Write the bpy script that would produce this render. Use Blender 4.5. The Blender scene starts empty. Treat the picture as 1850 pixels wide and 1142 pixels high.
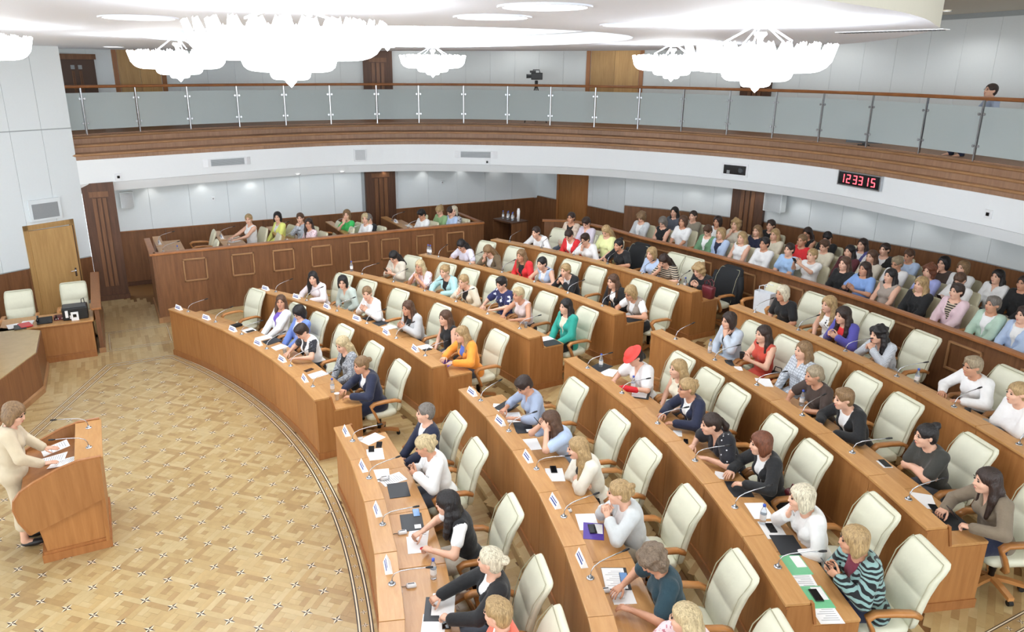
import bpy, bmesh, math, random
import numpy as np
from mathutils import Matrix, Vector

# ------------------------------------------------------------------ camera, sky, light, exposure
SC = bpy.context.scene
COL = SC.collection
# hall frame: x across the hall, y along its axis from the stage towards the audience, origin at the centre of the front-row circle
cam_data = bpy.data.cameras.new('camera')
cam = bpy.data.objects.new('camera', cam_data)
COL.objects.link(cam)
_r, _u, _f = Vector((.46019, .88781, .00553)), Vector((-.27081, .13444, .9532)), Vector((-.84551, .44015, -.3023))
cam.matrix_world = Matrix(((_r.x, _u.x, -_f.x, 9.2407), (_r.y, _u.y, -_f.y, 10.876), (_r.z, _u.z, -_f.z, 5.4712), (0, 0, 0, 1)))
cam_data.sensor_width = 36
cam_data.lens = 36*1347.44/1850
cam_data.shift_x = .0201
cam_data.shift_y = -.0114
cam_data.clip_start = .05
SC.camera = cam

SC.view_settings.view_transform = 'Standard'
SC.view_settings.look = 'None'
SC.view_settings.exposure = 0.15
SC.view_settings.gamma = 1
SC.view_settings.use_curve_mapping = False

world = bpy.data.worlds.new('world')
SC.world = world
world.use_nodes = True
_bg = world.node_tree.nodes['Background']
_bg.inputs[0].default_value = (.88, .95, 1., 1)
_bg.inputs[1].default_value = 2.9

def area(name, loc, size, power, rot=(0, 0, 0), color=(1, .97, .92), sy=None):
    d = bpy.data.lights.new(name, 'AREA'); d.energy = power; d.color = color; d.shape = 'RECTANGLE' if sy else 'SQUARE'; d.size = size
    if sy: d.size_y = sy
    o = bpy.data.objects.new(name, d); o.location = loc; o.rotation_euler = rot; COL.objects.link(o); return o
# the lit coffer in the middle of the ceiling
area('coffer_light', (-2.3, 15., 6.2), 4.5, 70, sy=4., color=(.92, .96, 1.))
LAMP_SOFFIT, BALCONY_FILL, LAMP_CHANDELIER = 3., 36., 22.

# ------------------------------------------------------------------ materials
def S(r, g, b):
    f = lambda c: (c/255/12.92) if c/255 <= .04045 else ((c/255+.055)/1.055)**2.4
    return (f(r), f(g), f(b))
MAT = {}
def base_mat(name):
    m = bpy.data.materials.new(name); m.use_nodes = True; MAT[name] = m
    return m, m.node_tree.nodes, m.node_tree.links, m.node_tree.nodes['Principled BSDF']
def plain(name, c, rough=.55, metal=0., noise=.06, scale=30., bump=0., spec=None):
    """colour with a slight procedural mottling"""
    m, N, L, b = base_mat(name)
    tc = N.new('ShaderNodeTexCoord'); nz = N.new('ShaderNodeTexNoise'); nz.inputs['Scale'].default_value = scale; nz.inputs['Detail'].default_value = 3
    L.new(tc.outputs['Object'], nz.inputs['Vector'])
    rp = N.new('ShaderNodeMapRange'); rp.inputs['To Min'].default_value = 1-noise; rp.inputs['To Max'].default_value = 1+noise
    L.new(nz.outputs['Fac'], rp.inputs['Value'])
    mx = N.new('ShaderNodeVectorMath'); mx.operation = 'SCALE'; mx.inputs[0].default_value = c
    L.new(rp.outputs[0], mx.inputs['Scale']); L.new(mx.outputs[0], b.inputs['Base Color'])
    b.inputs['Roughness'].default_value = rough; b.inputs['Metallic'].default_value = metal
    if spec is not None: b.inputs['Specular IOR Level'].default_value = spec
    if bump:
        bp = N.new('ShaderNodeBump'); bp.inputs['Strength'].default_value = bump; bp.inputs['Distance'].default_value = .01
        L.new(nz.outputs['Fac'], bp.inputs['Height']); L.new(bp.outputs[0], b.inputs['Normal'])
    return m
def wood(name, c1, c2, sc=(16, 16, 1.3), rough=.42, vary=.12, coat=0.):
    """veneer: grain stretched along one axis, every piece a little lighter or darker"""
    m, N, L, b = base_mat(name)
    tc = N.new('ShaderNodeTexCoord'); mp = N.new('ShaderNodeMapping'); mp.inputs['Scale'].default_value = sc
    oi = N.new('ShaderNodeObjectInfo'); cm = N.new('ShaderNodeCombineXYZ'); ml = N.new('ShaderNodeMath'); ml.operation = 'MULTIPLY'; ml.inputs[1].default_value = 37.
    L.new(oi.outputs['Random'], ml.inputs[0]); L.new(ml.outputs[0], cm.inputs[0]); L.new(ml.outputs[0], cm.inputs[2]); L.new(cm.outputs[0], mp.inputs['Location'])
    L.new(tc.outputs['Object'], mp.inputs['Vector'])
    nz = N.new('ShaderNodeTexNoise'); nz.inputs['Scale'].default_value = 1.; nz.inputs['Detail'].default_value = 6; nz.inputs['Roughness'].default_value = .62; nz.inputs['Distortion'].default_value = .6
    L.new(mp.outputs[0], nz.inputs['Vector'])
    cr = N.new('ShaderNodeValToRGB'); cr.color_ramp.elements[0].position = .32; cr.color_ramp.elements[1].position = .68
    cr.color_ramp.elements[0].color = (*c1, 1); cr.color_ramp.elements[1].color = (*c2, 1); L.new(nz.outputs['Fac'], cr.inputs[0])
    rp = N.new('ShaderNodeMapRange'); rp.inputs['To Min'].default_value = 1-vary; rp.inputs['To Max'].default_value = 1+vary; L.new(oi.outputs['Random'], rp.inputs['Value'])
    mx = N.new('ShaderNodeVectorMath'); mx.operation = 'SCALE'; L.new(cr.outputs[0], mx.inputs[0]); L.new(rp.outputs[0], mx.inputs['Scale'])
    L.new(mx.outputs[0], b.inputs['Base Color']); b.inputs['Roughness'].default_value = rough; b.inputs['Coat Weight'].default_value = coat; b.inputs['Coat Roughness'].default_value = .25
    return m
def emit(name, c, s):
    m, N, L, b = base_mat(name); b.inputs['Base Color'].default_value = (*c, 1); b.inputs['Emission Color'].default_value = (*c, 1); b.inputs['Emission Strength'].default_value = s
    return m
def cloth(name, c, c2=None, kind=None, sc=40., thr=.55, rough=.85):
    """fabric; kind: print (noise blobs), stripe, zebra, check, dots"""
    m, N, L, b = base_mat('cloth_'+name); b.inputs['Roughness'].default_value = rough; b.inputs['Sheen Weight'].default_value = .15
    tc = N.new('ShaderNodeTexCoord')
    wv = N.new('ShaderNodeTexNoise'); wv.inputs['Scale'].default_value = 9; wv.inputs['Detail'].default_value = 4; L.new(tc.outputs['Object'], wv.inputs['Vector'])
    bp = N.new('ShaderNodeBump'); bp.inputs['Strength'].default_value = .55; bp.inputs['Distance'].default_value = .03; L.new(wv.outputs['Fac'], bp.inputs['Height']); L.new(bp.outputs[0], b.inputs['Normal'])
    if c2 is None:
        rp = N.new('ShaderNodeMapRange'); rp.inputs['To Min'].default_value = .86; rp.inputs['To Max'].default_value = 1.12; L.new(wv.outputs['Fac'], rp.inputs['Value'])
        mx = N.new('ShaderNodeVectorMath'); mx.operation = 'SCALE'; mx.inputs[0].default_value = c; L.new(rp.outputs[0], mx.inputs['Scale']); L.new(mx.outputs[0], b.inputs['Base Color']); return m
    mix = N.new('ShaderNodeMix'); mix.data_type = 'RGBA'; mix.inputs[6].default_value = (*c, 1); mix.inputs[7].default_value = (*c2, 1)
    if kind == 'print':
        t = N.new('ShaderNodeTexNoise'); t.inputs['Scale'].default_value = sc; t.inputs['Detail'].default_value = 2; out = t.outputs['Fac']
    elif kind == 'dots':
        t = N.new('ShaderNodeTexVoronoi'); t.inputs['Scale'].default_value = sc; out = t.outputs['Distance']
    else:
        t = N.new('ShaderNodeTexWave'); t.inputs['Scale'].default_value = sc; t.bands_direction = 'Z' if kind in ('stripe', 'zebra') else 'X'
        t.inputs['Distortion'].default_value = 9. if kind == 'zebra' else 0.; t.inputs['Detail'].default_value = 1.5; t.inputs['Detail Scale'].default_value = 1.2; out = t.outputs['Fac']
    L.new(tc.outputs['Object'], t.inputs['Vector'])
    if kind == 'check':
        t2 = N.new('ShaderNodeTexWave'); t2.inputs['Scale'].default_value = sc; t2.bands_direction = 'Z'; L.new(tc.outputs['Object'], t2.inputs['Vector'])
        ad = N.new('ShaderNodeMath'); ad.operation = 'MAXIMUM'; L.new(out, ad.inputs[0]); L.new(t2.outputs['Fac'], ad.inputs[1]); out = ad.outputs[0]
    g = N.new('ShaderNodeMath'); g.operation = 'LESS_THAN' if kind == 'dots' else 'GREATER_THAN'; g.inputs[1].default_value = thr; L.new(out, g.inputs[0]); L.new(g.outputs[0], mix.inputs[0]); L.new(mix.outputs[2], b.inputs['Base Color'])
    return m

# surfaces
wood('oak_panel', S(158, 104, 56), S(178, 124, 72))
wood('oak_top', S(184, 134, 80), S(198, 150, 96), sc=(3, 22, 22), rough=.33, vary=.05)
wood('oak_trim', S(150, 96, 52), S(168, 112, 64), rough=.4)
wood('oak_pale', S(178, 138, 84), S(198, 158, 102), rough=.45)
wood('walnut', S(108, 70, 44), S(132, 90, 58), rough=.4)
wood('walnut_dark', S(76, 48, 32), S(98, 64, 44), rough=.45)
wood('walnut_rail', S(148, 92, 50), S(168, 110, 64), sc=(3, 3, 3), rough=.35)
wood('walnut_frame', S(156, 114, 76), S(174, 132, 92), sc=(3, 3, 3), rough=.35)
wood('balcony_wood', S(142, 106, 82), S(164, 128, 100), rough=.45, vary=.1)
wood('arm_wood', S(176, 116, 62), S(196, 138, 82), sc=(4, 4, 4), rough=.3)
for i, (a, b_) in enumerate((((180, 153, 106), (192, 165, 116)), ((185, 160, 113), (196, 171, 124)), ((172, 143, 97), (184, 155, 107)), ((190, 167, 122), (200, 178, 133)), ((166, 136, 92), (178, 148, 102)))):
    wood('oak_floor_%d' % i, S(*a), S(*b_), sc=(7, 7, 7), rough=.3, vary=.05)
plain('floor_base', S(120, 84, 46), .5)
plain('inlay_dark', S(52, 38, 32), .35); plain('inlay_light', S(236, 222, 196), .35)
plain('wall_white', S(226, 232, 234), .75, noise=.015); plain('wall_joint', S(170, 176, 178), .8)
plain('fascia_white', S(240, 243, 244), .6, noise=.01)
plain('ceiling_white', S(222, 226, 234), .62, noise=.02); plain('ceiling_beige', S(208, 204, 190), .7, noise=.02)
plain('grille_grey', S(150, 154, 156), .5); plain('grille_light', S(196, 200, 202), .5)
plain('leather', S(220, 219, 197), .42, noise=.05, scale=14, bump=.25); plain('leather_piping', S(176, 172, 144), .45)
plain('leather_warm', S(222, 217, 188), .45, noise=.04, scale=14, bump=.25)
plain('black', S(24, 24, 26), .4); plain('black_gloss', S(18, 19, 22), .15); plain('dark_folder', S(40, 44, 50), .45); plain('steel', S(190, 192, 196), .25, metal=1.)
plain('paper', S(246, 246, 246), .7, noise=.01); plain('paper_print', S(150, 152, 160), .7); plain('plastic_white', S(236, 238, 240), .35); plain('print_blue', S(60, 80, 150), .6); plain('print_dark', S(70, 74, 90), .6)
plain('violet_print', S(88, 62, 170), .4); plain('green_print', S(120, 200, 150), .4); plain('red_plastic', S(206, 40, 50), .35); plain('blue_cap', S(60, 90, 190), .35); plain('burgundy_leather', S(104, 36, 44), .4); plain('coat_black', S(26, 28, 32), .8); plain('hat_red', S(238, 70, 62), .7, bump=.2); plain('glove_red', S(222, 30, 44), .6); plain('door_dark', S(84, 62, 50), .5); plain('screen_blue', S(110, 150, 200), .2); plain('bag_white', S(226, 230, 236), .4); plain('gunmetal', S(70, 74, 78), .4)
plain('skin', S(226, 178, 152), .5, noise=.04, scale=20); plain('skin_tan', S(206, 152, 122), .5, noise=.04, scale=20); plain('eye', S(46, 36, 32), .2); plain('lips', S(186, 98, 92), .45)
for k, c in dict(brown=(94, 66, 48), dkbrown=(56, 40, 34), black=(32, 28, 30), blond=(188, 158, 112), dkblond=(146, 116, 82), lightblond=(214, 194, 152), white=(228, 220, 196), grey=(128, 122, 116), greyblond=(170, 154, 128), greybrown=(132, 114, 96), auburn=(120, 70, 46)).items():
    m, N, L, b = base_mat('hair_'+k); tc = N.new('ShaderNodeTexCoord'); mp = N.new('ShaderNodeMapping'); mp.inputs['Scale'].default_value = (95, 60, 9); L.new(tc.outputs['Object'], mp.inputs['Vector'])
    nz = N.new('ShaderNodeTexNoise'); nz.inputs['Scale'].default_value = 1.; nz.inputs['Detail'].default_value = 4; nz.inputs['Distortion'].default_value = 1.2; L.new(mp.outputs[0], nz.inputs['Vector'])
    cr = N.new('ShaderNodeValToRGB'); cr.color_ramp.elements[0].position = .3; cr.color_ramp.elements[1].position = .7; q = S(*c); cr.color_ramp.elements[0].color = (q[0]*.45, q[1]*.41, q[2]*.37, 1); cr.color_ramp.elements[1].color = (min(1, q[0]*1.18), min(1, q[1]*1.18), min(1, q[2]*1.18), 1); L.new(nz.outputs['Fac'], cr.inputs[0]); L.new(cr.outputs[0], b.inputs['Base Color'])
    bp = N.new('ShaderNodeBump'); bp.inputs['Strength'].default_value = .8; bp.inputs['Distance'].default_value = .012; L.new(nz.outputs['Fac'], bp.inputs['Height']); L.new(bp.outputs[0], b.inputs['Normal']); b.inputs['Roughness'].default_value = .42
CL = dict(white=(240, 240, 240), black=(28, 29, 32), navy=(34, 40, 66), red=(226, 48, 54), teal=(48, 166, 150), orange=(250, 160, 60), blue=(92, 120, 210), cornflower=(116, 142, 212), violet=(120, 90, 190), paleblush=(238, 228, 230), sage=(190, 202, 194), lightgrey=(196, 198, 200), beige=(214, 206, 190), mintblue=(178, 220, 222), cream=(228, 220, 198), palerose=(222, 206, 204), lilac=(226, 222, 236), olivebrown=(108, 90, 66), paleblue=(186, 206, 236), taupegrey=(168, 156, 146), lilacgrey=(216, 208, 222), limeyellow=(228, 232, 168), coral=(250, 120, 96), bluegrey=(166, 180, 206), ivory=(236, 232, 218), palegrey=(208, 212, 214), darkteal=(32, 62, 74), rust=(200, 74, 56), darkbrown=(70, 56, 50), charcoal=(58, 58, 54), taupe=(126, 112, 94), palegreyblue=(196, 208, 222), purple=(92, 88, 176), green=(110, 152, 116), skyblue=(164, 196, 234), midblue=(134, 168, 224), slate=(86, 92, 104), khaki=(150, 142, 126), maroon=(92, 40, 48), periwinkle=(164, 172, 226), indigo=(92, 92, 158), lemon=(234, 238, 132), emerald=(60, 190, 96), sagegreen=(150, 186, 132), mint=(188, 214, 196), pink=(232, 204, 212), burgundy=(120, 40, 62), sand=(206, 190, 162))
for k, c in CL.items(): cloth(k, S(*c))
cloth('tweed', S(176, 180, 186), S(120, 124, 132), 'print', 60., .5); cloth('dots', S(40, 40, 48), S(210, 210, 215), 'dots', 60., .16)
cloth('pinkfloral', S(236, 214, 218), S(196, 128, 142), 'print', 34., .6); cloth('navyfloral', S(42, 46, 92), S(216, 220, 234), 'print', 13., .6)
cloth('stripes', S(44, 38, 38), S(206, 190, 166), 'stripe', 9., .55); cloth('greystripe', S(206, 210, 216), S(170, 176, 186), 'check', 22., .85)
cloth('blackfloral', S(26, 26, 34), S(220, 220, 226), 'dots', 16., .14); cloth('zebra', S(138, 172, 170), S(22, 24, 28), 'zebra', 6.5, .52)
cloth('check', S(206, 212, 220), S(160, 168, 178), 'check', 9., .8); cloth('whitefloral', S(238, 238, 236), S(30, 32, 36), 'print', 14., .66)
cloth('greyprint', S(190, 190, 194), S(84, 86, 96), 'print', 30., .55); cloth('beigeroses', S(214, 196, 178), S(196, 170, 152), 'print', 20., .55)
# frosted glass
m, N, L, b = base_mat('frosted_glass'); b.inputs['Base Color'].default_value = (.64, .71, .71, 1); b.inputs['Roughness'].default_value = .38; b.inputs['Transmission Weight'].default_value = .38; b.inputs['IOR'].default_value = 1.2
m, N, L, b = base_mat('clear_plastic'); b.inputs['Base Color'].default_value = (.85, .92, 1, 1); b.inputs['Roughness'].default_value = .08; b.inputs['Transmission Weight'].default_value = .85; b.inputs['IOR'].default_value = 1.2
emit('crystal_glow', (.95, .975, 1.), 9.); emit('lamp_glow', (1., .96, .9), 6.); emit('lamp_dim', (1., .97, .92), 1.2); emit('led_red', (1., .06, .08), 5.); plain('coffer_white', S(236, 242, 248), .6, noise=.01)

# ------------------------------------------------------------------ mesh helpers
def link(name, me, mat=None, parent=None, loc=(0, 0, 0), rot=0., **props):
    o = bpy.data.objects.new(name, me); COL.objects.link(o)
    if mat is not None and me is not None:
        if not me.materials: me.materials.append(MAT[mat])
        elif me.materials[0] is not MAT[mat]: o.material_slots[0].link = 'OBJECT'; o.material_slots[0].material = MAT[mat]
    o.location = loc; o.rotation_euler = (0, 0, rot) if not hasattr(rot, '__len__') else rot
    if parent is not None: o.parent = parent
    for k, v in props.items(): o[k] = v
    return o
def empty(name, loc=(0, 0, 0), rot=0., **props):
    o = bpy.data.objects.new(name, None); COL.objects.link(o); o.location = loc; o.rotation_euler = (0, 0, rot); o.empty_display_size = .1
    for k, v in props.items(): o[k] = v
    return o
class MB:
    """collects faces for one mesh"""
    def __init__(s): s.v = []; s.f = []; s.m = []; s.mi = 0
    def add(s, V, F):
        b = len(s.v); s.v += [tuple(map(float, p)) for p in V]; s.f += [tuple(b+i for i in q) for q in F]; s.m += [s.mi]*len(F); return s
    def box(s, x0, x1, y0, y1, z0, z1):
        return s.add([(x, y, z) for z in (z0, z1) for y in (y0, y1) for x in (x0, x1)], [(0, 2, 3, 1), (4, 5, 7, 6), (0, 1, 5, 4), (2, 6, 7, 3), (0, 4, 6, 2), (1, 3, 7, 5)])
    def prism(s, poly, z0, z1):
        """extrude a plan polygon (x,y)"""
        a = sum(poly[i][0]*poly[(i+1) % len(poly)][1]-poly[(i+1) % len(poly)][0]*poly[i][1] for i in range(len(poly)))
        if a < 0: poly = poly[::-1]
        n = len(poly); V = [(*p, z0) for p in poly]+[(*p, z1) for p in poly]
        return s.add(V, [tuple(range(n))[::-1], tuple(range(n, 2*n))]+[(i, (i+1) % n, n+(i+1) % n, n+i) for i in range(n)])
    def sweep(s, pts, prof, closed=False, cap=True):
        """profile (outward, up) carried along a plan path [(x,y)] keeping z up; outward = right of travel"""
        n = len(pts); k = len(prof); V = []
        for i, p in enumerate(pts):
            a = np.array(pts[(i-1) % n if closed else max(i-1, 0)]); c = np.array(pts[(i+1) % n if closed else min(i+1, n-1)]); p = np.array(p)
            t1 = unit2(p-a) if np.linalg.norm(p-a) > 1e-9 else None; t2 = unit2(c-p) if np.linalg.norm(c-p) > 1e-9 else None
            t1 = t2 if t1 is None else t1; t2 = t1 if t2 is None else t2; nn = np.array([t1[1]+t2[1], -t1[0]-t2[0]]); nn = nn/max(np.linalg.norm(nn), 1e-9); c_ = max(.4, float(nn@np.array([t1[1], -t1[0]])))
            for u, z in prof: q = p+nn*u/c_; V.append((q[0], q[1], z))
        F = []
        for i in range(n if closed else n-1):
            for j in range(k):
                a, b_ = i*k+j, i*k+(j+1) % k; c, d = ((i+1) % n)*k+(j+1) % k, ((i+1) % n)*k+j; F.append((a, b_, c, d))
        if cap and not closed: F += [tuple(range(k))[::-1], tuple(range((n-1)*k, n*k))]
        return s.add(V, F)
    def tube(s, pts, r, n=8, cap=True):
        pts = [np.array(p, float) for p in pts]; rr = r if hasattr(r, '__len__') else [r]*len(pts); V = []; F = []; up = np.array([0, 0, 1.])
        t0 = pts[1]-pts[0]; a = np.cross(t0, up) if abs(t0[2]) < .9*np.linalg.norm(t0) else np.cross(t0, (1., 0, 0)); a /= np.linalg.norm(a)
        for i, p in enumerate(pts):
            t = pts[min(i+1, len(pts)-1)]-pts[max(i-1, 0)]; t = t/np.linalg.norm(t); a = a-t*(a@t); a /= np.linalg.norm(a); b_ = np.cross(t, a)
            for j in range(n): g = 2*math.pi*j/n; V.append(p+rr[i]*(a*math.cos(g)+b_*math.sin(g)))
        for i in range(len(pts)-1):
            for j in range(n): k = (j+1) % n; F.append((i*n+j, i*n+k, (i+1)*n+k, (i+1)*n+j))
        if cap: F += [tuple(range(n))[::-1], tuple(range((len(pts)-1)*n, len(pts)*n))]
        return s.add(V, F)
    def lathe(s, prof, n=16, c=(0, 0), cap=True):
        V = []; F = []; k = len(prof)
        for i in range(n):
            g = 2*math.pi*i/n
            for r, z in prof: V.append((c[0]+r*math.cos(g), c[1]+r*math.sin(g), z))
        for i in range(n):
            for j in range(k-1): m = (i+1) % n; F.append((i*k+j, m*k+j, m*k+j+1, i*k+j+1))
        if cap: F += [tuple(i*k for i in range(n))[::-1], tuple(i*k+k-1 for i in range(n))]
        return s.add(V, F)
    def mesh(s, name, mats=(), smooth=False, bevel=0.):
        me = bpy.data.meshes.new(name); me.from_pydata(s.v, [], s.f)
        for m in mats: me.materials.append(MAT[m])
        if len(mats) > 1: me.polygons.foreach_set('material_index', s.m)
        bm = bmesh.new(); bm.from_mesh(me); bmesh.ops.recalc_face_normals(bm, faces=bm.faces)
        if bevel: bmesh.ops.bevel(bm, geom=[e for e in bm.edges if e.calc_face_angle(0) > .6], offset=bevel, segments=2, affect='EDGES', profile=.6)
        bm.to_mesh(me); bm.free()
        if smooth: me.polygons.foreach_set('use_smooth', [True]*len(me.polygons))
        return me
    def obj(s, name, mat, parent=None, loc=(0, 0, 0), rot=0., smooth=False, bevel=0., **props):
        return link(name, s.mesh(name, (mat,) if isinstance(mat, str) else mat, smooth, bevel), None, parent, loc, rot, **props)
def unit2(v): return v/max(np.linalg.norm(v), 1e-9)
def pol(r, ph): a = math.radians(ph); return (r*math.sin(a), r*math.cos(a))
def spline(pts, n=8):
    """Catmull-Rom through plan points"""
    P = [np.array(p, float) for p in pts]; out = []
    for i in range(len(P)-1):
        p0, p1, p2, p3 = P[max(i-1, 0)], P[i], P[i+1], P[min(i+2, len(P)-1)]
        for j in range(n):
            t = j/n; out.append(tuple(.5*(2*p1+(p2-p0)*t+(2*p0-5*p1+4*p2-p3)*t*t+(3*p1-p0-3*p2+p3)*t**3)))
    out.append(tuple(P[-1])); return out
def resample(pts, step):
    P = np.array(pts); d = np.r_[0, np.cumsum(np.hypot(*np.diff(P[:, :2], axis=0).T))]; n = max(1, int(round(d[-1]/step))); t = np.linspace(0, d[-1], n+1)
    return [tuple(np.interp(u, d, P[:, i]) for i in range(P.shape[1])) for u in t]
def structure(o): o['kind'] = 'structure'; return o
ROWC = {1: (-4.5e-05, .000803, 13.156), 2: (-.000431, .003379, 14.989), 3: (-.000749, .002875, 16.757), 4: (-.000788, .001426, 18.463), 5: (-.000915, .000473, 20.258)}
def rowr(k, ph): a, b_, c = ROWC[k]; return a*ph*ph+b_*ph+c
FLOORZ = {1: 0., 2: .15, 3: .30, 4: .45, 5: .60}
# ------------------------------------------------------------------ floor
RND = random.Random(4)
E1, E2, G0 = np.array([.2446, .2503]), np.array([-.2503, .2446]), np.array([1.126, 10.669])   # star lattice, 0.35 m at 45 degrees to the axis
def in_frame(x, y, z, m=.02):
    d = Vector((x, y, z))-cam.location; w = d.dot(_f)
    if w <= .1: return False
    u = .5+d.dot(_r)/w*1347.44/1850-.0201; v = .5-d.dot(_u)/w*1347.44/1142-.0185
    return -m < u < 1+m and -m < v < 1+m
def clip(poly, n, c):
    """keep the side n.p <= c"""
    out = []
    for i in range(len(poly)):
        a, b_ = poly[i], poly[(i+1) % len(poly)]; da, db = n[0]*a[0]+n[1]*a[1]-c, n[0]*b_[0]+n[1]*b_[1]-c
        if da <= 0: out.append(a)
        if (da < 0 < db) or (db < 0 < da): t = da/(da-db); out.append((a[0]+t*(b_[0]-a[0]), a[1]+t*(b_[1]-a[1])))
    return out
def cen(poly): return (sum(p[0] for p in poly)/len(poly), sum(p[1] for p in poly)/len(poly))
def parea(poly): return abs(sum(poly[i][0]*poly[(i+1) % len(poly)][1]-poly[(i+1) % len(poly)][0]*poly[i][1] for i in range(len(poly))))/2
def shrink(poly, g):
    c = cen(poly); return [(p[0]+(c[0]-p[0])*min(.3, g/max(1e-6, math.hypot(p[0]-c[0], p[1]-c[1]))), p[1]+(c[1]-p[1])*min(.3, g/max(1e-6, math.hypot(p[0]-c[0], p[1]-c[1])))) for p in poly]
def lay(pieces, z, parent, name, most):
    """lay wooden pieces: the ones that show largest as parts, the rest joined"""
    vis = sorted((p for p in pieces if in_frame(*cen(p[0]), z)), key=lambda p: (Vector((*cen(p[0]), z))-cam.location).length)
    single = set(id(p) for p in vis[:most]); rest = MB()
    for p in pieces:
        q = shrink(p[0], .0012)
        if id(p) in single:
            c = cen(q); MB().prism([(a-c[0], b_-c[1]) for a, b_ in q], -.006, 0).obj(name, 'oak_floor_%d' % p[1], parent, (c[0], c[1], z))
        else: rest.mi = p[1]; rest.add([(*a, z) for a in q], [tuple(range(len(q)))])
    if rest.f:
        o = rest.obj(name, ['oak_floor_%d' % i for i in range(5)], parent); o['kind'] = 'stuff'
floor = structure(MB().box(-13, 14, 3, 30, -.2, -.005).obj('floor', 'floor_base'))
def tone(): return RND.choice((0, 0, 1, 1, 2, 3, 3, 4))
R_IN, R_OUT = 12.955, 13.085
DIAG = (np.array([-5.9, 10.53]), unit2(np.array([3.43, -1.52])))
def arena_clip(poly):
    c = np.array(cen(poly)); n = unit2(c); poly = clip(poly, n, R_IN); 
    if poly: poly = clip(poly, (-1, 0), 5.84)
    dn = np.array([DIAG[1][1], -DIAG[1][0]]); dn = dn if dn[1] < 0 else -dn
    if poly: poly = clip(poly, dn, float(dn@(DIAG[0]))-.06)
    return poly
pieces = []
PIN = [((0, 0), (.8, .2)), ((.8, 0), (1, .8)), ((.2, .8), (1, 1)), ((0, .2), (.2, 1)), ((.2, .2), (.6, .4)), ((.6, .2), (.8, .6)), ((.4, .6), (.8, .8)), ((.2, .4), (.4, .8)), ((.4, .4), (.6, .6))]
stars = []
for i in range(-40, 40):
    for j in range(-40, 40):
        o = G0+E1*i+E2*j
        if not (-6.4 < o[0] < 5.2 and 7.6 < o[1] < 13.2): continue
        dn = np.array([DIAG[1][1], -DIAG[1][0]]); dn = dn if dn[1] < 0 else -dn
        if np.hypot(*o) < R_IN-.03 and o[0] > -5.8 and dn@o < dn@DIAG[0]-.1: stars.append(tuple(o))
        cc = RND.random()
        for (a, b_), (c, d) in PIN:
            q = arena_clip([tuple(o+E1*u+E2*v) for u, v in ((a, b_), (c, b_), (c, d), (a, d))])
            if len(q) > 2 and parea(q) > .0004: pieces.append((q, tone()))
lay(pieces, 0., floor, 'parquet_block', 297)
def star_mesh(R, q):
    m = MB()
    for k in range(4):
        a = math.radians(45.7)+k*math.pi/2
        t = (R*math.cos(a), R*math.sin(a), 0.0015)
        for s in (-1, 1):
            b_ = a+s*math.pi/4; m.mi = 0 if s > 0 else 1
            m.add([(0, 0, .0015), t, (q*math.cos(b_), q*math.sin(b_), .0015)], [(0, 1, 2) if s > 0 else (0, 2, 1)])
    return m.mesh('star_inlay', ('inlay_dark', 'inlay_light'))
big_star, small_star = star_mesh(.074, .027), star_mesh(.042, .015)
seen = sorted((s for s in stars if in_frame(*s, 0)), key=lambda s: math.hypot(s[0]-9.2, s[1]-10.9))
for s in seen[:300]: link('star_inlay', big_star, None, floor, (*s, 0))
far = MB()
for s in stars:
    if s in seen[:300]: continue
    for k in range(4):
        a = math.radians(45.7)+k*math.pi/2
        for sg in (-1, 1): b_ = a+sg*math.pi/4; far.mi = 0 if sg > 0 else 1; far.add([(s[0], s[1], .0015), (s[0]+.07*math.cos(a), s[1]+.07*math.sin(a), .0015), (s[0]+.025*math.cos(b_), s[1]+.025*math.sin(b_), .0015)], [(0, 1, 2) if sg > 0 else (0, 2, 1)])
o = far.obj('star_inlay', ('inlay_dark', 'inlay_light'), floor); o['kind'] = 'stuff'
# border band: two pairs of lines with small stars between them
band = [pol(13.02, a) for a in np.linspace(31, -26.6, 60)]+[(-5.86, 11.5), (-5.86, 10.57)]
band += [tuple(DIAG[0]+DIAG[1]*t) for t in np.linspace(.05, 9, 12)]
for off in (-.062, .062):
    MB().sweep(band, [(off-.021, -.004), (off-.021, .0008), (off+.021, .0008), (off+.021, -.004)]).obj('border_line', 'inlay_dark', floor)
    MB().sweep(band, [(off-.008, -.004), (off-.008, .0014), (off+.008, .0014), (off+.008, -.004)]).obj('border_line', 'inlay_light', floor)
o = MB().sweep(band, [(-.05, -.004), (-.05, .0004), (.05, .0004), (.05, -.004)]).obj('border_strip', 'oak_floor_2', floor)
k = 0
for p in resample(band, .198):
    if in_frame(*p, 0): link('border_star', small_star, None, floor, (*p, .0005), math.atan2(p[1], p[0])-.8); k += 1
# plain planks around the arena, in the passages and on the terraces
def planks(test, box, ang, z, parent, most, wd=.07, ln=.5, name='floor_plank', clips=lambda q: q):
    out = []; ca, sa = math.cos(ang), math.sin(ang); x0, x1, y0, y1 = box; c = np.array([(x0+x1)/2, (y0+y1)/2]); R = math.hypot(x1-x0, y1-y0)/2
    for i in range(int(-R/wd), int(R/wd)+1):
        off = RND.random()*ln
        for j in range(int(-R/ln)-1, int(R/ln)+1):
            u0, v0 = j*ln+off, i*wd; q = [(c[0]+u*ca-v*sa, c[1]+u*sa+v*ca) for u, v in ((u0, v0), (u0+ln, v0), (u0+ln, v0+wd), (u0, v0+wd))]; m = cen(q)
            if not (x0-.3 < m[0] < x1+.3 and y0-.3 < m[1] < y1+.3 and test(*m)): continue
            q = clips(q)
            if len(q) > 2 and parea(q) > .0006: out.append((q, tone()))
    lay(out, z, parent, name, most)
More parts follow.
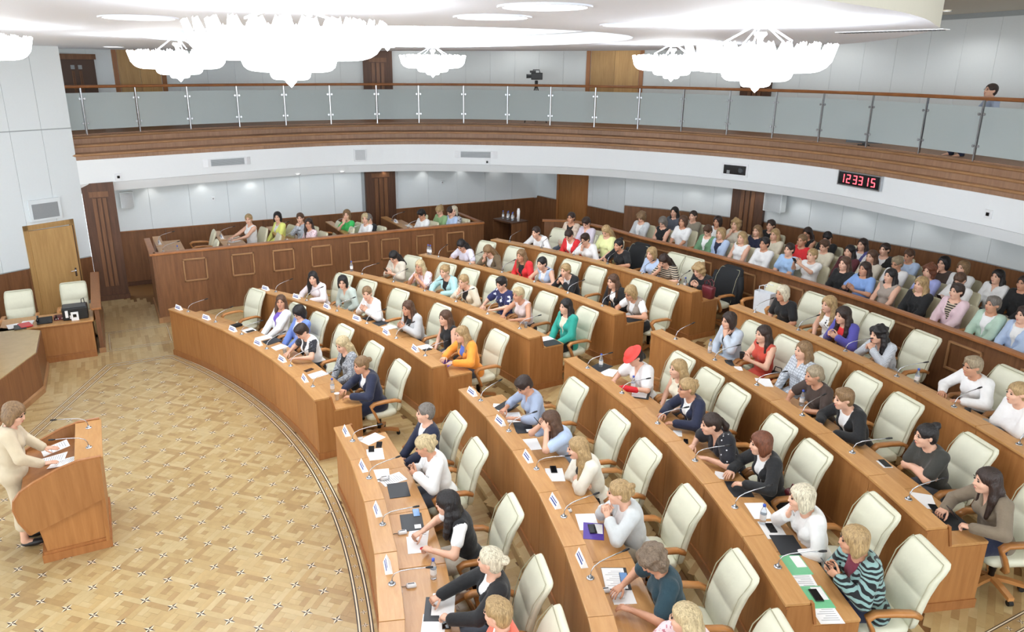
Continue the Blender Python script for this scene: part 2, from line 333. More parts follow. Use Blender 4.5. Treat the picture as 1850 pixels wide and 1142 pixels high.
def outside(x, y):
    r = math.hypot(x, y); dn = np.array([DIAG[1][1], -DIAG[1][0]]); dn = dn if dn[1] < 0 else -dn
    return r > R_OUT-.2 or x < -5.6 or dn@np.array([x, y]) > dn@DIAG[0]-.25
def near(x, y): return in_frame(x, y, 0, .06)
planks(lambda x, y: outside(x, y) and near(x, y) and math.hypot(x, y) < 15.2, (-11.5, -5.0, 8.0, 13.6), 0., -.0008, floor, 0)
planks(lambda x, y: outside(x, y) and near(x, y) and x > -5.3 and math.hypot(x, y) < 15., (-5.3, 5., 7.8, 15.), math.radians(90), -.0012, floor, 40)
# inlaid rectangle in the passage beside the box
rect = [(-7.9, 10.5), (-7.9, 11.75), (-6.75, 11.75), (-6.75, 10.5)]
for off in (-.05, .05):
    MB().sweep(rect, [(off-.013, -.004), (off-.013, .0012), (off+.013, .0012), (off+.013, -.004)], closed=True).obj('border_line', 'inlay_dark', floor)
    MB().sweep(rect, [(off-.006, -.004), (off-.006, .0018), (off+.006, .0018), (off+.006, -.004)], closed=True).obj('border_line', 'inlay_light', floor)
# terraces of the five rows: each slab carries its own planks and a light nosing board
def phs(k, n=44):
    a = math.degrees(math.asin(8.13/rowr(k, -25))); return np.linspace(-a, 34, n)
for k in range(2, 6):
    ed = [pol(rowr(k, p)-.13, p) for p in phs(k)]; bk = [pol(27.5, p) for p in np.linspace(34, -17.2, 30)]
    if k < 5: bk = [pol(rowr(k+1, p)+.2, p) for p in phs(k+1)[::-1]]
    o = structure(MB().prism(ed+bk, -.005, FLOORZ[k]-.006).obj('floor', 'floor_base'))
    MB().sweep(ed, [(-.115, FLOORZ[k]-.03), (-.115, FLOORZ[k]), (.0, FLOORZ[k]), (.012, FLOORZ[k]-.03)]).obj('step_nosing', 'oak_floor_3', o)
    n = 22; rp = resample(ed, .62)
    for a, b_ in zip(rp[:-1], rp[1:]):
        if in_frame(*a, FLOORZ[k]) or in_frame(*b_, FLOORZ[k]):
            c = ((a[0]+b_[0])/2, (a[1]+b_[1])/2); MB().sweep([(a[0]-c[0], a[1]-c[1]), (b_[0]-c[0], b_[1]-c[1])], [(-.01, FLOORZ[k]-.15), (-.01, FLOORZ[k]-.03), (.008, FLOORZ[k]-.03), (.008, FLOORZ[k]-.15)]).obj('riser_board', 'oak_floor_2', o, (c[0], c[1], 0))
    def tst(x, y, k=k):
        r = math.hypot(x, y); p = math.degrees(math.atan2(x, y)); f = rowr(k, p); nx = rowr(k+1, p)-.13 if k < 5 else 22.1
        return f-.02 < r < nx+.02 and x > -8.1 and in_frame(x, y, FLOORZ[k], .04)
    planks(tst, (-8.2, 11, 11, 23), math.radians(118), FLOORZ[k]+.0005, o, 110 if k == 4 else 24)
o = structure(MB().prism([pol(20.95, a) for a in np.linspace(-17.6, -10.5, 8)]+[pol(22.2, a) for a in np.linspace(-10.5, -17.6, 8)], .6, .75).obj('floor', 'oak_floor_2'))
# gallery platform behind the parapet
structure(MB().prism([pol(22.2, a) for a in np.linspace(-19, 34, 24)]+[pol(28, a) for a in np.linspace(34, -19, 24)], .3, .8).obj('floor', 'oak_floor_2'))
# inlaid cross strip at the end of the fourth row
for x in (6.3, 6.43):
    MB().box(x-.014, x+.014, 17.2, 18.9, FLOORZ[4], FLOORZ[4]+.0015).obj('border_line', 'inlay_dark', floor); MB().box(x-.006, x+.006, 17.2, 18.9, FLOORZ[4], FLOORZ[4]+.002).obj('border_line', 'inlay_light', floor)
for y in np.arange(17.3, 18.8, .2): link('border_star', small_star, None, floor, (6.365, y, FLOORZ[4]+.001), 0)

# ------------------------------------------------------------------ walls
def panel_row(parent, p, q, z0, z1, width, mat, name='wall_panel', th=.02, gap=.006, skip=()):
    """upright panels along the plan line p-q, proud of the wall; skip = ranges along the line"""
    p, q = np.array(p, float), np.array(q, float); L = np.linalg.norm(q-p); t = (q-p)/L; n = np.array([t[1], -t[0]]); k = max(1, int(round(L/width))); w = L/k; ang = math.atan2(t[1], t[0])
    for i in range(k):
        a, b_ = i*w+gap/2, (i+1)*w-gap/2
        if any(a < s1 and b_ > s0 for s0, s1 in skip):
            for s0, s1 in skip:
                if a < s0 < b_: b_ = s0
                if a < s1 < b_: a = s1
            if any(s0 <= a and b_ <= s1 for s0, s1 in skip) or b_-a < .03: continue
        c = p+t*(a+b_)/2; h = (b_-a)/2
        MB().box(-h, h, -th, 0, z0+gap/2, z1-gap/2).obj(name, mat, parent, (c[0], c[1], 0), ang)
def wall_core(name, pts, z0, z1, mat, th=.2):
    return structure(MB().sweep(pts, [(-th, z0), (-th, z1), (0, z1), (0, z0)]).obj(name, mat))
LC = np.array([-10.5, 10.39]); LD = np.array([math.sin(math.radians(-28)), math.cos(math.radians(-28))])
def lw(t, out=0.): n = np.array([LD[1], -LD[0]]); q = LC-LD*t+n*out; return (q[0], q[1])
wl = wall_core('wall_left', [lw(6.5), lw(0)], 0, 6.5, 'wall_joint')
D0, D1 = 6.5-1.4, 6.5-.3
panel_row(wl, lw(6.5), lw(0), .1, 1.13, .72, 'walnut', 'wainscot_panel', .025, skip=((D0, D1),))
panel_row(wl, lw(6.5), lw(0), 1.15, 4.11, .68, 'wall_white', skip=())
panel_row(wl, lw(6.5), lw(0), 4.13, 6.4, .68, 'wall_white')
ang = math.atan2(LD[1], LD[0])
MB().box(-5.1, 0, -.035, 0, 0, .1).obj('baseboard', 'walnut_dark', wl, (*lw(1.4), 0), ang)
# door in that wall: frame, leaf ajar, handle
dr = structure(MB().box(-1.1, -1.0, -.05, .02, 0, 2.09).box(-.1, 0, -.05, .02, 0, 2.09).box(-1.1, 0, -.05, .02, 1.98, 2.09).obj('door_1', 'oak_pale', None, (*lw(.3), 0), ang))
leaf = MB().box(0, .9, -.04, 0, 0.02, 1.97).obj('door_leaf', 'oak_pale', dr, (-1.0, -.035, 0), -.10)
MB().box(-.02, .0, -.045, .005, .02, 1.97).obj('leaf_edge', 'walnut_dark', leaf, (.92, 0, 0))
MB().tube([(.82, -.04, .92), (.82, -.09, .92)], .012).tube([(.82, -.085, .92), (.70, -.085, .92)], .01).box(.8, .84, -.046, -.038, .78, .98).obj('handle', 'steel', leaf)
MB().box(-1.0, -.1, .0, .015, 0, 1.98).obj('door_reveal', 'walnut_dark', dr)
sp = MB().box(-.34, .34, -.06, 0, 2.16, 2.63).obj('wall_screen', 'wall_white', None, (*lw(.88, .022), 0), ang, label='flat white framed grey screen above the open door', category='screen')
MB().box(-.28, .28, -.066, -.055, 2.21, 2.54).obj('screen_face', 'grille_grey', sp)
# side wall with wainscot and pilasters
ws = wall_core('wall_side', [(-11.7, 10.6), (-11.7, 23.5)], 0, 2.9, 'wall_joint')
panel_row(ws, (-11.7, 10.9), (-11.7, 23.45), .1, 1.42, 1.25, 'walnut', 'wainscot_panel', .025)
panel_row(ws, (-11.7, 10.9), (-11.7, 23.45), 1.44, 2.7, .95, 'wall_white', skip=((6.6, 7.5),))
MB().box(-.03, 0, 0, 12.4, 1.42, 1.44).obj('wainscot_cap', 'walnut_rail', ws, (-11.65, 10.9, 0))
MB().box(0, .05, 0, 12.4, 0, .1).obj('baseboard', 'walnut_dark', ws, (-11.7, 10.9, 0))
def pilaster(name, c, rot, w, z0, z1, dep=.16):
    o = structure(MB().box(-w/2, w/2, -dep, 0, z0, z1).obj(name, 'walnut_dark', None, (c[0], c[1], 0), rot))
    MB().box(-w/2-.02, w/2+.02, -dep-.03, 0, z0, z0+.12).obj('plinth', 'walnut_dark', o)
    for i in range(3):
        x = (i-1)*w*.16; MB().box(x-w*.055, x+w*.055, -dep-.025, -dep, z0+.35, z1-.35).obj('flute_strip', 'walnut', o)
    MB().box(-w*.3, w*.3, -dep-.012, -dep, z1-.33, z1-.2).obj('capital_block', 'walnut', o)
    return o
pilaster('trim_1', (-10.7, 10.74), math.radians(90), .68, 0, 2.85, .18)
pilaster('trim_2', (-11.68, 18.05), math.radians(90), .9, .1, 2.75, .12)
# back wall under the balcony
BW = [(-11.7, 23.45), (-9.2, 23.9), (-7.9, 24.1), (-6.5, 25.0), (-4, 26.0), (0, 26.7), (4, 26.5), (9, 25.)]
wb = wall_core('wall_back', BW, 0, 2.9, 'wall_joint')
for i, (a, b_) in enumerate(zip(BW[:-1], BW[1:])):
    sk = ((.97, 2.33),) if i == 0 else ()
    panel_row(wb, a, b_, .1, 1.49 if i < 2 else 1.72, 1.1, 'walnut', 'wainscot_panel', .025, skip=sk)
    panel_row(wb, a, b_, 1.51 if i < 2 else 1.74, 2.75, .8, 'wall_white', skip=sk)
dr2 = structure(MB().box(-.67, -.58, -.05, .05, 0, 2.62).box(.58, .67, -.05, .05, 0, 2.62).box(-.67, .67, -.05, .05, 2.5, 2.62).obj('door_2', 'oak_trim', None, (-10.05, 23.72, 0), math.atan2(.45, 2.5)))
for s in (-1, 1): MB().box(min(0, s*.575), max(0, s*.575), -.02, .02, .02, 2.49).obj('door_leaf', 'oak_panel', dr2)
pilaster('trim_3', (-4.74, 25.68), math.atan2(1., 2.5), .85, .8, 2.85, .14)
def cabinet_speaker(loc, rot, label, w=.5, h=.62, d=.22):
    o = empty('wall_speaker', loc, rot, label=label, category='speaker', group='wall speakers')
    m = MB().box(-w/2, w/2, -d, 0, 0, h).mesh('cabinet', ('wall_white',), bevel=.015); link('cabinet', m, None, o)
    n = 8; MB().prism([(-w*.45+w*.9*i/n, -d-.05*math.sin(math.pi*i/n)) for i in range(n+1)]+[(w*.45, -d+.01), (-w*.45, -d+.01)], .03, h-.03).obj('grille', 'grille_light', o)
    MB().box(-.04, .04, 0, .1, h*.4, h*.6).obj('bracket', 'grille_grey', o)
cabinet_speaker((-3.95, 25.8, 2.08), math.atan2(.7, 4.), 'boxy white loudspeaker on the wall beside the gallery pilaster')
cabinet_speaker((-11.56, 11.35, 2.05), math.radians(90), 'narrow white loudspeaker next to the corner pilaster', .3, .42, .14)
for p in ((-11.67, 13.41, 2.12), (-11.67, 20.04, 2.14)):
    o = link('wall_switch', MB().box(0, .03, -.04, .04, -.05, .05).mesh('wall_switch', ('plastic_white',), bevel=.006), None, None, p, label='small white wall sensor %s' % ('above the box desks' if p[1] < 15 else 'near the back corner of the box'), category='sensor'); MB().lathe([(0, .0), (.02, .0), (.018, .012), (0, .012)], 10).obj('lens', 'grille_grey', o, (.03, 0, 0), (0, math.radians(90), 0))

# ------------------------------------------------------------------ balcony
FAS = spline([(-10.3, 9.6), (-10.47, 10.35), (-11.0, 12.78), (-11.32, 14.8), (-11.42, 16.8), (-10.95, 18.8), (-9.9, 20.6), (-8.2, 22.7), (-6.08, 24.08), (-4, 24.95), (-1.95, 25.22), (.8, 24.88), (2.35, 24.57), (5, 23.7), (8, 22)], 8)
GLS = [(-10.75, 9.4), (-11.24, 10.69), (-11.72, 11.87), (-12.1, 13.1), (-12.32, 14.37), (-12.42, 15.64), (-12.4, 16.92), (-12.2, 18.24), (-11.85, 19.41), (-11.3, 20.61), (-10.5, 21.65), (-9.5, 22.5), (-8.45, 23.3), (-7.4, 24.0), (-6.28, 24.55), (-5.05, 24.95), (-3.86, 25.25), (-2.68, 25.43), (-1.44, 25.42), (-.13, 25.24), (1.1, 24.97), (2.35, 24.65), (3.6, 24.2), (4.9, 23.6), (6.2, 22.9), (7.4, 22.1)]
NS = 96
FAr = [np.array(p) for p in resample(FAS, sum(np.hypot(*np.diff(np.array(FAS), axis=0).T))/NS)][:NS+1]; GS = spline(GLS, 6); GLr = [np.array(p) for p in resample(GS, sum(np.hypot(*np.diff(np.array(GS), axis=0).T))/NS)][:NS+1]
fas = structure(MB().sweep([tuple(p) for p in FAr], [(-.25, 2.84), (-.25, 3.39), (0, 3.39), (0, 2.84)]).obj('wall_balcony', 'fascia_white', smooth=False))
structure(MB().sweep([tuple(p) for p in FAr], [(-3.2, 2.66), (-3.2, 2.84), (.0, 2.835), (-.1, 2.62), (-.14, 2.62), (-.16, 2.66)]).obj('ceiling_soffit', 'fascia_white'))
structure(MB().sweep([tuple(p) for p in GLr], [(-2.4, 3.7), (-2.4, 3.9), (.02, 3.9), (.02, 3.7)]).obj('floor_balcony', 'balcony_wood'))
def lerp(i, t, z): p = FAr[i]*(1-t)+GLr[i]*t; return (p[0], p[1], z)
for i in range(0, NS, 4):       # wooden cladding between white band and glass, board by board
    m = MB()
    for j in range(i, min(i+4, NS)):
        rings = [[lerp(q, t, z) for t, z in ((0, 3.385), (.0, 3.50), (.36, 3.54), (.36, 3.68), (.72, 3.72), (.72, 3.86), (1, 3.9), (1, 3.92))] for q in (j, j+1)]
        for a in range(7): m.add([rings[0][a], rings[1][a], rings[1][a+1], rings[0][a+1]], [(0, 1, 2, 3)])
    m.obj('cladding_panel', 'balcony_wood', fas)
for t, z in ((.02, 3.5), (.38, 3.68), (.74, 3.86)):
    MB().tube([lerp(j, t, z) for j in range(0, NS+1, 2)], .032, 6).obj('rail_moulding', 'walnut_frame', fas, smooth=True)
# glass balustrade
bal = empty('glass_balustrade', (*GLS[10], 3.91), label='curved frosted glass balustrade with wooden handrail along the balcony edge', category='balustrade')
def kid(name, mb, mat, parent, at, rot=0., **k):
    o = mb.obj(name, mat, None, (0, 0, 0), 0, **k); o.parent = parent; o.matrix_local = Matrix.Translation(Vector(at)-parent.location) @ Matrix.Rotation(rot, 4, 'Z') if parent.parent is None else Matrix.Translation(at); return o
hr = [(p[0], p[1]) for p in resample(GS, .42)]
kid('handrail', MB().tube([(p[0], p[1], 5.0) for p in hr], .035, 8), 'walnut_rail', bal, (0, 0, 0), smooth=True)
for a, b_ in zip(GLS[:-1], GLS[1:]):
    a, b_ = np.array(a), np.array(b_); t = unit2(b_-a); L = np.linalg.norm(b_-a); c = (a+b_)/2; ang = math.atan2(t[1], t[0]); h = L/2-.03
    kid('glass_panel', MB().box(-h, h, -.006, .006, 4.02, 4.86), 'frosted_glass', bal, (c[0], c[1], 0), ang)
    post = kid('post', MB().box(-.012, .012, -.02, .02, 3.9, 4.97), 'steel', bal, (a[0], a[1], 0), ang)
    for z in (4.17, 4.73):
        for s in (-1, 1): cl = MB().tube([(s*.055, -.022, z), (s*.055, .022, z)], .026, 8).obj('clamp', 'steel', post); 
# upper wall behind the balcony
UW = []
for i in range(0, NS+1, 2):
    t = GLr[min(i+1, NS)]-GLr[max(i-1, 0)]; t = unit2(t); UW.append(tuple(GLr[i]+np.array([-t[1], t[0]])*1.9))
wu = wall_core('wall_balcony_back', UW, 3.8, 6.6, 'wall_joint')
U2 = resample(UW, .78)
for a, b_ in zip(U2[:-1], U2[1:]):
    if in_frame(*a, 4.9, .05) or in_frame(*b_, 4.9, .05): panel_row(wu, a, b_, 3.9, 6.5, .8, 'wall_white')
UWF = resample(UW, .05)
def on_upper(px):
    """nearest place on the upper wall for a heading seen from the hall"""
    U = UWF; dif = lambda a: abs((a+math.pi) % (2*math.pi)-math.pi)
    i = int(np.argmin([dif(math.atan2(p[1]-cam.location.y, p[0]-cam.location.x)-px) for p in U])); i = min(max(i, 4), len(U)-5); t = unit2(np.array(U[i+4])-np.array(U[i-4])); return U[i], math.atan2(t[1], t[0])
def heading(u): v = _f+_r*((u-887.78)/1347.44)+_u*.32; return math.atan2(v.y, v.x)
p, r = on_upper(heading(681)); pilaster('trim_4', p, r, .9, 3.9, 5.95, .12)
p, r = on_upper(heading(1372)); pilaster('trim_5', p, r, .85, 3.9, 5.95, .12)
for n, u, w_ in ((3, 251, 1.35), (4, 1112, 1.75)):
    p, r = on_upper(heading(u)); o = structure(MB().box(-w_/2, -w_/2+.12, -.07, 0, 3.9, 6.3).box(w_/2-.12, w_/2, -.07, 0, 3.9, 6.3).obj('door_%d' % n, 'oak_trim', None, (*p, 0), r))
    for s in (-1, 1): MB().box(min(0, s*(w_/2-.13))+.004, max(0, s*(w_/2-.13))-.004, -.045, 0, 3.92, 6.3).obj('door_leaf', 'oak_pale', o)
p, r = on_upper(heading(137)); o = structure(MB().box(-.46, .46, -.06, 0, 3.9, 5.72).obj('door_5', 'door_dark', None, (*p, 0), r))
MB().box(-.5, .5, -.09, 0, 5.62, 5.75).obj('lintel', 'walnut', o)
for s in (-.09, .09):
    MB().box(s-.045, s+.045, -.075, -.06, 5.38, 5.48).obj('emblem', 'grille_grey', o)
    for q in (-.025, 0, .025): MB().box(s+q-.006, s+q+.006, -.072, -.06, 4.7, 5.34).obj('flute', 'walnut', o)
# fittings on the white band
def on_fascia(x, y, out=.0):
    i = int(np.argmin([np.hypot(*(p-np.array((x, y)))) for p in FAr])); i = min(max(i, 1), NS-1); t = unit2(FAr[i+1]-FAr[i-1]); q = FAr[i]+np.array([t[1], -t[0]])*out; return q, math.atan2(t[1], t[0])
for (x, y), lab in (((-11.25, 13.75), 'long white air vent near the stage end of the balcony band'), ((-10.0, 20.5), 'long white air vent at the bend of the balcony band')):
    q, r = on_fascia(x, y); o = empty('air_vent', (q[0], q[1], 3.12), r, label=lab, category='vent', group='air vents on the balcony band')
    MB().prism([(-.62, -.005), (-.5, -.05), (.5, -.05), (.62, -.005), (.62, .01), (-.62, .01)], -.1, .1).obj('housing', 'plastic_white', o)
    for i in range(9): MB().box(-.42, .42, -.066, -.05, -.075+i*.0175, -.068+i*.0175).obj('slat', 'grille_grey', o)
    MB().box(-.43, .43, -.054, -.048, -.082, .085).obj('grille_back', 'grille_light', o)
q, r = on_fascia(-11.4, 17.28, .02); o = link('loudspeaker', MB().box(-.17, .17, -.03, 0, -.17, .17).mesh('loudspeaker', ('plastic_white',), bevel=.01), None, None, (q[0], q[1], 3.12), r, label='square white loudspeaker grille on the balcony band', category='speaker')
MB().box(-.14, .14, -.036, -.028, -.14, .14).obj('grille', 'grille_light', o)
q, r = on_fascia(-4.35, 24.8); o = link('projector_window', MB().box(-.34, .34, -.03, 0, -.16, .16).mesh('projector_window', ('plastic_white',)), None, None, (q[0], q[1], 3.1), r, label='black glazed projector opening in the balcony band', category='projector window')
MB().box(-.29, .29, -.036, -.025, -.11, .11).obj('pane', 'black_gloss', o); MB().lathe([(.0, 0), (.075, 0), (.06, .03), (.05, .02), (0, .02)], 16).obj('lens', 'gunmetal', o, (.16, -.036, 0), (math.radians(90), 0, 0)); MB().box(-.2, -.12, -.045, -.036, -.1, -.02).obj('bracket', 'grille_grey', o)
for (x, y, z), lab in (((1.73, 24.66, 3.05), 'small square camera plate near the clock'), ((-10.65, 11.13, 2.95), 'small black camera by the stage end of the band'), ((-9.9, 20.6, 2.92), 'small black camera under the bend vent')):
    q, r = on_fascia(x, y); o = link('camera_plate', MB().box(-.07, .07, -.03, 0, -.08, .08).mesh('camera_plate', ('plastic_white',), bevel=.008), None, None, (q[0], q[1], z), r, label=lab, category='camera'); MB().box(-.028, .028, -.045, -.028, -.03, .03).obj('lens', 'black_gloss', o)
# digital clock
q, r = on_fascia(-1.25, 25.1, .02); clk = empty('digital_clock', (q[0], q[1], 3.24), r, label='digital wall clock with red digits on the balcony band', category='clock')
MB().box(-.56, .56, -.07, 0, -.155, .155).obj('case', 'steel', clk); MB().box(-.53, .53, -.076, -.068, -.13, .13).obj('display', 'black_gloss', clk)
SEG = {'1': 'bc', '2': 'abged', '3': 'abgcd', '5': 'afgcd'}
for ch, x in zip('123315', (-.425, -.26, -.085, .065, .215, .385)):
    m = MB(); w_, h_ = .042, .085
    def sg(x0, x1, z0, z1): m.box(x0, x1, -.082, -.075, z0, z1)
    for s in SEG[ch]:
        if s == 'a': sg(-w_, w_, h_-.012, h_+.004)
        if s == 'g': sg(-w_, w_, -.008, .008)
        if s == 'd': sg(-w_, w_, -h_-.004, -h_+.012)
        if s == 'b': sg(w_-.008, w_+.008, .006, h_)
        if s == 'c': sg(w_-.008, w_+.008, -h_, -.006)
        if s == 'f': sg(-w_-.008, -w_+.008, .006, h_)
        if s == 'e': sg(-w_-.008, -w_+.008, -h_, -.006)
    m.obj('digit', 'led_red', clk, (x, 0, 0))

# ------------------------------------------------------------------ ceiling
ZC = 5.87
DISC = spline([(6.6, 6.), (6.9, 9.), (6.6, 12.), (5.73, 15.4), (5.25, 16.7), (4.6, 17.9), (4., 18.8), (2., 20.75), (.1, 22.), (-2.4, 22.5), (-5., 22.2), (-7.2, 20.9), (-9.92, 17.8), (-11.6, 15.8), (-13.2, 14.2), (-13.4, 11.5), (-11.5, 8.5), (-8.5, 5.), (-4, 3.), (1., 3.), (5., 4.), (6.6, 6.)], 6)[:-1]
CO = np.array([-2.3, 15.]); 
def coffer(a, s=1.): return CO+np.array([4.25*math.cos(a), 3.45*math.sin(a)])*s
m = MB(); n = len(DISC); V = []; F = []
for p in DISC:
    a = math.atan2((p[1]-CO[1])/3.45, (p[0]-CO[0])/4.25); V += [(*p, ZC), (*coffer(a), ZC)]
for i in range(n): j = (i+1) % n; F.append((2*i, 2*j, 2*j+1, 2*i+1))
structure(m.add(V, F).obj('ceiling', 'ceiling_white'))
m = MB(); V = []; F = []
for p in DISC: V += [(*p, ZC), (*p, 6.6)]
for i in range(n): j = (i+1) % n; F.append((2*i, 2*j, 2*j+1, 2*i+1))
structure(m.add(V, F).obj('ceiling_edge', 'ceiling_beige'))
m = MB(); V = []; F = []; k = 48
for i in range(k):
    a = 2*math.pi*i/k
    for s, z in ((1, ZC), (1, ZC+.18), (.93, ZC+.18), (.93, ZC+.42), (.0, ZC+.42)): V.append((*coffer(a, s), z))
for i in range(k):
    j = (i+1) % k
    for q in range(4): F.append((5*i+q, 5*j+q, 5*j+q+1, 5*i+q+1))
structure(m.add(V, F).obj('ceiling_coffer', 'coffer_white'))
structure(MB().box(-17, 15, 2, 31, 6.6, 6.7).obj('ceiling_outer', 'ceiling_beige'))
structure(MB().prism([(6.4, 21.5), (9.5, 18.5), (12, 20), (8, 24.5)], 6.15, 6.6).obj('ceiling_beam', 'ceiling_beige'))
def downlight(x, y, z, r, lab):
    o = empty('downlight', (x, y, z), label=lab, category='downlight', group='round ceiling downlights')
    MB().lathe([(r*1.08, 0), (r*1.08, -.012), (r*.96, -.012), (r*.96, 0)], 28, cap=False).obj('ring', 'ceiling_white', o); MB().lathe([(0, -.004), (r*.96, -.004)], 28, cap=False).obj('lens', 'lamp_glow', o)
for x, y, r, lab in ((1.75, 11.34, .3, 'round recessed ceiling lamp before the big chandelier'), (3.46, 13.88, .3, 'round recessed ceiling lamp nearer the oval coffer of the middle pair'), (4.61, 13.68, .3, 'largest round recessed ceiling lamp at the top of the picture'), (3.17, 15.5, .27, 'round recessed ceiling lamp between coffer tip and large chandelier'), (4.19, 15.83, .27, 'round recessed ceiling lamp above the large audience chandelier'), (-9.86, 11.47, .2, 'round recessed ceiling lamp by the stage wall')): downlight(x, y, ZC, r, lab)
downlight(5.9, 18.9, 6.6, .16, 'small downlight on the outer ceiling by the ceiling edge'); downlight(7.6, 17.6, 6.6, .2, 'small downlight on the outer ceiling in the corner')
o = empty('ceiling_grille', (3.75, 18.45, ZC-.004), math.radians(12), label='long slotted air grille in the ceiling near its rim', category='vent')
MB().box(-.55, .55, -.09, .09, -.006, .002).obj('grille_frame', 'plastic_white', o)
for i in range(24): MB().box(-.52+i*.044, -.498+i*.044, -.075, .075, -.012, -.005).obj('grille_slat', 'gunmetal', o)

# ------------------------------------------------------------------ chandeliers
def petal_mesh(r0, z0, r1, z1, w0, w1, bulge):
    V = []; F = []; n = 9
    for i in range(n+1):
        t = (i/n)**.7; r = r0+(r1-r0)*t; z = z0+(z1-z0)*(1-math.sqrt(max(0, 1-(t*.995)**7)))/.816; w = (w0+(w1-w0)*t)*(1 if t < .92 else math.sqrt(max(.1, 1-((t-.92)/.085)**2)))
        for s in (-1, -.35, .35, 1): V.append((r+.02*(1-s*s), w*s, z-.015*(1-s*s)))
    for i in range(n):
        for j in range(3): F.append((i*4+j, i*4+j+1, i*4+5+j, i*4+4+j))
    m = MB().add(V, F).mesh('petal', ('crystal_glow',), smooth=True); return m
PET = [(petal_mesh(.16, -.235, .64, .0, .03, .085, .06), 26, 1.), (petal_mesh(.06, -.31, .30, -.225, .02, .06, .05), 18, 1.), (petal_mesh(.01, -.36, .12, -.305, .012, .04, .03), 10, 1.), (petal_mesh(.3, -.12, .5, .012, .03, .06, .02), 20, 1.)]
CH_STEM = MB().lathe([(0, .0), (.05, .0), (.06, -.02), (.03, -.05), (.02, -.1), (.05, -.14), (.02, -.18), (0, -.18)], 12).mesh('stem', ('lamp_glow',), smooth=True)
FINIAL = MB().lathe([(0, -.345), (.035, -.352), (.045, -.37), (.03, -.395), (0, -.425)], 12).mesh('finial', ('crystal_glow',), smooth=True)
CANOPY = MB().lathe([(0, 0), (.16, 0), (.15, -.03), (.05, -.05), (0, -.05)], 20).mesh('canopy', ('ceiling_white',), smooth=True)
def chandelier(x, y, zrim, ztop, s, lab):
    o = empty('chandelier', (x, y, zrim), label=lab, category='chandelier', group='crystal chandeliers')
    o.scale = (s, s, s)
    for me, n, _ in PET:
        for i in range(n): link('petal', me, None, o, (0, 0, RND.uniform(-.004, .004)), 2*math.pi*i/n)
    link('finial', FINIAL, None, o); c = link('canopy', CANOPY, None, o, (0, 0, (ztop-zrim)/s)); st = link('stem', CH_STEM, None, o, (0, 0, .1))
    for i in range(5): a = 2*math.pi*i/5+.3; MB().tube([(.05*math.cos(a), .05*math.sin(a), (ztop-zrim)/s-.02), (.3*math.cos(a), .3*math.sin(a), .02)], .008, 5).obj('arm', 'steel', o)
    d = bpy.data.lights.new('chandelier_lamp', 'POINT'); d.energy = LAMP_CHANDELIER*s; d.color = (1, .985, .96); d.shadow_soft_size = .35; l = bpy.data.objects.new('chandelier_lamp', d); l.parent = o; l.location = (0, 0, -.62); COL.objects.link(l)
for a in ((3.93, 12.1, 5.76, ZC, 1., 'largest crystal chandelier over the open floor'), (4.03, 16.3, 5.69, ZC, 1., 'large crystal chandelier over the audience in front of the gallery pilaster'), (-2.6, 12.05, 5.68, ZC, 1., 'crystal chandelier in front of the pale balcony door'), (-.9, 19.5, 5.69, ZC, 1., 'crystal chandelier partly behind the large audience one'), (-4.75, 16.85, 5.7, ZC, .98, 'small far crystal chandelier near the tripod camera'), (-.7, 9.75, 5.77, ZC, 1., 'crystal chandelier cut off over the stage'), (-1.75, 14.85, 6.1, ZC+.42, .95, 'crystal chandelier hanging inside the oval coffer')): chandelier(*a)

# soffit downlights under the balcony and added fill lamps over the balcony floor
def lamp_spot(x, y, z, power, lab, r=.07, ang=1.9):
    o = empty('spot_lamp', (x, y, z), label=lab, category='lamp', group='small recessed lamps')
    MB().lathe([(r*1.2, 0), (r*1.2, -.01), (r, -.01), (r, 0)], 16, cap=False).obj('ring', 'steel', o); MB().lathe([(0, -.003), (r, -.003)], 16, cap=False).obj('lens', 'lamp_dim', o)
    d = bpy.data.lights.new('spot_lamp', 'SPOT'); d.energy = power; d.spot_size = ang; d.spot_blend = .5; d.shadow_soft_size = .06; d.color = (1, .98, .95); l = bpy.data.objects.new('spot_light', d); l.parent = o; l.location = (0, 0, -.03); COL.objects.link(l)
k = 0
for y in np.arange(11.9, 23.2, 1.25):
    k += 1; lamp_spot(-11.52, y, 2.655, LAMP_SOFFIT, 'small recessed lamp under the balcony along the side wall')
for i in range(3, len(BW)-2):
    for t in (.15, .5, .85):
        p = np.array(BW[i])*(1-t)+np.array(BW[i+1])*t; p = p-unit2(p)*.35; k += 1; lamp_spot(p[0], p[1], 2.655, LAMP_SOFFIT*1.3, 'small recessed lamp under the balcony along the back wall')
for i in range(6, NS-8, 8):  # row of lamps added to brighten the wall behind the balcony
    t = unit2(GLr[i+1]-GLr[i-1]); q = GLr[i]+np.array([-t[1], t[0]])*.75; k += 1
    lamp_spot(q[0], q[1], 6.59, BALCONY_FILL, 'small ceiling lamp high over the balcony floor', .09, 2.6)
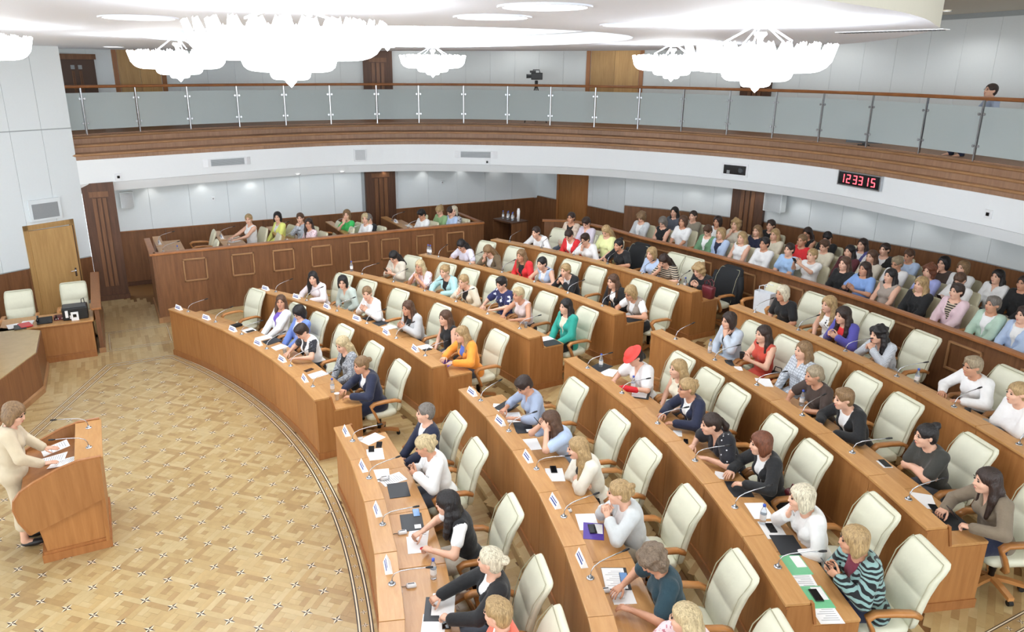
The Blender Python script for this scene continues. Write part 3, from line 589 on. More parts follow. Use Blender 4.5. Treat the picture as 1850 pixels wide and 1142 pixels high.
# ------------------------------------------------------------------ curved desks
LEDGE, WORK, DEPTH = .96, .745, .68
SPAN = {('L', 1): (-26.9, -2.17), ('L', 2): (-24.25, -2.06), ('L', 3): (-21.62, -2.17), ('L', 4): (-19.89, -2.04), ('L', 5): (-18.33, -2.06), ('R', 1): (1.92, 26.7), ('R', 2): (1.42, 23.6), ('R', 3): (1.27, 20.7), ('R', 4): (.94, 18.6), ('R', 5): (.54, 16.9)}
def seams(b, k): a, c = SPAN[(b, k)]; return [a+(c-a)*i/6 for i in range(7)]
ORD = {1: 'front', 2: 'second', 3: 'third', 4: 'fourth', 5: 'fifth'}
def quad(k, p0, p1, o0, o1):
    """plan quad of a desk piece between two headings and two depths"""
    g = .003/rowr(k, p0)*57.3; p0, p1 = p0+g, p1-g
    return [pol(rowr(k, p0)+o0, p0), pol(rowr(k, p1)+o0, p1), pol(rowr(k, p1)+o1, p1), pol(rowr(k, p0)+o1, p0)]
def centred(poly, z0, z1, name, mat, parent, bevel=0.):
    c = cen(poly); a = math.atan2(poly[1][1]-poly[0][1], poly[1][0]-poly[0][0]); ca, sa = math.cos(-a), math.sin(-a)
    q = [((x-c[0])*ca-(y-c[1])*sa, (x-c[0])*sa+(y-c[1])*ca) for x, y in poly]
    return MB().prism(q, z0, z1).obj(name, mat, parent, (c[0], c[1], 0), a, bevel=bevel)
for (b, k), (pa, pb) in SPAN.items():
    F = FLOORZ[k]; blk = 'far' if b == 'L' else 'near'
    d = empty('curved_desk', (0, 0, F), label='curved oak desk, %s row of the block %s the central aisle' % (ORD[k], 'beyond' if b == 'L' else 'on the camera side of'), category='desk', group='curved oak desks')
    s = seams(b, k); base = -F if k > 1 else 0
    for i in range(6):
        p0, p1 = s[i], s[i+1]
        centred(quad(k, p0, p1, 0, .022), .1, LEDGE-.05, 'front_panel', 'oak_panel', d)
        centred(quad(k, p0, p1, -.022, .2), LEDGE-.03, LEDGE, 'ledge', 'oak_top', d, .005)
        centred(quad(k, p0, p1, .175, .195), WORK, LEDGE-.03, 'ledge_riser', 'oak_panel', d)
        centred(quad(k, p0, p1, .19, DEPTH), WORK-.03, WORK, 'worktop', 'oak_top', d, .005)
        q = quad(k, (p0+p1)/2-.18, (p0+p1)/2+.18, .195, .2); centred(q, WORK+.04, WORK+.14, 'socket_plate', 'grille_light', d)
    path = [pol(rowr(k, p), p) for p in s][::-1]
    sg = 1
    MB().sweep(path, [(-.02, 0), (-.02, .115), (.012, .115), (.026, .09), (.026, 0)]).obj('plinth', 'oak_trim', d)
    MB().sweep(path, [(-.01, LEDGE-.055), (-.01, LEDGE-.03), (.016, LEDGE-.03), (.008, LEDGE-.055)]).obj('edge_moulding', 'oak_trim', d)
    for p, e in ((pa, -1), (pb, 1)):
        r = rowr(k, p); a = math.radians(p)
        prof = [(0, .0), (0, LEDGE-.03), (.2, LEDGE-.03), (.215, LEDGE-.03), (.262, WORK-.03), (DEPTH-.01, WORK-.03), (DEPTH-.01, 0)]
        V = []; F2 = []; n = len(prof)
        for t in (0, .025):
            for u, z in prof: q = np.array(pol(r+u, p))+np.array([math.cos(a), -math.sin(a)])*(-e*t); V.append((q[0], q[1], z))
        F2 = [tuple(range(n)), tuple(range(n, 2*n))[::-1]]+[(i, (i+1) % n, n+(i+1) % n, n+i) for i in range(n)]
        MB().add(V, F2).obj('end_panel', 'oak_panel', d)
        tr = np.array([math.cos(a), -math.sin(a)])*e
        V = []
        for t in (-.03, .012):
            for u, z in ((.2, LEDGE), (.225, LEDGE), (.275, WORK-.005), (.25, WORK-.005)): q = np.array(pol(r+u, p))+tr*t; V.append((q[0], q[1], z))
        MB().add(V, [(0, 1, 2, 3), (7, 6, 5, 4), (0, 4, 5, 1), (1, 5, 6, 2), (2, 6, 7, 3), (3, 7, 4, 0)]).obj('end_trim', 'oak_trim', d)
        V = [(*(np.array(pol(r+u, p))+tr*t), z) for t in (0, .014) for u, z in ((-.02, 0), (DEPTH, 0), (DEPTH, .1), (-.02, .1))]
        MB().add(V, [(0, 1, 2, 3), (7, 6, 5, 4), (0, 4, 5, 1), (1, 5, 6, 2), (2, 6, 7, 3), (3, 7, 4, 0)]).obj('plinth', 'oak_trim', d)

# ------------------------------------------------------------------ parapet of the gallery and side box
def framed_panel(parent, c, rot, w, h, zc, mat='walnut_frame', t=.028):
    o = MB().box(-w/2, w/2, -t, 0, zc+h/2-.035, zc+h/2).box(-w/2, w/2, -t, 0, zc-h/2, zc-h/2+.035).box(-w/2, -w/2+.03, -t, 0, zc-h/2, zc+h/2).box(w/2-.03, w/2, -t, 0, zc-h/2, zc+h/2).obj('panel_frame', mat, parent, (c[0], c[1], 0), rot, bevel=.006)
par = empty('parapet', (0, 0, .6), label='long dark walnut parapet with framed panels in front of the gallery rows', category='parapet')
PA = [-16.65+2.97*i for i in range(17)]
for i, (p0, p1) in enumerate(zip(PA[:-1], PA[1:])):
    rr = 22.15+(.2 if p0 < -12 else 0); r1 = 22.15+(.2 if p1 < -12 else 0)
    q = [pol(rr, p0), pol(r1, p1), pol(r1+.06, p1), pol(rr+.06, p0)]
    centred(q, -.02, 1.14, 'wall_panel', 'walnut', par)
    m = (p0+p1)/2; a = math.radians(m); framed_panel(par, pol((rr+r1)/2*math.cos(math.radians(1.48)), m), -a, .56, .45, .76)
path = [pol(22.15+(.2 if p < -12 else 0), p) for p in PA][::-1]
MB().sweep(path, [(-.12, 1.14), (-.12, 1.17), (-.06, 1.185), (.015, 1.18), (.03, 1.16), (.02, 1.13)]).obj('top_rail', 'walnut_rail', par)
MB().sweep(path, [(-.01, 0), (-.01, .15), (.012, .15), (.03, .1), (.03, 0)]).obj('baseboard', 'walnut_dark', par)
rp = [(-6.78, 20.72), (-6.62, 21.35)]
MB().sweep([(-6.82, 20.75), (-6.42, 21.35)], [(-.06, 0), (-.06, 1.14), (0, 1.14), (0, 0)]).obj('return_panel', 'walnut', par)
MB().sweep([(-6.84, 20.7), (-6.42, 21.38)], [(-.09, 1.14), (-.09, 1.18), (.03, 1.18), (.03, 1.14)]).obj('return_rail', 'walnut_rail', par)
# box along the side wall
bx = empty('side_box', (-8.12, 11.65, 0), label='dark walnut side box front with eight framed square panels', category='parapet')
BX0, BY0, BY1, BH = -8.12, 11.65, 19.62, 1.585
nb = 8
for i in range(nb):
    y0, y1 = (BY1-BY0)*i/nb, (BY1-BY0)*(i+1)/nb
    MB().box(-.05, 0, y0+.001, y1-.001, .1, BH-.05).obj('front_panel', 'walnut', bx)
for i, y in enumerate((12.33, 13.36, 14.28, 15.18, 16.12, 16.93, 17.87, 18.72)): framed_panel(bx, (0.0, y-BY0+.12), math.radians(90), .5, .52, 1.14)
MB().box(-.06, .03, 0, BY1-BY0, 0, .1).box(-.06, .018, 0, BY1-BY0, .1, .13).obj('baseboard', 'walnut_frame', bx)
MB().box(-.14, .025, -.03, BY1-BY0+.03, BH-.05, BH).obj('top_rail', 'walnut_rail', bx, bevel=.012)
MB().box(-1.75, 0, -.05, 0, 0, BH-.05).obj('end_panel', 'walnut', bx); MB().box(-1.75, .02, -.1, .03, BH-.05, BH).obj('end_rail', 'walnut_rail', bx, bevel=.012); MB().box(-1.75, .02, -.08, 0, 0, .12).obj('end_base', 'walnut_frame', bx)
MB().box(-1.6, 0, BY1-BY0, BY1-BY0+.05, 0, BH-.05).obj('end_panel', 'walnut', bx); MB().box(-1.6, .02, BY1-BY0-.05, BY1-BY0+.07, BH-.05, BH).obj('end_rail', 'walnut_rail', bx, bevel=.012)
structure(MB().box(-11.34, -8.17, 11.7, 19.62, 0, .55).obj('floor', 'oak_floor_2'))
BOXD = ((11.78, 'first'), (13.2, 'second'), (14.55, 'third'), (16.15, 'fourth'), (17.75, 'fifth'))
for y, nm in BOXD:
    d = empty('box_desk', (-8.2, y, .55), label='%s small desk inside the side box counted from the stage' % nm, category='desk', group='desks inside the side box')
    for j in range(2):
        x = -.15-j*1.25; MB().box(x-1.2, x, 0, .18, .84, .87).obj('ledge', 'oak_top', d, bevel=.004); MB().box(x-1.2, x, .2, .62, .70, .73).obj('worktop', 'oak_top', d, bevel=.004); MB().box(x-1.2, x, 0, .025, .0, .84).obj('front_panel', 'walnut', d)
    for x in (-.15, -2.57): MB().box(x-.03, x, .02, .6, 0, .70).obj('end_panel', 'walnut', d)

# ------------------------------------------------------------------ stage side: dais, presidium desk, clerk desk, divider
ds = structure(MB().prism([(-6.29, 9.46), (-5.02, 9.45), (-3.73, 8.92), (-1.2, 7.9), (-1.2, 4.5), (-7.6, 4.5), (-7.2, 8.2)], 0, .75).obj('floor_dais', 'oak_floor_1'))
DP = [(-7.0, 8.6), (-6.29, 9.46), (-5.02, 9.45), (-3.73, 8.92), (-1.2, 7.9)]
for a, b_ in zip(DP[:-1], DP[1:]):
    L = math.hypot(b_[0]-a[0], b_[1]-a[1]); panel_row(ds, b_, a, .12, .74, 1.4, 'walnut', 'front_panel', .015)
MB().sweep(DP[::-1], [(0, 0), (0, .12), (.02, .12), (.04, .09), (.04, 0)]).obj('baseboard', 'walnut_frame', ds)
DT = [(-6.2, 9.36), (-5.05, 9.36), (-3.7, 8.82)]
prs = empty('presidium_desk', (-5.2, 8.9, .75), label='tall oak presidium desk front on the dais, cut off by the picture edge', category='desk')
PD = [(-6.9, 8.4), (-6.1, 8.75), (-4.45, 8.75), (-1.4, 7.6)]
for a, b_ in zip(PD[:-1], PD[1:]):
    a, b_ = np.array(a), np.array(b_); L = np.linalg.norm(b_-a); t = (b_-a)/L; c = (a+b_)/2
    kid('front_panel', MB().box(-L/2, L/2, -.03, 0, .85, 1.5), 'oak_panel', prs, (c[0], c[1], 0), math.atan2(-t[1], -t[0]) if False else math.atan2(t[1], t[0])+math.pi)
kid('plinth', MB().sweep(PD[::-1], [(-.02, .75), (-.02, .87), (.02, .87), (.045, .84), (.045, .75)]), 'oak_trim', prs, (0, 0, 0))
kid('desk_top', MB().sweep(PD[::-1], [(-.5, 1.5), (-.5, 1.53), (.04, 1.53), (.04, 1.5)]), 'oak_top', prs, (0, 0, 0))
ck = empty('clerk_desk', (-6.55, 9.4, 0), label='straight oak desk carrying a printer beside the dais', category='desk')
MB().box(-.03, 0, -.6, .92, .1, .70).obj('front_panel', 'oak_panel', ck); MB().box(-.03, .03, -.6, .92, 0, .1).box(-.03, .018, -.6, .92, .1, .125).obj('plinth', 'oak_trim', ck)
MB().box(-.75, .03, -.62, .95, .72, .75).obj('worktop', 'oak_top', ck, bevel=.006); MB().box(-.02, .015, -.6, .92, .70, .72).obj('edge_moulding', 'oak_trim', ck)
MB().box(-.72, -.03, .9, .92, 0, .72).obj('end_panel', 'oak_panel', ck)
dv = empty('divider_wall', (-6.7, 10.42, 0), label='low walnut divider wall with flat cap next to the clerk desk', category='partition')
MB().box(-3.0, 0, -.04, .04, .1, .9).obj('panel', 'walnut', dv); MB().box(-3.0, .03, -.09, .09, .9, .94).obj('cap', 'oak_trim', dv, bevel=.008); MB().box(-3.0, .02, -.06, .06, 0, .1).obj('base', 'walnut_frame', dv)

# ------------------------------------------------------------------ rostrum
ros = empty('rostrum', (-.1, 9.9, 0), label='curved-sided oak rostrum with two microphones where the speaker stands', category='lectern')
MB().box(-.52, .52, -.22, .5, 0, .1).box(-.5, .5, -.2, .48, .1, .13).obj('plinth', 'oak_trim', ros)
for s in (-1, 1):
    V = [(s*.485, -.16, .09), (s*.485, .475, .09), (s*.485, .49, .75), (s*.485, -.22, .55)]; W_ = [(s*.45, y, z) for _, y, z in V]
    MB().add(V+W_, [(0, 1, 2, 3), (7, 6, 5, 4), (0, 4, 5, 1), (1, 5, 6, 2), (2, 6, 7, 3), (3, 7, 4, 0)]).obj('base_side', 'oak_panel', ros)
    pr = [(.52, 1.2), (.5, .68), (-.28, .42), (-.36, .6), (-.39, .76), (-.37, .87), (-.3, .96), (-.16, 1.04), (.1, 1.15), (.3, 1.2)]
    V = [(s*.56, y, z) for y, z in pr]+[(s*.525, y, z) for y, z in pr]; n = len(pr)
    MB().add(V, [tuple(range(n)), tuple(range(n, 2*n))[::-1]]+[(i, (i+1) % n, n+(i+1) % n, n+i) for i in range(n)]).obj('wing_panel', 'oak_panel', ros)
    MB().tube([(s*.542, y, z+.008) for y, z in pr[2:]+[(.53, 1.2)]], .022, 6).obj('wing_edge', 'oak_trim', ros)
V = [(-.53, .48, .1), (.53, .48, .1), (.53, .52, 1.2), (-.53, .52, 1.2), (-.53, .44, .1), (.53, .44, .1), (.53, .48, 1.2), (-.53, .48, 1.2)]
MB().add(V, [(0, 1, 2, 3), (7, 6, 5, 4), (0, 4, 5, 1), (1, 5, 6, 2), (2, 6, 7, 3), (3, 7, 4, 0)]).obj('front_panel', 'oak_panel', ros)
MB().box(-.54, .54, .26, .55, 1.18, 1.205).obj('top_ledge', 'oak_top', ros, bevel=.005)
V = [(-.525, -.3, .95), (.525, -.3, .95), (.525, .28, 1.05), (-.525, .28, 1.05)]
MB().add(V+[(x, y, z-.025) for x, y, z in V], [(0, 1, 2, 3), (7, 6, 5, 4), (0, 4, 5, 1), (1, 5, 6, 2), (2, 6, 7, 3), (3, 7, 4, 0)]).obj('reading_board', 'oak_trim', ros)
MB().box(-.525, .525, .26, .275, 1.04, 1.19).obj('inner_back', 'gunmetal', ros)

# ------------------------------------------------------------------ chairs
def loft(rings, cap=True):
    """closed rings of equal length"""
    m = MB(); n = len(rings[0]); V = [p for r in rings for p in r]; F = []
    for i in range(len(rings)-1):
        for j in range(n): k = (j+1) % n; F.append((i*n+j, i*n+k, (i+1)*n+k, (i+1)*n+j))
    if cap: F += [tuple(range(n))[::-1], tuple(range((len(rings)-1)*n, len(rings)*n))]
    return m.add(V, F)
def rrect(w, d, y, z, tilt=0., r=.35, n=16):
    out = []
    for i in range(n):
        a = 2*math.pi*(i+.5)/n; c, s = math.cos(a), math.sin(a); e = 2/5.; x = w/2*math.copysign(abs(c)**e, c); v = d/2*math.copysign(abs(s)**e, s); out.append((x, y+v*math.cos(tilt), z+v*math.sin(tilt)))
    return out
def back_rings(h=.62, w=.5, lean=.2):
    """padded back rising from the seat, rolled over at the top"""
    P = [(0, .0, .07, .9), (.06, -.005, .095, .96), (.18, -.015, .1, 1.), (.33, -.05, .095, 1.), (.345, -.058, .086, 1.), (.36, -.058, .098, 1.), (.5, -.11, .1, 1.), (.58, -.155, .105, 1.), (.635, -.185, .1, .97), (.665, -.205, .07, .9), (.675, -.21, .03, .8)]
    return [rrect(w*f, d, y, z*h/.675, -.25) for z, y, d, f in P]
CH = {}
CH['backrest'] = loft([[(x, y-.24, z+.47) for x, y, z in r] for r in back_rings(.66, .51)]).mesh('backrest', ('leather',), smooth=True)
side = []
CH['piping'] = MB().tube([(-.243, -.24+.045, .5), (-.248, -.27+.045, .72), (-.248, -.33+.045, .95), (-.238, -.42+.045, 1.08), (-.22, -.45+.05, 1.125), (.22, -.45+.05, 1.125), (.238, -.42+.045, 1.08), (.248, -.33+.045, .95), (.248, -.27+.045, .72), (.243, -.24+.045, .5)], .005, 5).mesh('piping', ('leather_piping',), smooth=True)
CH['seat'] = loft([rrect(.40, .38, .02, .40), rrect(.5, .48, .02, .415), rrect(.53, .51, .02, .45), rrect(.52, .5, .02, .485), rrect(.46, .44, .02, .5), rrect(.2, .2, .02, .505)]).mesh('seat', ('leather',), smooth=True)
def arm(s):
    pth = [(s*.24, .1, .36), (s*.3, .14, .44), (s*.305, .2, .58), (s*.3, .24, .66), (s*.295, .18, .70), (s*.295, 0, .70), (s*.29, -.16, .685), (s*.275, -.25, .64)]
    return loft([[(p[0]+a, p[1]+b_*nz[0], p[2]+b_*nz[1]) for a, b_ in ((-.032, -.02), (.032, -.02), (.036, 0), (.032, .02), (-.032, .02), (-.036, 0))] for p, nz in zip(pth, ((1, 0), (.9, .4), (1, .1), (.8, .6), (.2, 1), (0, 1), (-.1, 1), (-.3, 1)))]).mesh('armrest', ('arm_wood',), smooth=True)
CH['armrest_l'], CH['armrest_r'] = arm(-1), arm(1)
CH['column'] = MB().lathe([(.05, .36), (.05, .40), (.12, .405), (.12, .38), (.035, .36), (.035, .2), (.028, .2), (.028, .12)], 12).mesh('column', ('black',), smooth=True)
CH['foot'] = loft([[(0+a, y, z+b_) for a, b_ in ((-.03, -.02), (.03, -.02), (.03, .02), (-.03, .02))] for y, z in ((0, .12), (.15, .105), (.3, .075))]).mesh('foot', ('arm_wood',))
CH['caster'] = MB().tube([(-.022, .29, .03), (.022, .29, .03)], .03, 10).mesh('caster', ('black',))
# lighter stacking armchair of the gallery and the box
G = {}
G['backrest'] = loft([[(x, y-.2, z+.44) for x, y, z in rrect(.47*f, d, yy, zz, -.2)] for zz, yy, d, f in ((0, 0, .05, .9), (.05, 0, .075, .98), (.2, -.015, .08, 1.), (.36, -.06, .08, 1.), (.48, -.1, .075, .98), (.55, -.125, .06, .9), (.575, -.135, .03, .75))]).mesh('backrest', ('leather_warm',), smooth=True)
G['seat'] = loft([rrect(.42, .4, .02, .40), rrect(.49, .46, .02, .41), rrect(.5, .48, .02, .44), rrect(.48, .45, .02, .465), rrect(.3, .3, .02, .475)]).mesh('seat', ('leather_warm',), smooth=True)
G['leg'] = MB().tube([(0, 0, 0), (0, 0, .42)], .018, 8).mesh('leg', ('arm_wood',))
def armchair(x, y, z, rot, label, group, kind):
    o = empty('armchair', (x, y, z), rot, label=label, category='armchair', group=group)
    if kind == 'swivel':
        b = link('backrest', CH['backrest'], None, o); link('piping', CH['piping'], None, b); link('seat', CH['seat'], None, o); link('armrest', CH['armrest_l'], None, o); link('armrest', CH['armrest_r'], None, o); link('column', CH['column'], None, o)
        for i in range(5): f = link('foot', CH['foot'], None, o, (0, 0, 0), 2*math.pi*i/5+.3); link('caster', CH['caster'], None, f)
    else:
        link('backrest', G['backrest'], None, o); link('seat', G['seat'], None, o); link('armrest', CH['armrest_l'], None, o); link('armrest', CH['armrest_r'], None, o)
        for sx in (-.2, .2):
            for sy in (-.18, .2): link('leg', G['leg'], None, o, (sx, sy, 0))
    return o
# ---------------------------------------------------------------- people
def smin(a, b, k):
    h = np.clip(.5 + .5*(b-a)/k, 0, 1)
    return b + (a-b)*h - k*h*(1-h)

def axis(lo, hi, c, flo=None, fhi=None, fine=None):
    if flo is None:
        n = max(3, int(round((hi-lo)/c))); return np.linspace(lo, hi, n+1).astype(np.float32)
    flo = max(lo, flo); fhi = min(hi, fhi); out = []
    if flo-lo > 1e-3: out.append(np.linspace(lo, flo, max(1, int(round((flo-lo)/c)))+1)[:-1])
    out.append(np.linspace(flo, fhi, max(2, int(round((fhi-flo)/fine)))+1))
    if hi-fhi > 1e-3: out.append(np.linspace(fhi, hi, max(1, int(round((hi-fhi)/c)))+1)[1:])
    return np.concatenate(out).astype(np.float32)

class Field:
    """signed distance on a rectilinear grid, shapes blended in one after the other"""
    def __init__(s, xs, ys, zs):
        s.a = (xs, ys, zs); s.d = np.full((len(xs), len(ys), len(zs)), .25, np.float32)
    def win(s, lo, hi, m=.07):
        sl = []
        for a, l, h in zip(s.a, lo, hi):
            i = int(np.searchsorted(a, l-m)); j = int(np.searchsorted(a, h+m)); i = max(0, i-1); j = min(len(a), j+1)
            if j-i < 1: return None
            sl.append(slice(i, j))
        X = s.a[0][sl[0]][:, None, None]; Y = s.a[1][sl[1]][None, :, None]; Z = s.a[2][sl[2]][None, None, :]
        return tuple(sl), X, Y, Z
    def blend(s, w, v, k):
        s.d[w] = np.minimum(s.d[w], v) if k <= 0 else smin(s.d[w], v, k)
    def cone(s, p, q, r1, r2, k=.02, sx=1.):
        p = np.asarray(p, float); q = np.asarray(q, float); m = max(r1, r2)
        w = s.win(np.minimum(p, q)-m, np.maximum(p, q)+m)
        if w is None: return
        sl, X, Y, Z = w; u = q-p; L = max(float(u@u), 1e-9)
        dx, dy, dz = X-p[0], Y-p[1], Z-p[2]
        t = np.clip((dx*u[0]+dy*u[1]+dz*u[2])/L, 0, 1)
        v = np.sqrt((dx-t*u[0])**2+(dy-t*u[1])**2+(dz-t*u[2])**2)-(r1+(r2-r1)*t)
        s.blend(sl, v, k)
    def ell(s, c, r, k=.02, M=None, o=None, cut=False, wob=None):
        """ellipsoid; with M,o the centre c is given in the frame (M,o)"""
        c = np.asarray(c, float); r = np.asarray(r, float); R = float(r.max())
        wc = c if M is None else o+M@c
        w = s.win(wc-R, wc+R)
        if w is None: return
        sl, X, Y, Z = w
        if M is None: x, y, z = X-c[0], Y-c[1], Z-c[2]
        else:
            a, b, e = X-o[0], Y-o[1], Z-o[2]
            x = a*M[0, 0]+b*M[1, 0]+e*M[2, 0]-c[0]; y = a*M[0, 1]+b*M[1, 1]+e*M[2, 1]-c[1]; z = a*M[0, 2]+b*M[1, 2]+e*M[2, 2]-c[2]
        k0 = np.sqrt((x/r[0])**2+(y/r[1])**2+(z/r[2])**2)+1e-6
        k1 = np.sqrt((x/r[0]**2)**2+(y/r[1]**2)**2+(z/r[2]**2)**2)+1e-6
        v = k0*(k0-1)/k1
        if wob is not None: v = v+wob(x+c[0], y+c[1], z+c[2])
        if cut: s.d[sl] = np.maximum(s.d[sl], -v) if k <= 0 else -smin(-s.d[sl], v, k)
        else: s.blend(sl, v, k)
    def mesh(s):
        d = s.d; xs, ys, zs = s.a; n = d < 0
        c = n[:-1, :-1, :-1].astype(np.int8)
        for a in (0, 1):
            for b in (0, 1):
                for e in (0, 1):
                    if a or b or e: c = c+n[a:d.shape[0]-1+a, b:d.shape[1]-1+b, e:d.shape[2]-1+e]
        act = (c > 0) & (c < 8); I, J, K = np.nonzero(act)
        idx = np.full(c.shape, -1, np.int32); idx[I, J, K] = np.arange(len(I))
        P = np.zeros((len(I), 3)); cnt = np.zeros(len(I))
        for a, b in (((0,0,0),(1,0,0)),((0,1,0),(1,1,0)),((0,0,1),(1,0,1)),((0,1,1),(1,1,1)),((0,0,0),(0,1,0)),((1,0,0),(1,1,0)),((0,0,1),(0,1,1)),((1,0,1),(1,1,1)),((0,0,0),(0,0,1)),((1,0,0),(1,0,1)),((0,1,0),(0,1,1)),((1,1,0),(1,1,1))):
            va = d[I+a[0], J+a[1], K+a[2]]; vb = d[I+b[0], J+b[1], K+b[2]]; cr = (va < 0) != (vb < 0)
            t = np.where(cr, va/np.where(cr, va-vb, 1), 0)
            pa = np.stack([xs[I+a[0]], ys[J+a[1]], zs[K+a[2]]], 1); pb = np.stack([xs[I+b[0]], ys[J+b[1]], zs[K+b[2]]], 1)
            P += np.where(cr[:, None], pa+t[:, None]*(pb-pa), 0); cnt += cr
        P /= cnt[:, None]
        F = []
        for ax in range(3):
            o = [slice(1, -1)]*3; o[ax] = slice(0, d.shape[ax]-1)
            e0 = [slice(1, d.shape[i]-1) for i in range(3)]; e1 = list(e0); e0[ax] = slice(0, -1); e1[ax] = slice(1, None)
            s0 = n[tuple(e0)]; s1 = n[tuple(e1)]; A, B, Cc = np.nonzero(s0 != s1); fl = s0[A, B, Cc]
            off = [1, 1, 1]; off[ax] = 0; g = np.stack([A+off[0], B+off[1], Cc+off[2]], 1)
            u, v = [(1, 2), (2, 0), (0, 1)][ax]
            def cell(du, dv):
                h = g.copy(); h[:, u] -= du; h[:, v] -= dv; return idx[h[:, 0], h[:, 1], h[:, 2]]
            q = np.stack([cell(1, 1), cell(0, 1), cell(0, 0), cell(1, 0)], 1)
            q = np.where(fl[:, None], q, q[:, ::-1]); F.append(q)
        return P, np.concatenate(F)

def np_mesh(name, P, F, mats=()):
    """mesh from vertex array and quad array, smooth shaded"""
    F = F[(F >= 0).all(1)]
    me = bpy.data.meshes.new(name); me.vertices.add(len(P)); me.vertices.foreach_set('co', np.ascontiguousarray(P, np.float32).ravel())
    me.loops.add(F.size); me.loops.foreach_set('vertex_index', np.ascontiguousarray(F, np.int32).ravel())
    me.polygons.add(len(F)); me.polygons.foreach_set('loop_start', np.arange(0, F.size, 4, dtype=np.int32))
    me.polygons.foreach_set('use_smooth', np.ones(len(F), bool))
    for m in mats: me.materials.append(m)
    me.update(calc_edges=True); return me

def rz(a): c, s = math.cos(a), math.sin(a); return np.array([[c, -s, 0], [s, c, 0], [0, 0, 1.]])
def rx(a): c, s = math.cos(a), math.sin(a); return np.array([[1., 0, 0], [0, c, -s], [0, s, c]])
def ry(a): c, s = math.cos(a), math.sin(a); return np.array([[c, 0, s], [0, 1., 0], [-s, 0, c]])
def unit(v): v = np.asarray(v, float); return v/max(np.linalg.norm(v), 1e-9)

def hand_template(curl):
    """right hand, palm down, fingers along +Y, thumb at -X: palm, four bent fingers and a thumb"""
    V = []; F = []
    def tube(pts, rad, n=6, flat=1.):
        base = len(V); pts = [np.array(p, float) for p in pts]
        for i, p in enumerate(pts):
            t = unit(pts[min(i+1, len(pts)-1)]-pts[max(i-1, 0)]); a = unit(np.cross(t, (0, 0, 1.)) if abs(t[2]) < .95 else np.cross(t, (1., 0, 0))); b = np.cross(a, t)
            for j in range(n):
                g = 2*math.pi*j/n; V.append(p+rad[i]*(a*math.cos(g)+b*math.sin(g)*flat))
        for i in range(len(pts)-1):
            for j in range(n):
                k = (j+1) % n; F.append((base+i*n+j, base+i*n+k, base+(i+1)*n+k, base+(i+1)*n+j))
        m = base+(len(pts)-1)*n
        F.append((m, m+1, m+2, m+3)); F.append((m, m+3, m+4, m+5))
        F.append((base+3, base+2, base+1, base)); F.append((base+5, base+4, base+3, base))
    # palm as a flattened tube
    b0 = len(V)
    for y, a, h in ((-.035, .026, .02), (0, .029, .02), (.04, .04, .016), (.075, .041, .014), (.09, .036, .01)):
        for j in range(8):
            g = 2*math.pi*j/8; V.append(np.array([a*math.cos(g), y, h*math.sin(g)]))
    for i in range(4):
        for j in range(8):
            k = (j+1) % 8; F.append((b0+i*8+j, b0+i*8+k, b0+(i+1)*8+k, b0+(i+1)*8+j))
    F.append((b0+32, b0+33, b0+34, b0+35)); F.append((b0+32, b0+35, b0+36, b0+39)); F.append((b0+36, b0+37, b0+38, b0+39))
    for x, L, f in ((-.03, .072, -.05), (-.0105, .081, -.01), (.0095, .076, .03), (.0285, .06, .08)):
        p = np.array([x, .078, 0.]); a = 0.; pts = [p]; r = [.0092]
        for seg, rr in ((.42, .0088), (.32, .008), (.26, .006)):
            a += curl; p = p+L*seg*np.array([math.sin(f), math.cos(a)*math.cos(f), -math.sin(a)]); pts.append(p); r.append(rr)
        tube(pts, r)
    p = np.array([-.03, .02, -.004]); pts = [p]
    for dv in ((-.022, .026, -.008), (-.008, .028, -.012-.02*curl), (.004, .02, -.01-.01*curl)): p = p+np.array(dv); pts.append(p)
    tube(pts, [.013, .011, .0095, .007])
    return np.array(V), np.array(F)
HANDS = {c: hand_template(v) for c, v in (('flat', .1), ('soft', .38), ('curl', .95))}

def ik(S, W, l1, l2, hint):
    S, W = np.asarray(S, float), np.asarray(W, float); v = W-S; L = np.linalg.norm(v); mx = (l1+l2)*.985
    if L > mx: W = S+v/L*mx; v = W-S; L = mx
    a = (l1*l1-l2*l2+L*L)/(2*L); h = math.sqrt(max(l1*l1-a*a, 1e-5)); t = v/L
    n = np.asarray(hint, float); n = unit(n-t*(n@t)); return S+t*a+n*h, W

def lines(freq, amp, ax=0):
    return lambda x, y, z: amp*np.sin(freq*np.arctan2(x, y+.001)+6*np.sin(z*18))

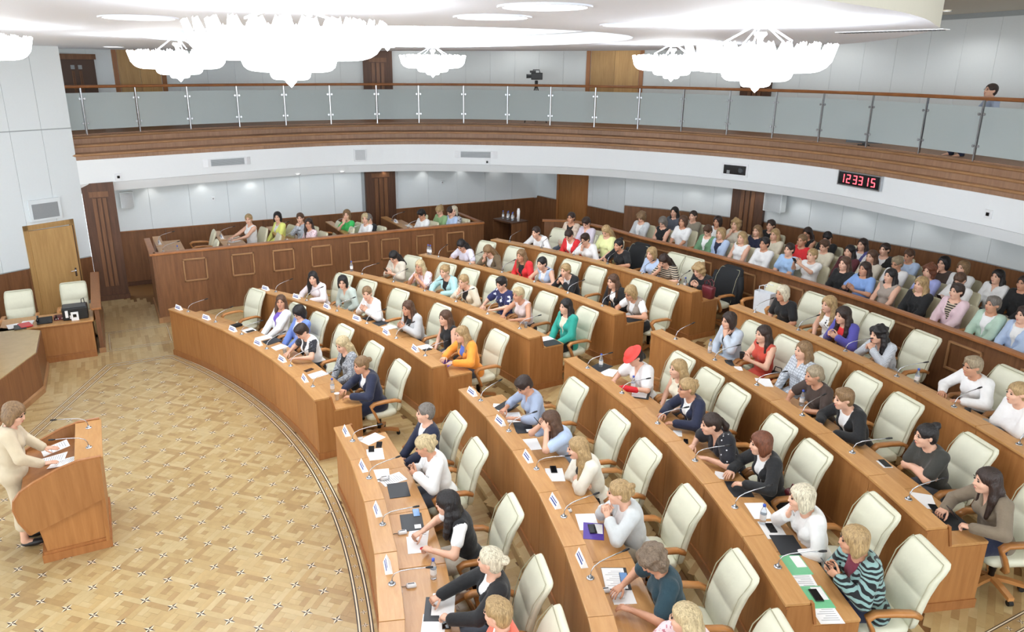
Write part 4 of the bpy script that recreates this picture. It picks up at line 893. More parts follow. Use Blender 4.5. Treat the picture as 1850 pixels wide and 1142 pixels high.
HAIRCACHE = {}
def hair_mesh(style, seed, res):
    """hair in the head frame (face along +Y, head centre at the origin)"""
    key = (style, seed % 3, round(res*1000))
    if key in HAIRCACHE: return HAIRCACHE[key]
    rr = random.Random(seed % 3+7)
    long_ = style in ('long', 'wavy', 'curlylong', 'halfup'); zlo = -.40 if long_ else (-.34 if style == 'pony' else -.19)
    f = Field(axis(-.19, .19, res), axis(-.23, .15, res), axis(zlo-.02, .19, res)); I = np.eye(3); o = np.zeros(3)
    wob = lines(24+seed % 5, .0025)
    if style in ('curly', 'curlylong'): wob = lambda x, y, z: .011*(np.sin(62*x+seed)+np.sin(58*y+1+seed)+np.sin(66*z))*.62
    fat = dict(curly=.026, curlylong=.022, bob=.016, wavy=.018, short=.012, man=.007, halfup=.013).get(style, .009)
    f.ell((0, -.012, .038), (.079+fat, .1+fat, .088+fat*.9), 0, I, o, wob=wob)
    if style in ('bob', 'curly'):
        f.ell((0, -.035, -.03), (.09+fat*.5, .082, .105), .02, I, o, wob=wob)
        for s in (-1, 1): f.ell((s*.076, .0, -.045), (.026, .05, .085), .02, I, o, wob=wob)
    elif style == 'short':
        f.ell((0, -.045, -.01), (.083, .07, .1), .02, I, o, wob=wob)
        f.ell((0, .03, .1), (.07, .06, .028), .02, I, o, wob=wob)
    elif style == 'man':
        f.ell((0, -.04, -.005), (.079, .068, .09), .02, I, o, wob=wob)
    elif long_:
        f.ell((0, -.06, -.05), (.088, .07, .13), .03, I, o, wob=wob)
        for s in (-1, 1):
            f.cone((s*.078, -.02, -.02), (s*.088, -.015, -.16), .03, .036, .03)
            f.cone((s*.086, -.02, -.15), (s*(.085+.02*rr.random()), .035, -.33), .036, .02, .03)
            f.cone((s*.05, -.085, -.1), (s*.06, -.1, -.36), .05, .04, .03)
        if style in ('wavy', 'curlylong'):
            for s in (-1, 1):
                for j in range(5): f.ell((s*(.09+.012*(j % 2)), -.02+.012*j, -.08-.055*j), (.035, .04, .036), .02, I, o)
    else:
        f.ell((0, -.045, -.012), (.08, .07, .095), .02, I, o, wob=wob)
        if style == 'bun': f.ell((0, -.135, .03), (.042, .04, .04), .012, I, o, wob=lines(14, .003))
        if style == 'topbun': f.ell((0, -.1, .1), (.045, .045, .04), .012, I, o, wob=lines(14, .003))
        if style == 'updo':
            for j in range(5): f.ell((.03*math.cos(j*2.1), -.115+.012*math.sin(j*1.7), -.03+.025*j), (.034, .036, .03), .012, I, o)
        if style == 'pony':
            f.cone((0, -.12, .03), (0, -.165, -.06), .026, .034, .02); f.cone((0, -.165, -.06), (.02, -.15, -.32), .034, .016, .02)
        if style == 'tied':
            f.ell((0, -.115, -.05), (.035, .03, .05), .02, I, o)
    # open the face and the neck
    if style in ('bangs',): pass
    f.ell((0, .125, -.045), (.066, .1, .118), .008, I, o, cut=True)
    if style in ('man', 'short', 'bun', 'topbun', 'updo', 'pony', 'tied'):
        for s in (-1, 1): f.ell((s*.1, .028, -.05), (.05, .052, .07), .008, I, o, cut=True)
    f.ell((0, .05, -.17), (.062, .1, .1), .01, I, o, cut=True)
    P, F = f.mesh(); HAIRCACHE[key] = np_mesh('hair', P, F)
    return HAIRCACHE[key]

SH = {}
def shared(name, fn):
    if name not in SH: SH[name] = fn()
    return SH[name]
def ball(name, r, sc, n=8, m=6):
    P = []; F = []
    for i in range(m+1):
        a = math.pi*i/m
        for j in range(n):
            b = 2*math.pi*j/n; P.append((r*sc[0]*math.sin(a)*math.cos(b), -r*sc[1]*math.cos(a), r*sc[2]*math.sin(a)*math.sin(b)))
    for i in range(m):
        for j in range(n): F.append((i*n+j, i*n+(j+1) % n, (i+1)*n+(j+1) % n, (i+1)*n+j))
    return np_mesh(name, np.array(P), np.array(F))

def pobj(name, me, parent, mats, M=None, o=(0, 0, 0)):
    """child of a person; materials sit on the object so that meshes can be shared"""
    while len(me.materials) < len(mats): me.materials.append(None)
    ob = bpy.data.objects.new(name, me); COL.objects.link(ob); ob.parent = parent
    for i, m in enumerate(mats): ob.material_slots[i].link = 'OBJECT'; ob.material_slots[i].material = m
    if M is not None:
        ob.matrix_local = Matrix([list(M[0])+[o[0]], list(M[1])+[o[1]], list(M[2])+[o[2]], [0, 0, 0, 1]])
    return ob

def glasses_mesh():
    V = []; F = []
    def ring(cx):
        b = len(V); n = 12
        for j in range(n):
            g = 2*math.pi*j/n
            for rr, yy in ((.021, .1), (.0185, .1)): V.append((cx+rr*1.1*math.cos(g), yy, .008+rr*.85*math.sin(g)))
        for j in range(n):
            k = (j+1) % n; F.append((b+2*j, b+2*k, b+2*k+1, b+2*j+1))
    def bar(p, q, w=.0025):
        b = len(V); p = np.array(p); q = np.array(q)
        for e in (p, q):
            for dx, dz in ((-w, -w), (w, -w), (w, w), (-w, w)): V.append((e[0]+dx*.6, e[1], e[2]+dz))
        for j in range(4): k = (j+1) % 4; F.append((b+j, b+k, b+4+k, b+4+j))
    ring(-.031); ring(.031); bar((-.008, .1, .012), (.008, .1, .012))
    for s in (-1, 1): bar((s*.054, .098, .012), (s*.083, 0, .012))
    return np_mesh('glasses', np.array(V), np.array(F))

def person(loc, rot, label, pose='lap', lean=0., yaw=0., pitch=0., hair=('long', 'brown'), top=('blouse', 'white'), inner=None, bottom=('trousers', 'black'),
           skin='skin', w=1., bust=1., glasses=False, res=1., stand=False, seed=0, extras=(), tilt=0., shoes=False):
    w *= 1.06
    hipz = .53 if not stand else .93
    hip = np.array([0, 0, hipz]); TL = rx(-lean)
    def T(p): return hip+TL@(np.array(p, float)-(0, 0, .53))
    ch = T((0, -.02, .9)); nk = T((0, -.015, 1.06)); hc = T((0, .012, 1.2))+np.array([0, .012, 0])
    HM = rz(yaw)@rx(-pitch-.35*lean)@ry(tilt); hc = hc+np.array([0, .02*max(0, pitch), -.02*max(0, pitch)])
    sw = .146*(.55+.45*w); SR = T((sw, -.02, 1.005)); SL = T((-sw, -.02, 1.005))
    # wrists, hand direction and palm normal, elbow hints; R is +X
    def hd(v): return hc+HM@np.array(v, float)
    P = {
        'lap': ((.1, .27, .62), (-.1, .28, .625), (-.75, .6, -.15), (.75, .6, -.15), (1, -.5, -.6), (-1, -.5, -.6), 'soft'),
        'desk': ((.15, .42, .79), (-.15, .42, .79), (-.6, .8, -.05), (.6, .8, -.05), (1, -.3, -.5), (-1, -.3, -.5), 'soft'),
        'write': ((.13, .45, .8), (-.17, .4, .79), (-.4, .9, -.1), (.7, .7, 0), (1, -.3, -.5), (-1, -.3, -.5), 'curl'),
        'phone': ((.075, .33, .86), (-.075, .33, .86), (-.45, .75, .5), (.45, .75, .5), (.7, -.2, -1), (-.7, -.2, -1), 'curl'),
        'photo': ((.07, .36, 1.08), (-.07, .36, 1.08), (-.4, .5, .75), (.4, .5, .75), (.8, 0, -1), (-.8, 0, -1), 'curl'),
        'cross': ((-.08, .21, .8), (.08, .24, .77), (-.9, -.1, .1), (.9, -.1, .1), (1, .3, -.5), (-1, .3, -.5), 'soft'),
        'arms': ((.26, .24, .72), (-.26, .24, .72), (-.1, .95, -.2), (.1, .95, -.2), (.8, -.6, -.2), (-.8, -.6, -.2), 'soft'),
        'clap': ((.06, .27, .87), (-.07, .27, .86), (-.3, .6, .7), (.3, .6, .7), (1, -.1, -.8), (-1, -.1, -.8), 'flat'),
        'podium': ((.2, .3, 1.03), (-.2, .3, 1.03), (-.2, .95, -.1), (.2, .95, -.1), (.9, -.6, -.2), (-.9, -.6, -.2), 'flat'),
    }
    face = None
    if pose in ('clasp',):
        a = nk+np.array([0, .2, -.08]); q = (a+(.05, 0, 0), a+(-.05, 0, 0), (-.5, .1, .8), (.5, .1, .8), (.6, .5, -1), (-.6, .5, -1), 'curl')
    elif pose in ('chin', 'chinL', 'brow', 'mouth'):
        base = P['lap' if pose != 'brow' else 'desk']; s = -1 if pose == 'chinL' else 1
        t = {'chin': (s*.055, .1, -.2), 'chinL': (s*.055, .1, -.2), 'mouth': (s*.06, .13, -.17), 'brow': (s*.05, .16, -.1)}[pose]
        wv = hd(t); hv = HM@unit((-s*.2, -.15 if pose != 'brow' else -.25, .9)); hint = (s*.5, .7, -1)
        q = list(base); i = 0 if s > 0 else 1; q[i] = wv; q[2+i] = hv; q[4+i] = hint; q[6] = 'curl' if pose in ('chin', 'chinL') else 'soft'; q = tuple(q)
    else: q = P[pose]
    ER, WR = ik(SR, q[0], .275, .245, q[4]); EL, WL = ik(SL, q[1], .275, .245, q[5])
    legs = []
    for s in (-1, 1):
        if stand: legs.append(((s*.085, 0, .9), (s*.09, .02, .5), (s*.09, -.02, .09), (s*.1, .13, .03)))
        else: legs.append(((s*.085, .03, .53), (s*.095, .43, .5), (s*.1, .40+.05*((seed+s) % 3-1), .09), (s*.105, .55+.05*((seed+s) % 3-1), .035)))
    c, fi = .021*res, .0085*res
    zt = hc[2]+.15; B = .72 if not stand else .62
    f = Field(axis(-.46, .46, c, hc[0]-.1, hc[0]+.1, fi*1.15), axis(-.34, B, c, hc[1]-.13, hc[1]+.14, fi*1.15), axis(-.01, zt, c, hc[2]-.15, zt, fi))
    def torso(F, e, kk=.04, low=True):
        F.ell(hip+np.array([0, -.01, 0.]), ((.168+e)*w, .125*w**.5+e, .12+e), kk)
        m = T((0, -.012, .72)); F.ell(m, ((.128+e)*w, .098*w+e, .16+e), kk)
        F.ell(T((0, -.02, .9)), ((.145+e)*(.6+.4*w), .1*w**.6+e, .155+e), kk, TL, np.zeros(3)) if False else F.ell(ch, ((.145+e)*(.6+.4*w), .102*w**.6+e, .155+e), kk)
        F.cone(SR*.94+nk*.06, SL*.94+nk*.06, .058+e*.8, .058+e*.8, kk)
        if bust:
            for s in (-1, 1): F.ell(T((s*.066, .065, .875)), (.062+e*.6, .058+e*.6, .06+e*.6), .03)
    torso(f, 0)
    f.cone(nk-np.array([0, 0, .03]), hc+HM@np.array([0, -.015, -.06]), .056, .05, .03)
    for (S, E, Wd) in ((SR, ER, WR), (SL, EL, WL)):
        f.cone(S, E, .05*w**.4, .04*w**.4, .025); f.cone(E, Wd, .04*w**.3, .026, .02)
    for h, kn, an, to in legs:
        f.cone(h, kn, .085, .058, .03); f.cone(kn, an, .056, .036, .02); f.cone(an, to, .036, .028, .02)
    # head
    f.ell((0, -.012, .035), (.076, .098, .086), .012, HM, hc); f.ell((0, .022, -.035), (.062, .076, .086), .03, HM, hc)
    f.ell((0, .062, -.098), (.03, .03, .024), .03, HM, hc)
    for s in (-1, 1):
        f.ell((s*.034, .062, -.03), (.028, .03, .026), .02, HM, hc); f.ell((s*.079, -.008, -.006), (.011, .021, .032), .006, HM, hc)
        f.ell((s*.032, .108, .012), (.019, .016, .013), .008, HM, hc, cut=True)
    f.ell((0, .1, -.005), (.0095, .016, .03), .008, HM, hc); f.ell((0, .107, -.026), (.015, .015, .012), .008, HM, hc)
    f.ell((0, .096, -.062), (.025, .008, .009), .008, HM, hc)
    Pv, Fv = f.mesh(); Vs = [Pv]; Fs = [Fv]; n = len(Pv)
    hv, hf = HANDS[q[6]]
    for s, Wd, El, dr in ((1, WR, ER, q[2]), (-1, WL, EL, q[3])):
        t = unit(dr); nn = np.array([0, 0, 1.]) if pose in ('lap', 'desk', 'write', 'arms', 'podium', 'cross') else unit(np.array([s*.9, .25, .15]))
        if pose in ('clap',): nn = np.array([s*1., .1, 0])
        if pose in ('phone', 'photo'): nn = unit(np.array([s*.8, .6, -.1]))
        if pose in ('chin', 'mouth', 'brow', 'chinL') and (s > 0) == (pose != 'chinL'): nn = HM@unit(np.array([s*.35, 1, .1]))
        b = unit(nn-t*(nn@t)); a = np.cross(t, b); Mh = np.stack([a, t, b], 1)
        v = hv.copy(); ff = hf
        if s < 0: v[:, 0] *= -1; ff = hf[:, ::-1]
        v = Wd+(v*1.0)@Mh.T; Vs.append(v); Fs.append(ff+n); n += len(v)
    sk = MAT[skin]
    body = bpy.data.objects.new('person', np_mesh('person', np.concatenate(Vs), np.concatenate(Fs), (sk,))); COL.objects.link(body)
    body.location = loc; body.rotation_euler = (0, 0, rot); body.scale = (1.06, 1.06, 1.06); body['label'] = label; body['category'] = 'person'; body['group'] = 'people in the hall'
    # face features
    if res < 1.7:
        for s in (-1, 1):
            pobj('eye', shared('eye', lambda: ball('eye', .0125, (1.25, .6, .62))), body, (MAT['eye'],), HM, hc+HM@np.array([s*.032, .0905, .011]))
            pobj('eyebrow', shared('brow', lambda: ball('eyebrow', .016, (1.25, .3, .22))), body, (MAT['hair_'+hair[1]] if hair[1] not in ('white', 'lightblond', 'blond') else MAT['hair_dkblond'],), HM, hc+HM@np.array([s*.034, .094, .034]))
    pobj('lips', shared('lips', lambda: ball('lips', .02, (1., .32, .36))), body, (MAT['lips'],), HM, hc+HM@np.array([0, .1, -.063]))
    if glasses: pobj('glasses', shared('glasses', glasses_mesh), body, (MAT['black'],), HM, hc)
    if hair[0] != 'none': pobj('hair', hair_mesh(hair[0], seed, .0095*max(1, res*.95)), body, (MAT['hair_'+hair[1]],), HM, hc)
    # clothes
    def garment(nm, col, e, sleeve, neck, vcut=None, hem=.44, cres=1., puff=0):
        cg = .0165*res*cres
        g = Field(axis(-.46, .46, cg), axis(-.32, .6, cg), axis(hem+(hipz-.53), nk[2]+.1, cg))
        torso(g, e)
        for (S, E, Wd) in ((SR, ER, WR), (SL, EL, WL)):
            a, b = .047*w**.4+e+.002, .04*w**.4+e+.002
            if sleeve <= 0: continue
            if sleeve < 1: g.cone(S, S+(E-S)*sleeve, a+puff, a+(b-a)*sleeve+.008+puff*.5, .025)
            else:
                g.cone(S, E, a, b, .025); g.cone(E, E+(Wd-E)*min(1, sleeve-1), b, b+(.03+e-b)*(sleeve-1)+.004, .015)
        sl, X, Y, Z = g.win((-.5, -.5, hem), (.5, .7, nk[2]+.2))
        yl = (Y-hip[1])*TL[1, 1]+(Z-hip[2])*TL[2, 1]; zl = .53+(Y-hip[1])*TL[1, 2]+(Z-hip[2])*TL[2, 2]
        if vcut:
            z0, wd = vcut; cc = np.maximum((np.abs(X)-wd*(zl-z0)), -(yl-.0)); g.d[sl] = g.d[sl]-.007*np.clip(1-np.abs(cc-.02)/.022, 0, 1)*(zl > z0)*(yl > 0)
            g.d[sl] = np.maximum(g.d[sl], -cc)
        if neck > 0:
            t = nk+TL@np.array([0, 0, .0]); g.cone(t, t+np.array([0, 0, .15]), 0, 0, 0) if False else None
            dn = np.sqrt((X/1.15)**2+(yl-.01)**2+((zl-1.085)*(1/neck if neck > 1 else 1))**2)-.075; g.d[sl] = np.maximum(g.d[sl], -dn)
        if sleeve <= 0:
            for S in (SR, SL):
                s = np.sign(S[0]); dn = np.sqrt((X-S[0]-s*.055)**2+(Y-S[1])**2+(Z-S[2]+.02)**2)-.075; g.d[sl] = np.maximum(g.d[sl], -dn)
        Pm, Fm = g.mesh(); return pobj(nm, np_mesh(nm, Pm, Fm), body, (MAT['cloth_'+col],))
    st, col = top
    names = {'jacket': 'jacket', 'vest': 'waistcoat', 'coat': 'jacket'}
    if st == 'jacket':
        garment('jacket', col, .02, 1.95, 1, vcut=(.73, .30)); garment('blouse', inner or 'white', .009, 0, 1.35, hem=.6, cres=1.15)
    elif st == 'vest':
        garment('waistcoat', col, .019, 0, 1, vcut=(.76, .28))
        garment('blouse', inner or 'white', .009, .55 if inner else 0, 1.2, hem=.6, cres=1.1)
    elif st == 'shirt': garment('shirt', col, .016, 1.95, 1, vcut=(.93, .32))
    elif st == 'blouse': garment('blouse', col, .016, 1.9, 1.25)
    elif st == 'shirt3': garment('blouse', col, .017, 1.45, 1, vcut=(.92, .4), puff=.01)
    elif st == 'tee': garment('top', col, .014, .72, 1.2, puff=.004)
    elif st == 'puff': garment('blouse', col, .016, .7, 1.3, vcut=(.88, .34), puff=.03)
    elif st == 'sleeveless': garment('top', col, .013, 0, 1.3)
    elif st == 'tank': garment('top', col, .012, 0, 2.3)
    bs, bc = bottom
    g = Field(axis(-.3, .3, .024*res), axis(-.24, .66, .024*res), axis(.0, (.7 if not stand else 1.08), .024*res))
    if bs == 'skirt':
        g.ell(hip+np.array([0, -.01, 0]), (.182*w, .14*w**.5, .13), .04)
        for h, kn, an, to in legs: g.cone(h, kn, .1, .085, .08)
        if not stand: g.cone((0, .2, .5), (0, .42, .48), .09, .08, .06)
        for h, kn, an, to in legs: g.cone(kn, np.array(kn)*.5+np.array(an)*.5, .082, .085, .06)
    else:
        g.ell(hip+np.array([0, -.01, 0]), (.18*w, .138*w**.5, .13), .04)
        for h, kn, an, to in legs: g.cone(h, kn, .099, .075, .03); g.cone(kn, an, .073, .06, .02)
    Pm, Fm = g.mesh(); pobj(bs, np_mesh(bs, Pm, Fm), body, (MAT['cloth_'+bc],))
    if shoes:
        for h, kn, an, to in legs:
            pobj('shoe', shared('shoe', lambda: ball('shoe', .05, (.85, 2.6, .85), 10, 8)), body, (MAT['black'],), np.eye(3), (np.array(an)+np.array(to))/2+np.array([0, .02, -.012]))
    return body, HM, hc, WR, WL, q
PEOPLE = [
    (-4.395, 13.447, 0.0, -2.815, 'person in white jacket and violet scarf turning round in the front row', 'lap', -0.17, 0.846, 0, ('long', 'brown'), ('jacket', 'white'), 'violet', {'res': 1.2}),
    (-3.651, 13.675, 0.0, -2.871, 'person in cornflower blue jacket in the front row, head bowed', 'lap', -0.082, 0.15, 0.62, ('bob', 'black'), ('jacket', 'cornflower'), None, {'res': 1.2}),
    (-2.767, 13.737, 0.0, -2.935, 'person in white sleeveless waistcoat over a dotted top using a phone at the front desk', 'desk', 0.281, 0.15, 0.62, ('short', 'dkbrown'), ('vest', 'white'), 'dots', {'res': 1.2}),
    (-1.763, 14.058, 0.0, -3.01, 'person in grey tweed jacket with hands in lap in the front row', 'lap', 0.153, 0.246, 0.3, ('long', 'lightblond'), ('jacket', 'tweed'), 'black', {'res': 1.2}),
    (-0.823, 14.146, 0.0, -3.079, 'person in navy suit reaching for a bottle at the aisle end of the front desk', 'desk', 0.281, 0.116, 0.03, ('bun', 'dkblond'), ('jacket', 'navy'), 'white', {'res': 1.2}),
    (-5.468, 14.594, 0.15, -2.701, 'person in pale blush blouse at the far corner of the second desk', 'desk', 0.281, 0.706, 0, ('long', 'black'), ('blouse', 'paleblush'), None, {'res': 1.34}),
    (-4.867, 15.042, 0.15, -2.756, 'person in sage wrap dress and glasses clasping hands in the second row', 'lap', 0.278, 0.718, 0, ('bob', 'black'), ('shirt3', 'sage'), None, {'glasses': True, 'res': 1.34}),
    (-3.904, 15.237, 0.15, -2.83, 'person in white jacket clapping hands in the second row', 'clap', 0.281, 0.751, 0, ('tied', 'dkblond'), ('jacket', 'white'), 'white', {'res': 1.2}),
    (-2.704, 15.608, 0.15, -2.925, 'person in light grey jacket over black top with hands raised, second row', 'phone', 0.281, 0.206, 0.03, ('long', 'brown'), ('jacket', 'lightgrey'), 'black', {'res': 1.2}),
    (-1.816, 15.865, 0.15, -2.993, 'person in black sleeveless top beside the orange jacket', 'lap', 0.148, 0.134, 0.03, ('long', 'brown'), ('sleeveless', 'black'), None, {'res': 1.2}),
    (-1.01, 15.884, 0.15, -3.053, 'person in bright orange jacket over blue blouse holding a violet booklet', 'desk', 0.281, 0.071, 0.03, ('long', 'blond'), ('jacket', 'orange'), 'blue', {'res': 1.2}),
    (-5.823, 16.435, 0.3, -2.69, 'person in beige belted dress looking down at a phone, third row', 'phone', 0.202, 0.15, 0.62, ('long', 'black'), ('shirt3', 'beige'), None, {'res': 1.34}),
    (-4.827, 16.681, 0.3, -2.766, 'person in pink floral blouse resting chin on clasped hands', 'clasp', 0.281, 0.223, 0.03, ('long', 'lightblond'), ('tee', 'pinkfloral'), None, {'res': 1.34}),
    (-4.225, 16.983, 0.3, -2.816, 'person in pale turquoise jacket with forearms on the third desk', 'desk', 0.281, 0.194, 0.03, ('updo', 'blond'), ('jacket', 'mintblue'), 'black', {'res': 1.34}),
    (-3.454, 17.101, 0.3, -2.874, 'person in cream jacket over black top with hand at cheek, third row', 'chin', 0.368, 0.164, 0.03, ('tied', 'blond'), ('jacket', 'cream'), 'black', {'res': 1.34}),
    (-2.807, 17.464, 0.3, -2.925, 'person in navy blouse with white floral print', 'desk', 0.127, 0.127, 0.3, ('short', 'black'), ('tee', 'navyfloral'), None, {'res': 1.2}),
    (-2.1, 17.533, 0.3, -2.977, 'person in pale rose sleeveless blouse with arms on the third desk', 'desk', 0.281, 0.095, 0.03, ('short', 'lightblond'), ('sleeveless', 'palerose'), None, {'res': 1.2}),
    (-1.019, 17.73, 0.3, -3.057, 'person in teal jacket with pink cuffs', 'lap', 0.071, 0.041, 0.03, ('long', 'black'), ('jacket', 'teal'), 'cream', {'res': 1.2}),
    (-5.762, 18.119, 0.45, -2.742, 'person in pale lilac top reading with head bowed, fourth row', 'desk', 0.36, 0.15, 0.62, ('long', 'black'), ('tee', 'lilac'), None, {'res': 1.34}),
    (-4.996, 18.414, 0.45, -2.797, 'person in olive brown jacket hiding face in one hand', 'brow', 0.36, 0.15, 0.62, ('long', 'dkblond'), ('jacket', 'olivebrown'), None, {'res': 1.34}),
    (-4.127, 18.693, 0.45, -2.859, 'person in red jacket over black top in the fourth row', 'lap', 0.24, 0.143, 0.03, ('long', 'dkblond'), ('jacket', 'red'), 'black', {'res': 1.34}),
    (-3.45, 18.871, 0.45, -2.905, 'person in pale blue sleeveless waistcoat next to the red jacket', 'desk', 0.36, 0.12, 0.03, ('tied', 'black'), ('vest', 'paleblue'), None, {'res': 1.34}),
    (-2.771, 19.016, 0.45, -2.952, 'person in loose black jacket with both hands under chin', 'clasp', 0.36, 0.096, 0.03, ('tied', 'blond'), ('jacket', 'black'), None, {'res': 1.34}),
    (-1.623, 19.292, 0.45, -3.03, 'person in black suit jacket over white top, fourth row', 'lap', 0.281, 0.054, 0.03, ('long', 'brown'), ('jacket', 'black'), 'white', {'res': 1.2}),
    (-0.938, 19.25, 0.45, -3.075, 'person in taupe shawl waistcoat over white tee writing at the desk end', 'write', 0.374, 0.03, 0.3, ('bob', 'blond'), ('vest', 'taupegrey'), 'white', {'glasses': True, 'res': 1.2}),
    (-5.668, 20.057, 0.6, -2.782, 'person in white suit facing ahead at the start of the fifth desk', 'desk', 0.45, 0.0, 0.0, ('tied', 'dkbrown'), ('jacket', 'white'), 'white', {'res': 1.6}),
    (-4.898, 20.417, 0.6, -2.834, 'person in red jacket looking down in the fifth row', 'lap', 0.281, 0.15, 0.62, ('tied', 'dkbrown'), ('jacket', 'red'), 'white', {'res': 1.6}),
    (-4.34, 20.487, 0.6, -2.869, 'person in white jacket and glasses with hand at face in the fifth row', 'chin', 0.286, 0.107, 0.3, ('short', 'dkbrown'), ('jacket', 'white'), None, {'glasses': True, 'res': 1.34}),
    (-3.509, 20.788, 0.6, -2.923, 'person in black tee with a dark coat hung on the chair behind', 'desk', 0.281, 0.086, 0.03, ('topbun', 'black'), ('tee', 'black'), None, {'res': 1.34}),
    (-2.523, 20.879, 0.6, -2.984, 'person in pale blue blouse in the fifth row', 'lap', 0.24, 0.063, 0.03, ('bob', 'blond'), ('blouse', 'paleblue'), None, {'res': 1.34}),
    (-2.098, 20.941, 0.6, -3.011, 'person in black and beige striped top covering eyes with a hand', 'brow', 0.36, 0.15, 0.62, ('long', 'dkbrown'), ('tee', 'stripes'), None, {'res': 1.34}),
    (-1.18, 21.034, 0.6, -3.068, 'person in black top beside a burgundy handbag', 'phone', 0.36, 0.029, 0.3, ('curly', 'blond'), ('blouse', 'black'), None, {'res': 1.34}),
    (-5.724, 20.85, 0.75, -2.814, 'person in beige patterned jacket and glasses in front of the parapet corner', 'lap', 0, 0.143, 0.03, ('tied', 'dkbrown'), ('jacket', 'beigeroses'), 'black', {'glasses': True, 'res': 1.6}),
    (-5.105, 20.878, 0.75, -2.848, 'person in lilac grey shirt looking down before the parapet', 'lap', 0, 0.15, 0.62, ('short', 'dkbrown'), ('shirt', 'lilacgrey'), None, {'res': 1.6}),
    (-4.123, 20.743, 0.75, -2.9, 'person in pale lime yellow top seated before the parapet', 'lap', 0, 0.15, 0.62, ('long', 'blond'), ('tee', 'limeyellow'), None, {'res': 1.34}),
    (1.186, 14.129, 0.0, 3.059, 'person in navy suit and white shirt at the front corner of the near block', 'lap', -0.043, -0.174, 0.03, ('man', 'grey'), ('jacket', 'navy'), 'white', {'bust': 0, 'w': 1.12, 'res': 1.0}),
    (1.948, 14.04, 0.0, 3.004, 'person in white jacket holding a phone at the near front desk', 'phone', 0.281, -0.276, 0.3, ('updo', 'lightblond'), ('jacket', 'white'), 'white', {'res': 1.0}),
    (3.209, 13.766, 0.0, 2.911, 'person in black waistcoat over white tee holding a pen', 'write', 0.281, -0.426, 0.03, ('wavy', 'black'), ('vest', 'black'), 'white', {'res': 1.0}),
    (4.23, 13.531, 0.0, 2.835, 'person in black jacket writing on a pad at the near front desk', 'write', 0.017, -0.516, 0.03, ('bun', 'white'), ('jacket', 'black'), 'white', {'res': 1.0}),
    (4.871, 13.311, 0.0, 2.786, 'person in coral jacket at the bottom of the near front row', 'lap', 0.072, -0.565, 0.03, ('short', 'blond'), ('jacket', 'coral'), None, {'res': 1.0}),
    (1.213, 15.805, 0.15, 3.063, 'person in blue grey jacket using a phone at the corner of the second near desk', 'desk', 0.281, 0.15, 0.62, ('short', 'dkbrown'), ('shirt3', 'bluegrey'), None, {'res': 1.0}),
    (2.29, 15.64, 0.15, 2.982, 'person in pale blue blouse holding a phone up', 'photo', 0.408, -0.202, 0.03, ('long', 'brown'), ('tee', 'paleblue'), None, {'res': 1.0}),
    (3.049, 15.496, 0.15, 2.924, 'person in ivory jacket with folded arms, second near row', 'cross', 0.34, -0.259, 0.03, ('long', 'blond'), ('jacket', 'ivory'), 'black', {'res': 1.0}),
    (4.041, 15.296, 0.15, 2.847, 'person in pale grey puffed jacket with hands clasped high', 'clasp', 0.281, -0.323, 0.03, ('updo', 'blond'), ('jacket', 'palegrey'), 'white', {'res': 1.0}),
    (5.057, 14.923, 0.15, 2.766, 'person in dark teal blouse tapping a phone', 'desk', 0.281, 0.15, 0.62, ('curly', 'greybrown'), ('tee', 'darkteal'), None, {'w': 1.15, 'res': 1.0}),
    (5.776, 14.648, 0.15, 2.708, 'person in pink flowered blouse at the bottom of the second near row', 'desk', 0.281, -0.419, 0.03, ('long', 'lightblond'), ('blouse', 'pinkfloral'), None, {'res': 1.0}),
    (1.371, 17.54, 0.3, 3.051, 'person in red hat and white puff-sleeved blouse writing', 'write', 0.281, -0.08, 0.3, ('tied', 'black'), ('puff', 'white'), None, {'extras': ('hat', 'glove'), 'res': 1.2}),
    (2.042, 17.646, 0.3, 3.002, 'person in cream sleeveless waistcoat, hands in lap, third near row', 'lap', 0.147, -0.109, 0.03, ('long', 'blond'), ('sleeveless', 'cream'), None, {'res': 1.2}),
    (2.581, 17.439, 0.3, 2.961, 'person in navy jacket and glasses with hands together on the third near desk', 'desk', 0.281, -0.138, 0.03, ('updo', 'blond'), ('jacket', 'navy'), 'white', {'glasses': True, 'res': 1.0}),
    (3.476, 17.163, 0.3, 2.893, 'person in black flower-dotted dress with a white hair clip', 'desk', 0.45, -0.182, 0.03, ('pony', 'dkbrown'), ('puff', 'blackfloral'), None, {'res': 1.0}),
    (4.134, 17.141, 0.3, 2.845, 'person in black jacket over white top with hands clasped on the desk, third near row', 'desk', 0.281, -0.205, 0.03, ('bob', 'auburn'), ('jacket', 'black'), 'white', {'res': 1.0}),
    (5.126, 16.65, 0.3, 2.765, 'person in white jacket propping chin on one hand', 'chin', 0.281, -0.252, 0.03, ('bob', 'white'), ('jacket', 'white'), 'white', {'res': 1.0}),
    (5.825, 16.504, 0.3, 2.712, 'person in zebra-striped jacket with a phone', 'phone', 0.281, -0.271, 0.03, ('bob', 'blond'), ('jacket', 'zebra'), 'burgundy', {'w': 1.18, 'res': 1.0}),
    (1.135, 19.446, 0.45, 3.071, 'person in pale grey blue suit and glasses with hand at mouth', 'chinL', 0.163, -0.045, 0.03, ('bob', 'dkbrown'), ('jacket', 'palegreyblue'), 'black', {'glasses': True, 'res': 1.2}),
    (1.842, 19.38, 0.45, 3.025, 'person in rust red sleeveless dress holding a dark cup', 'phone', 0.083, -0.069, 0.03, ('long', 'dkbrown'), ('sleeveless', 'rust'), None, {'res': 1.2}),
    (2.589, 19.275, 0.45, 2.975, 'person in pale checked dress with crossed wrists, fourth near row', 'lap', -0.028, -0.095, 0.03, ('long', 'dkblond'), ('shirt', 'check'), None, {'res': 1.2}),
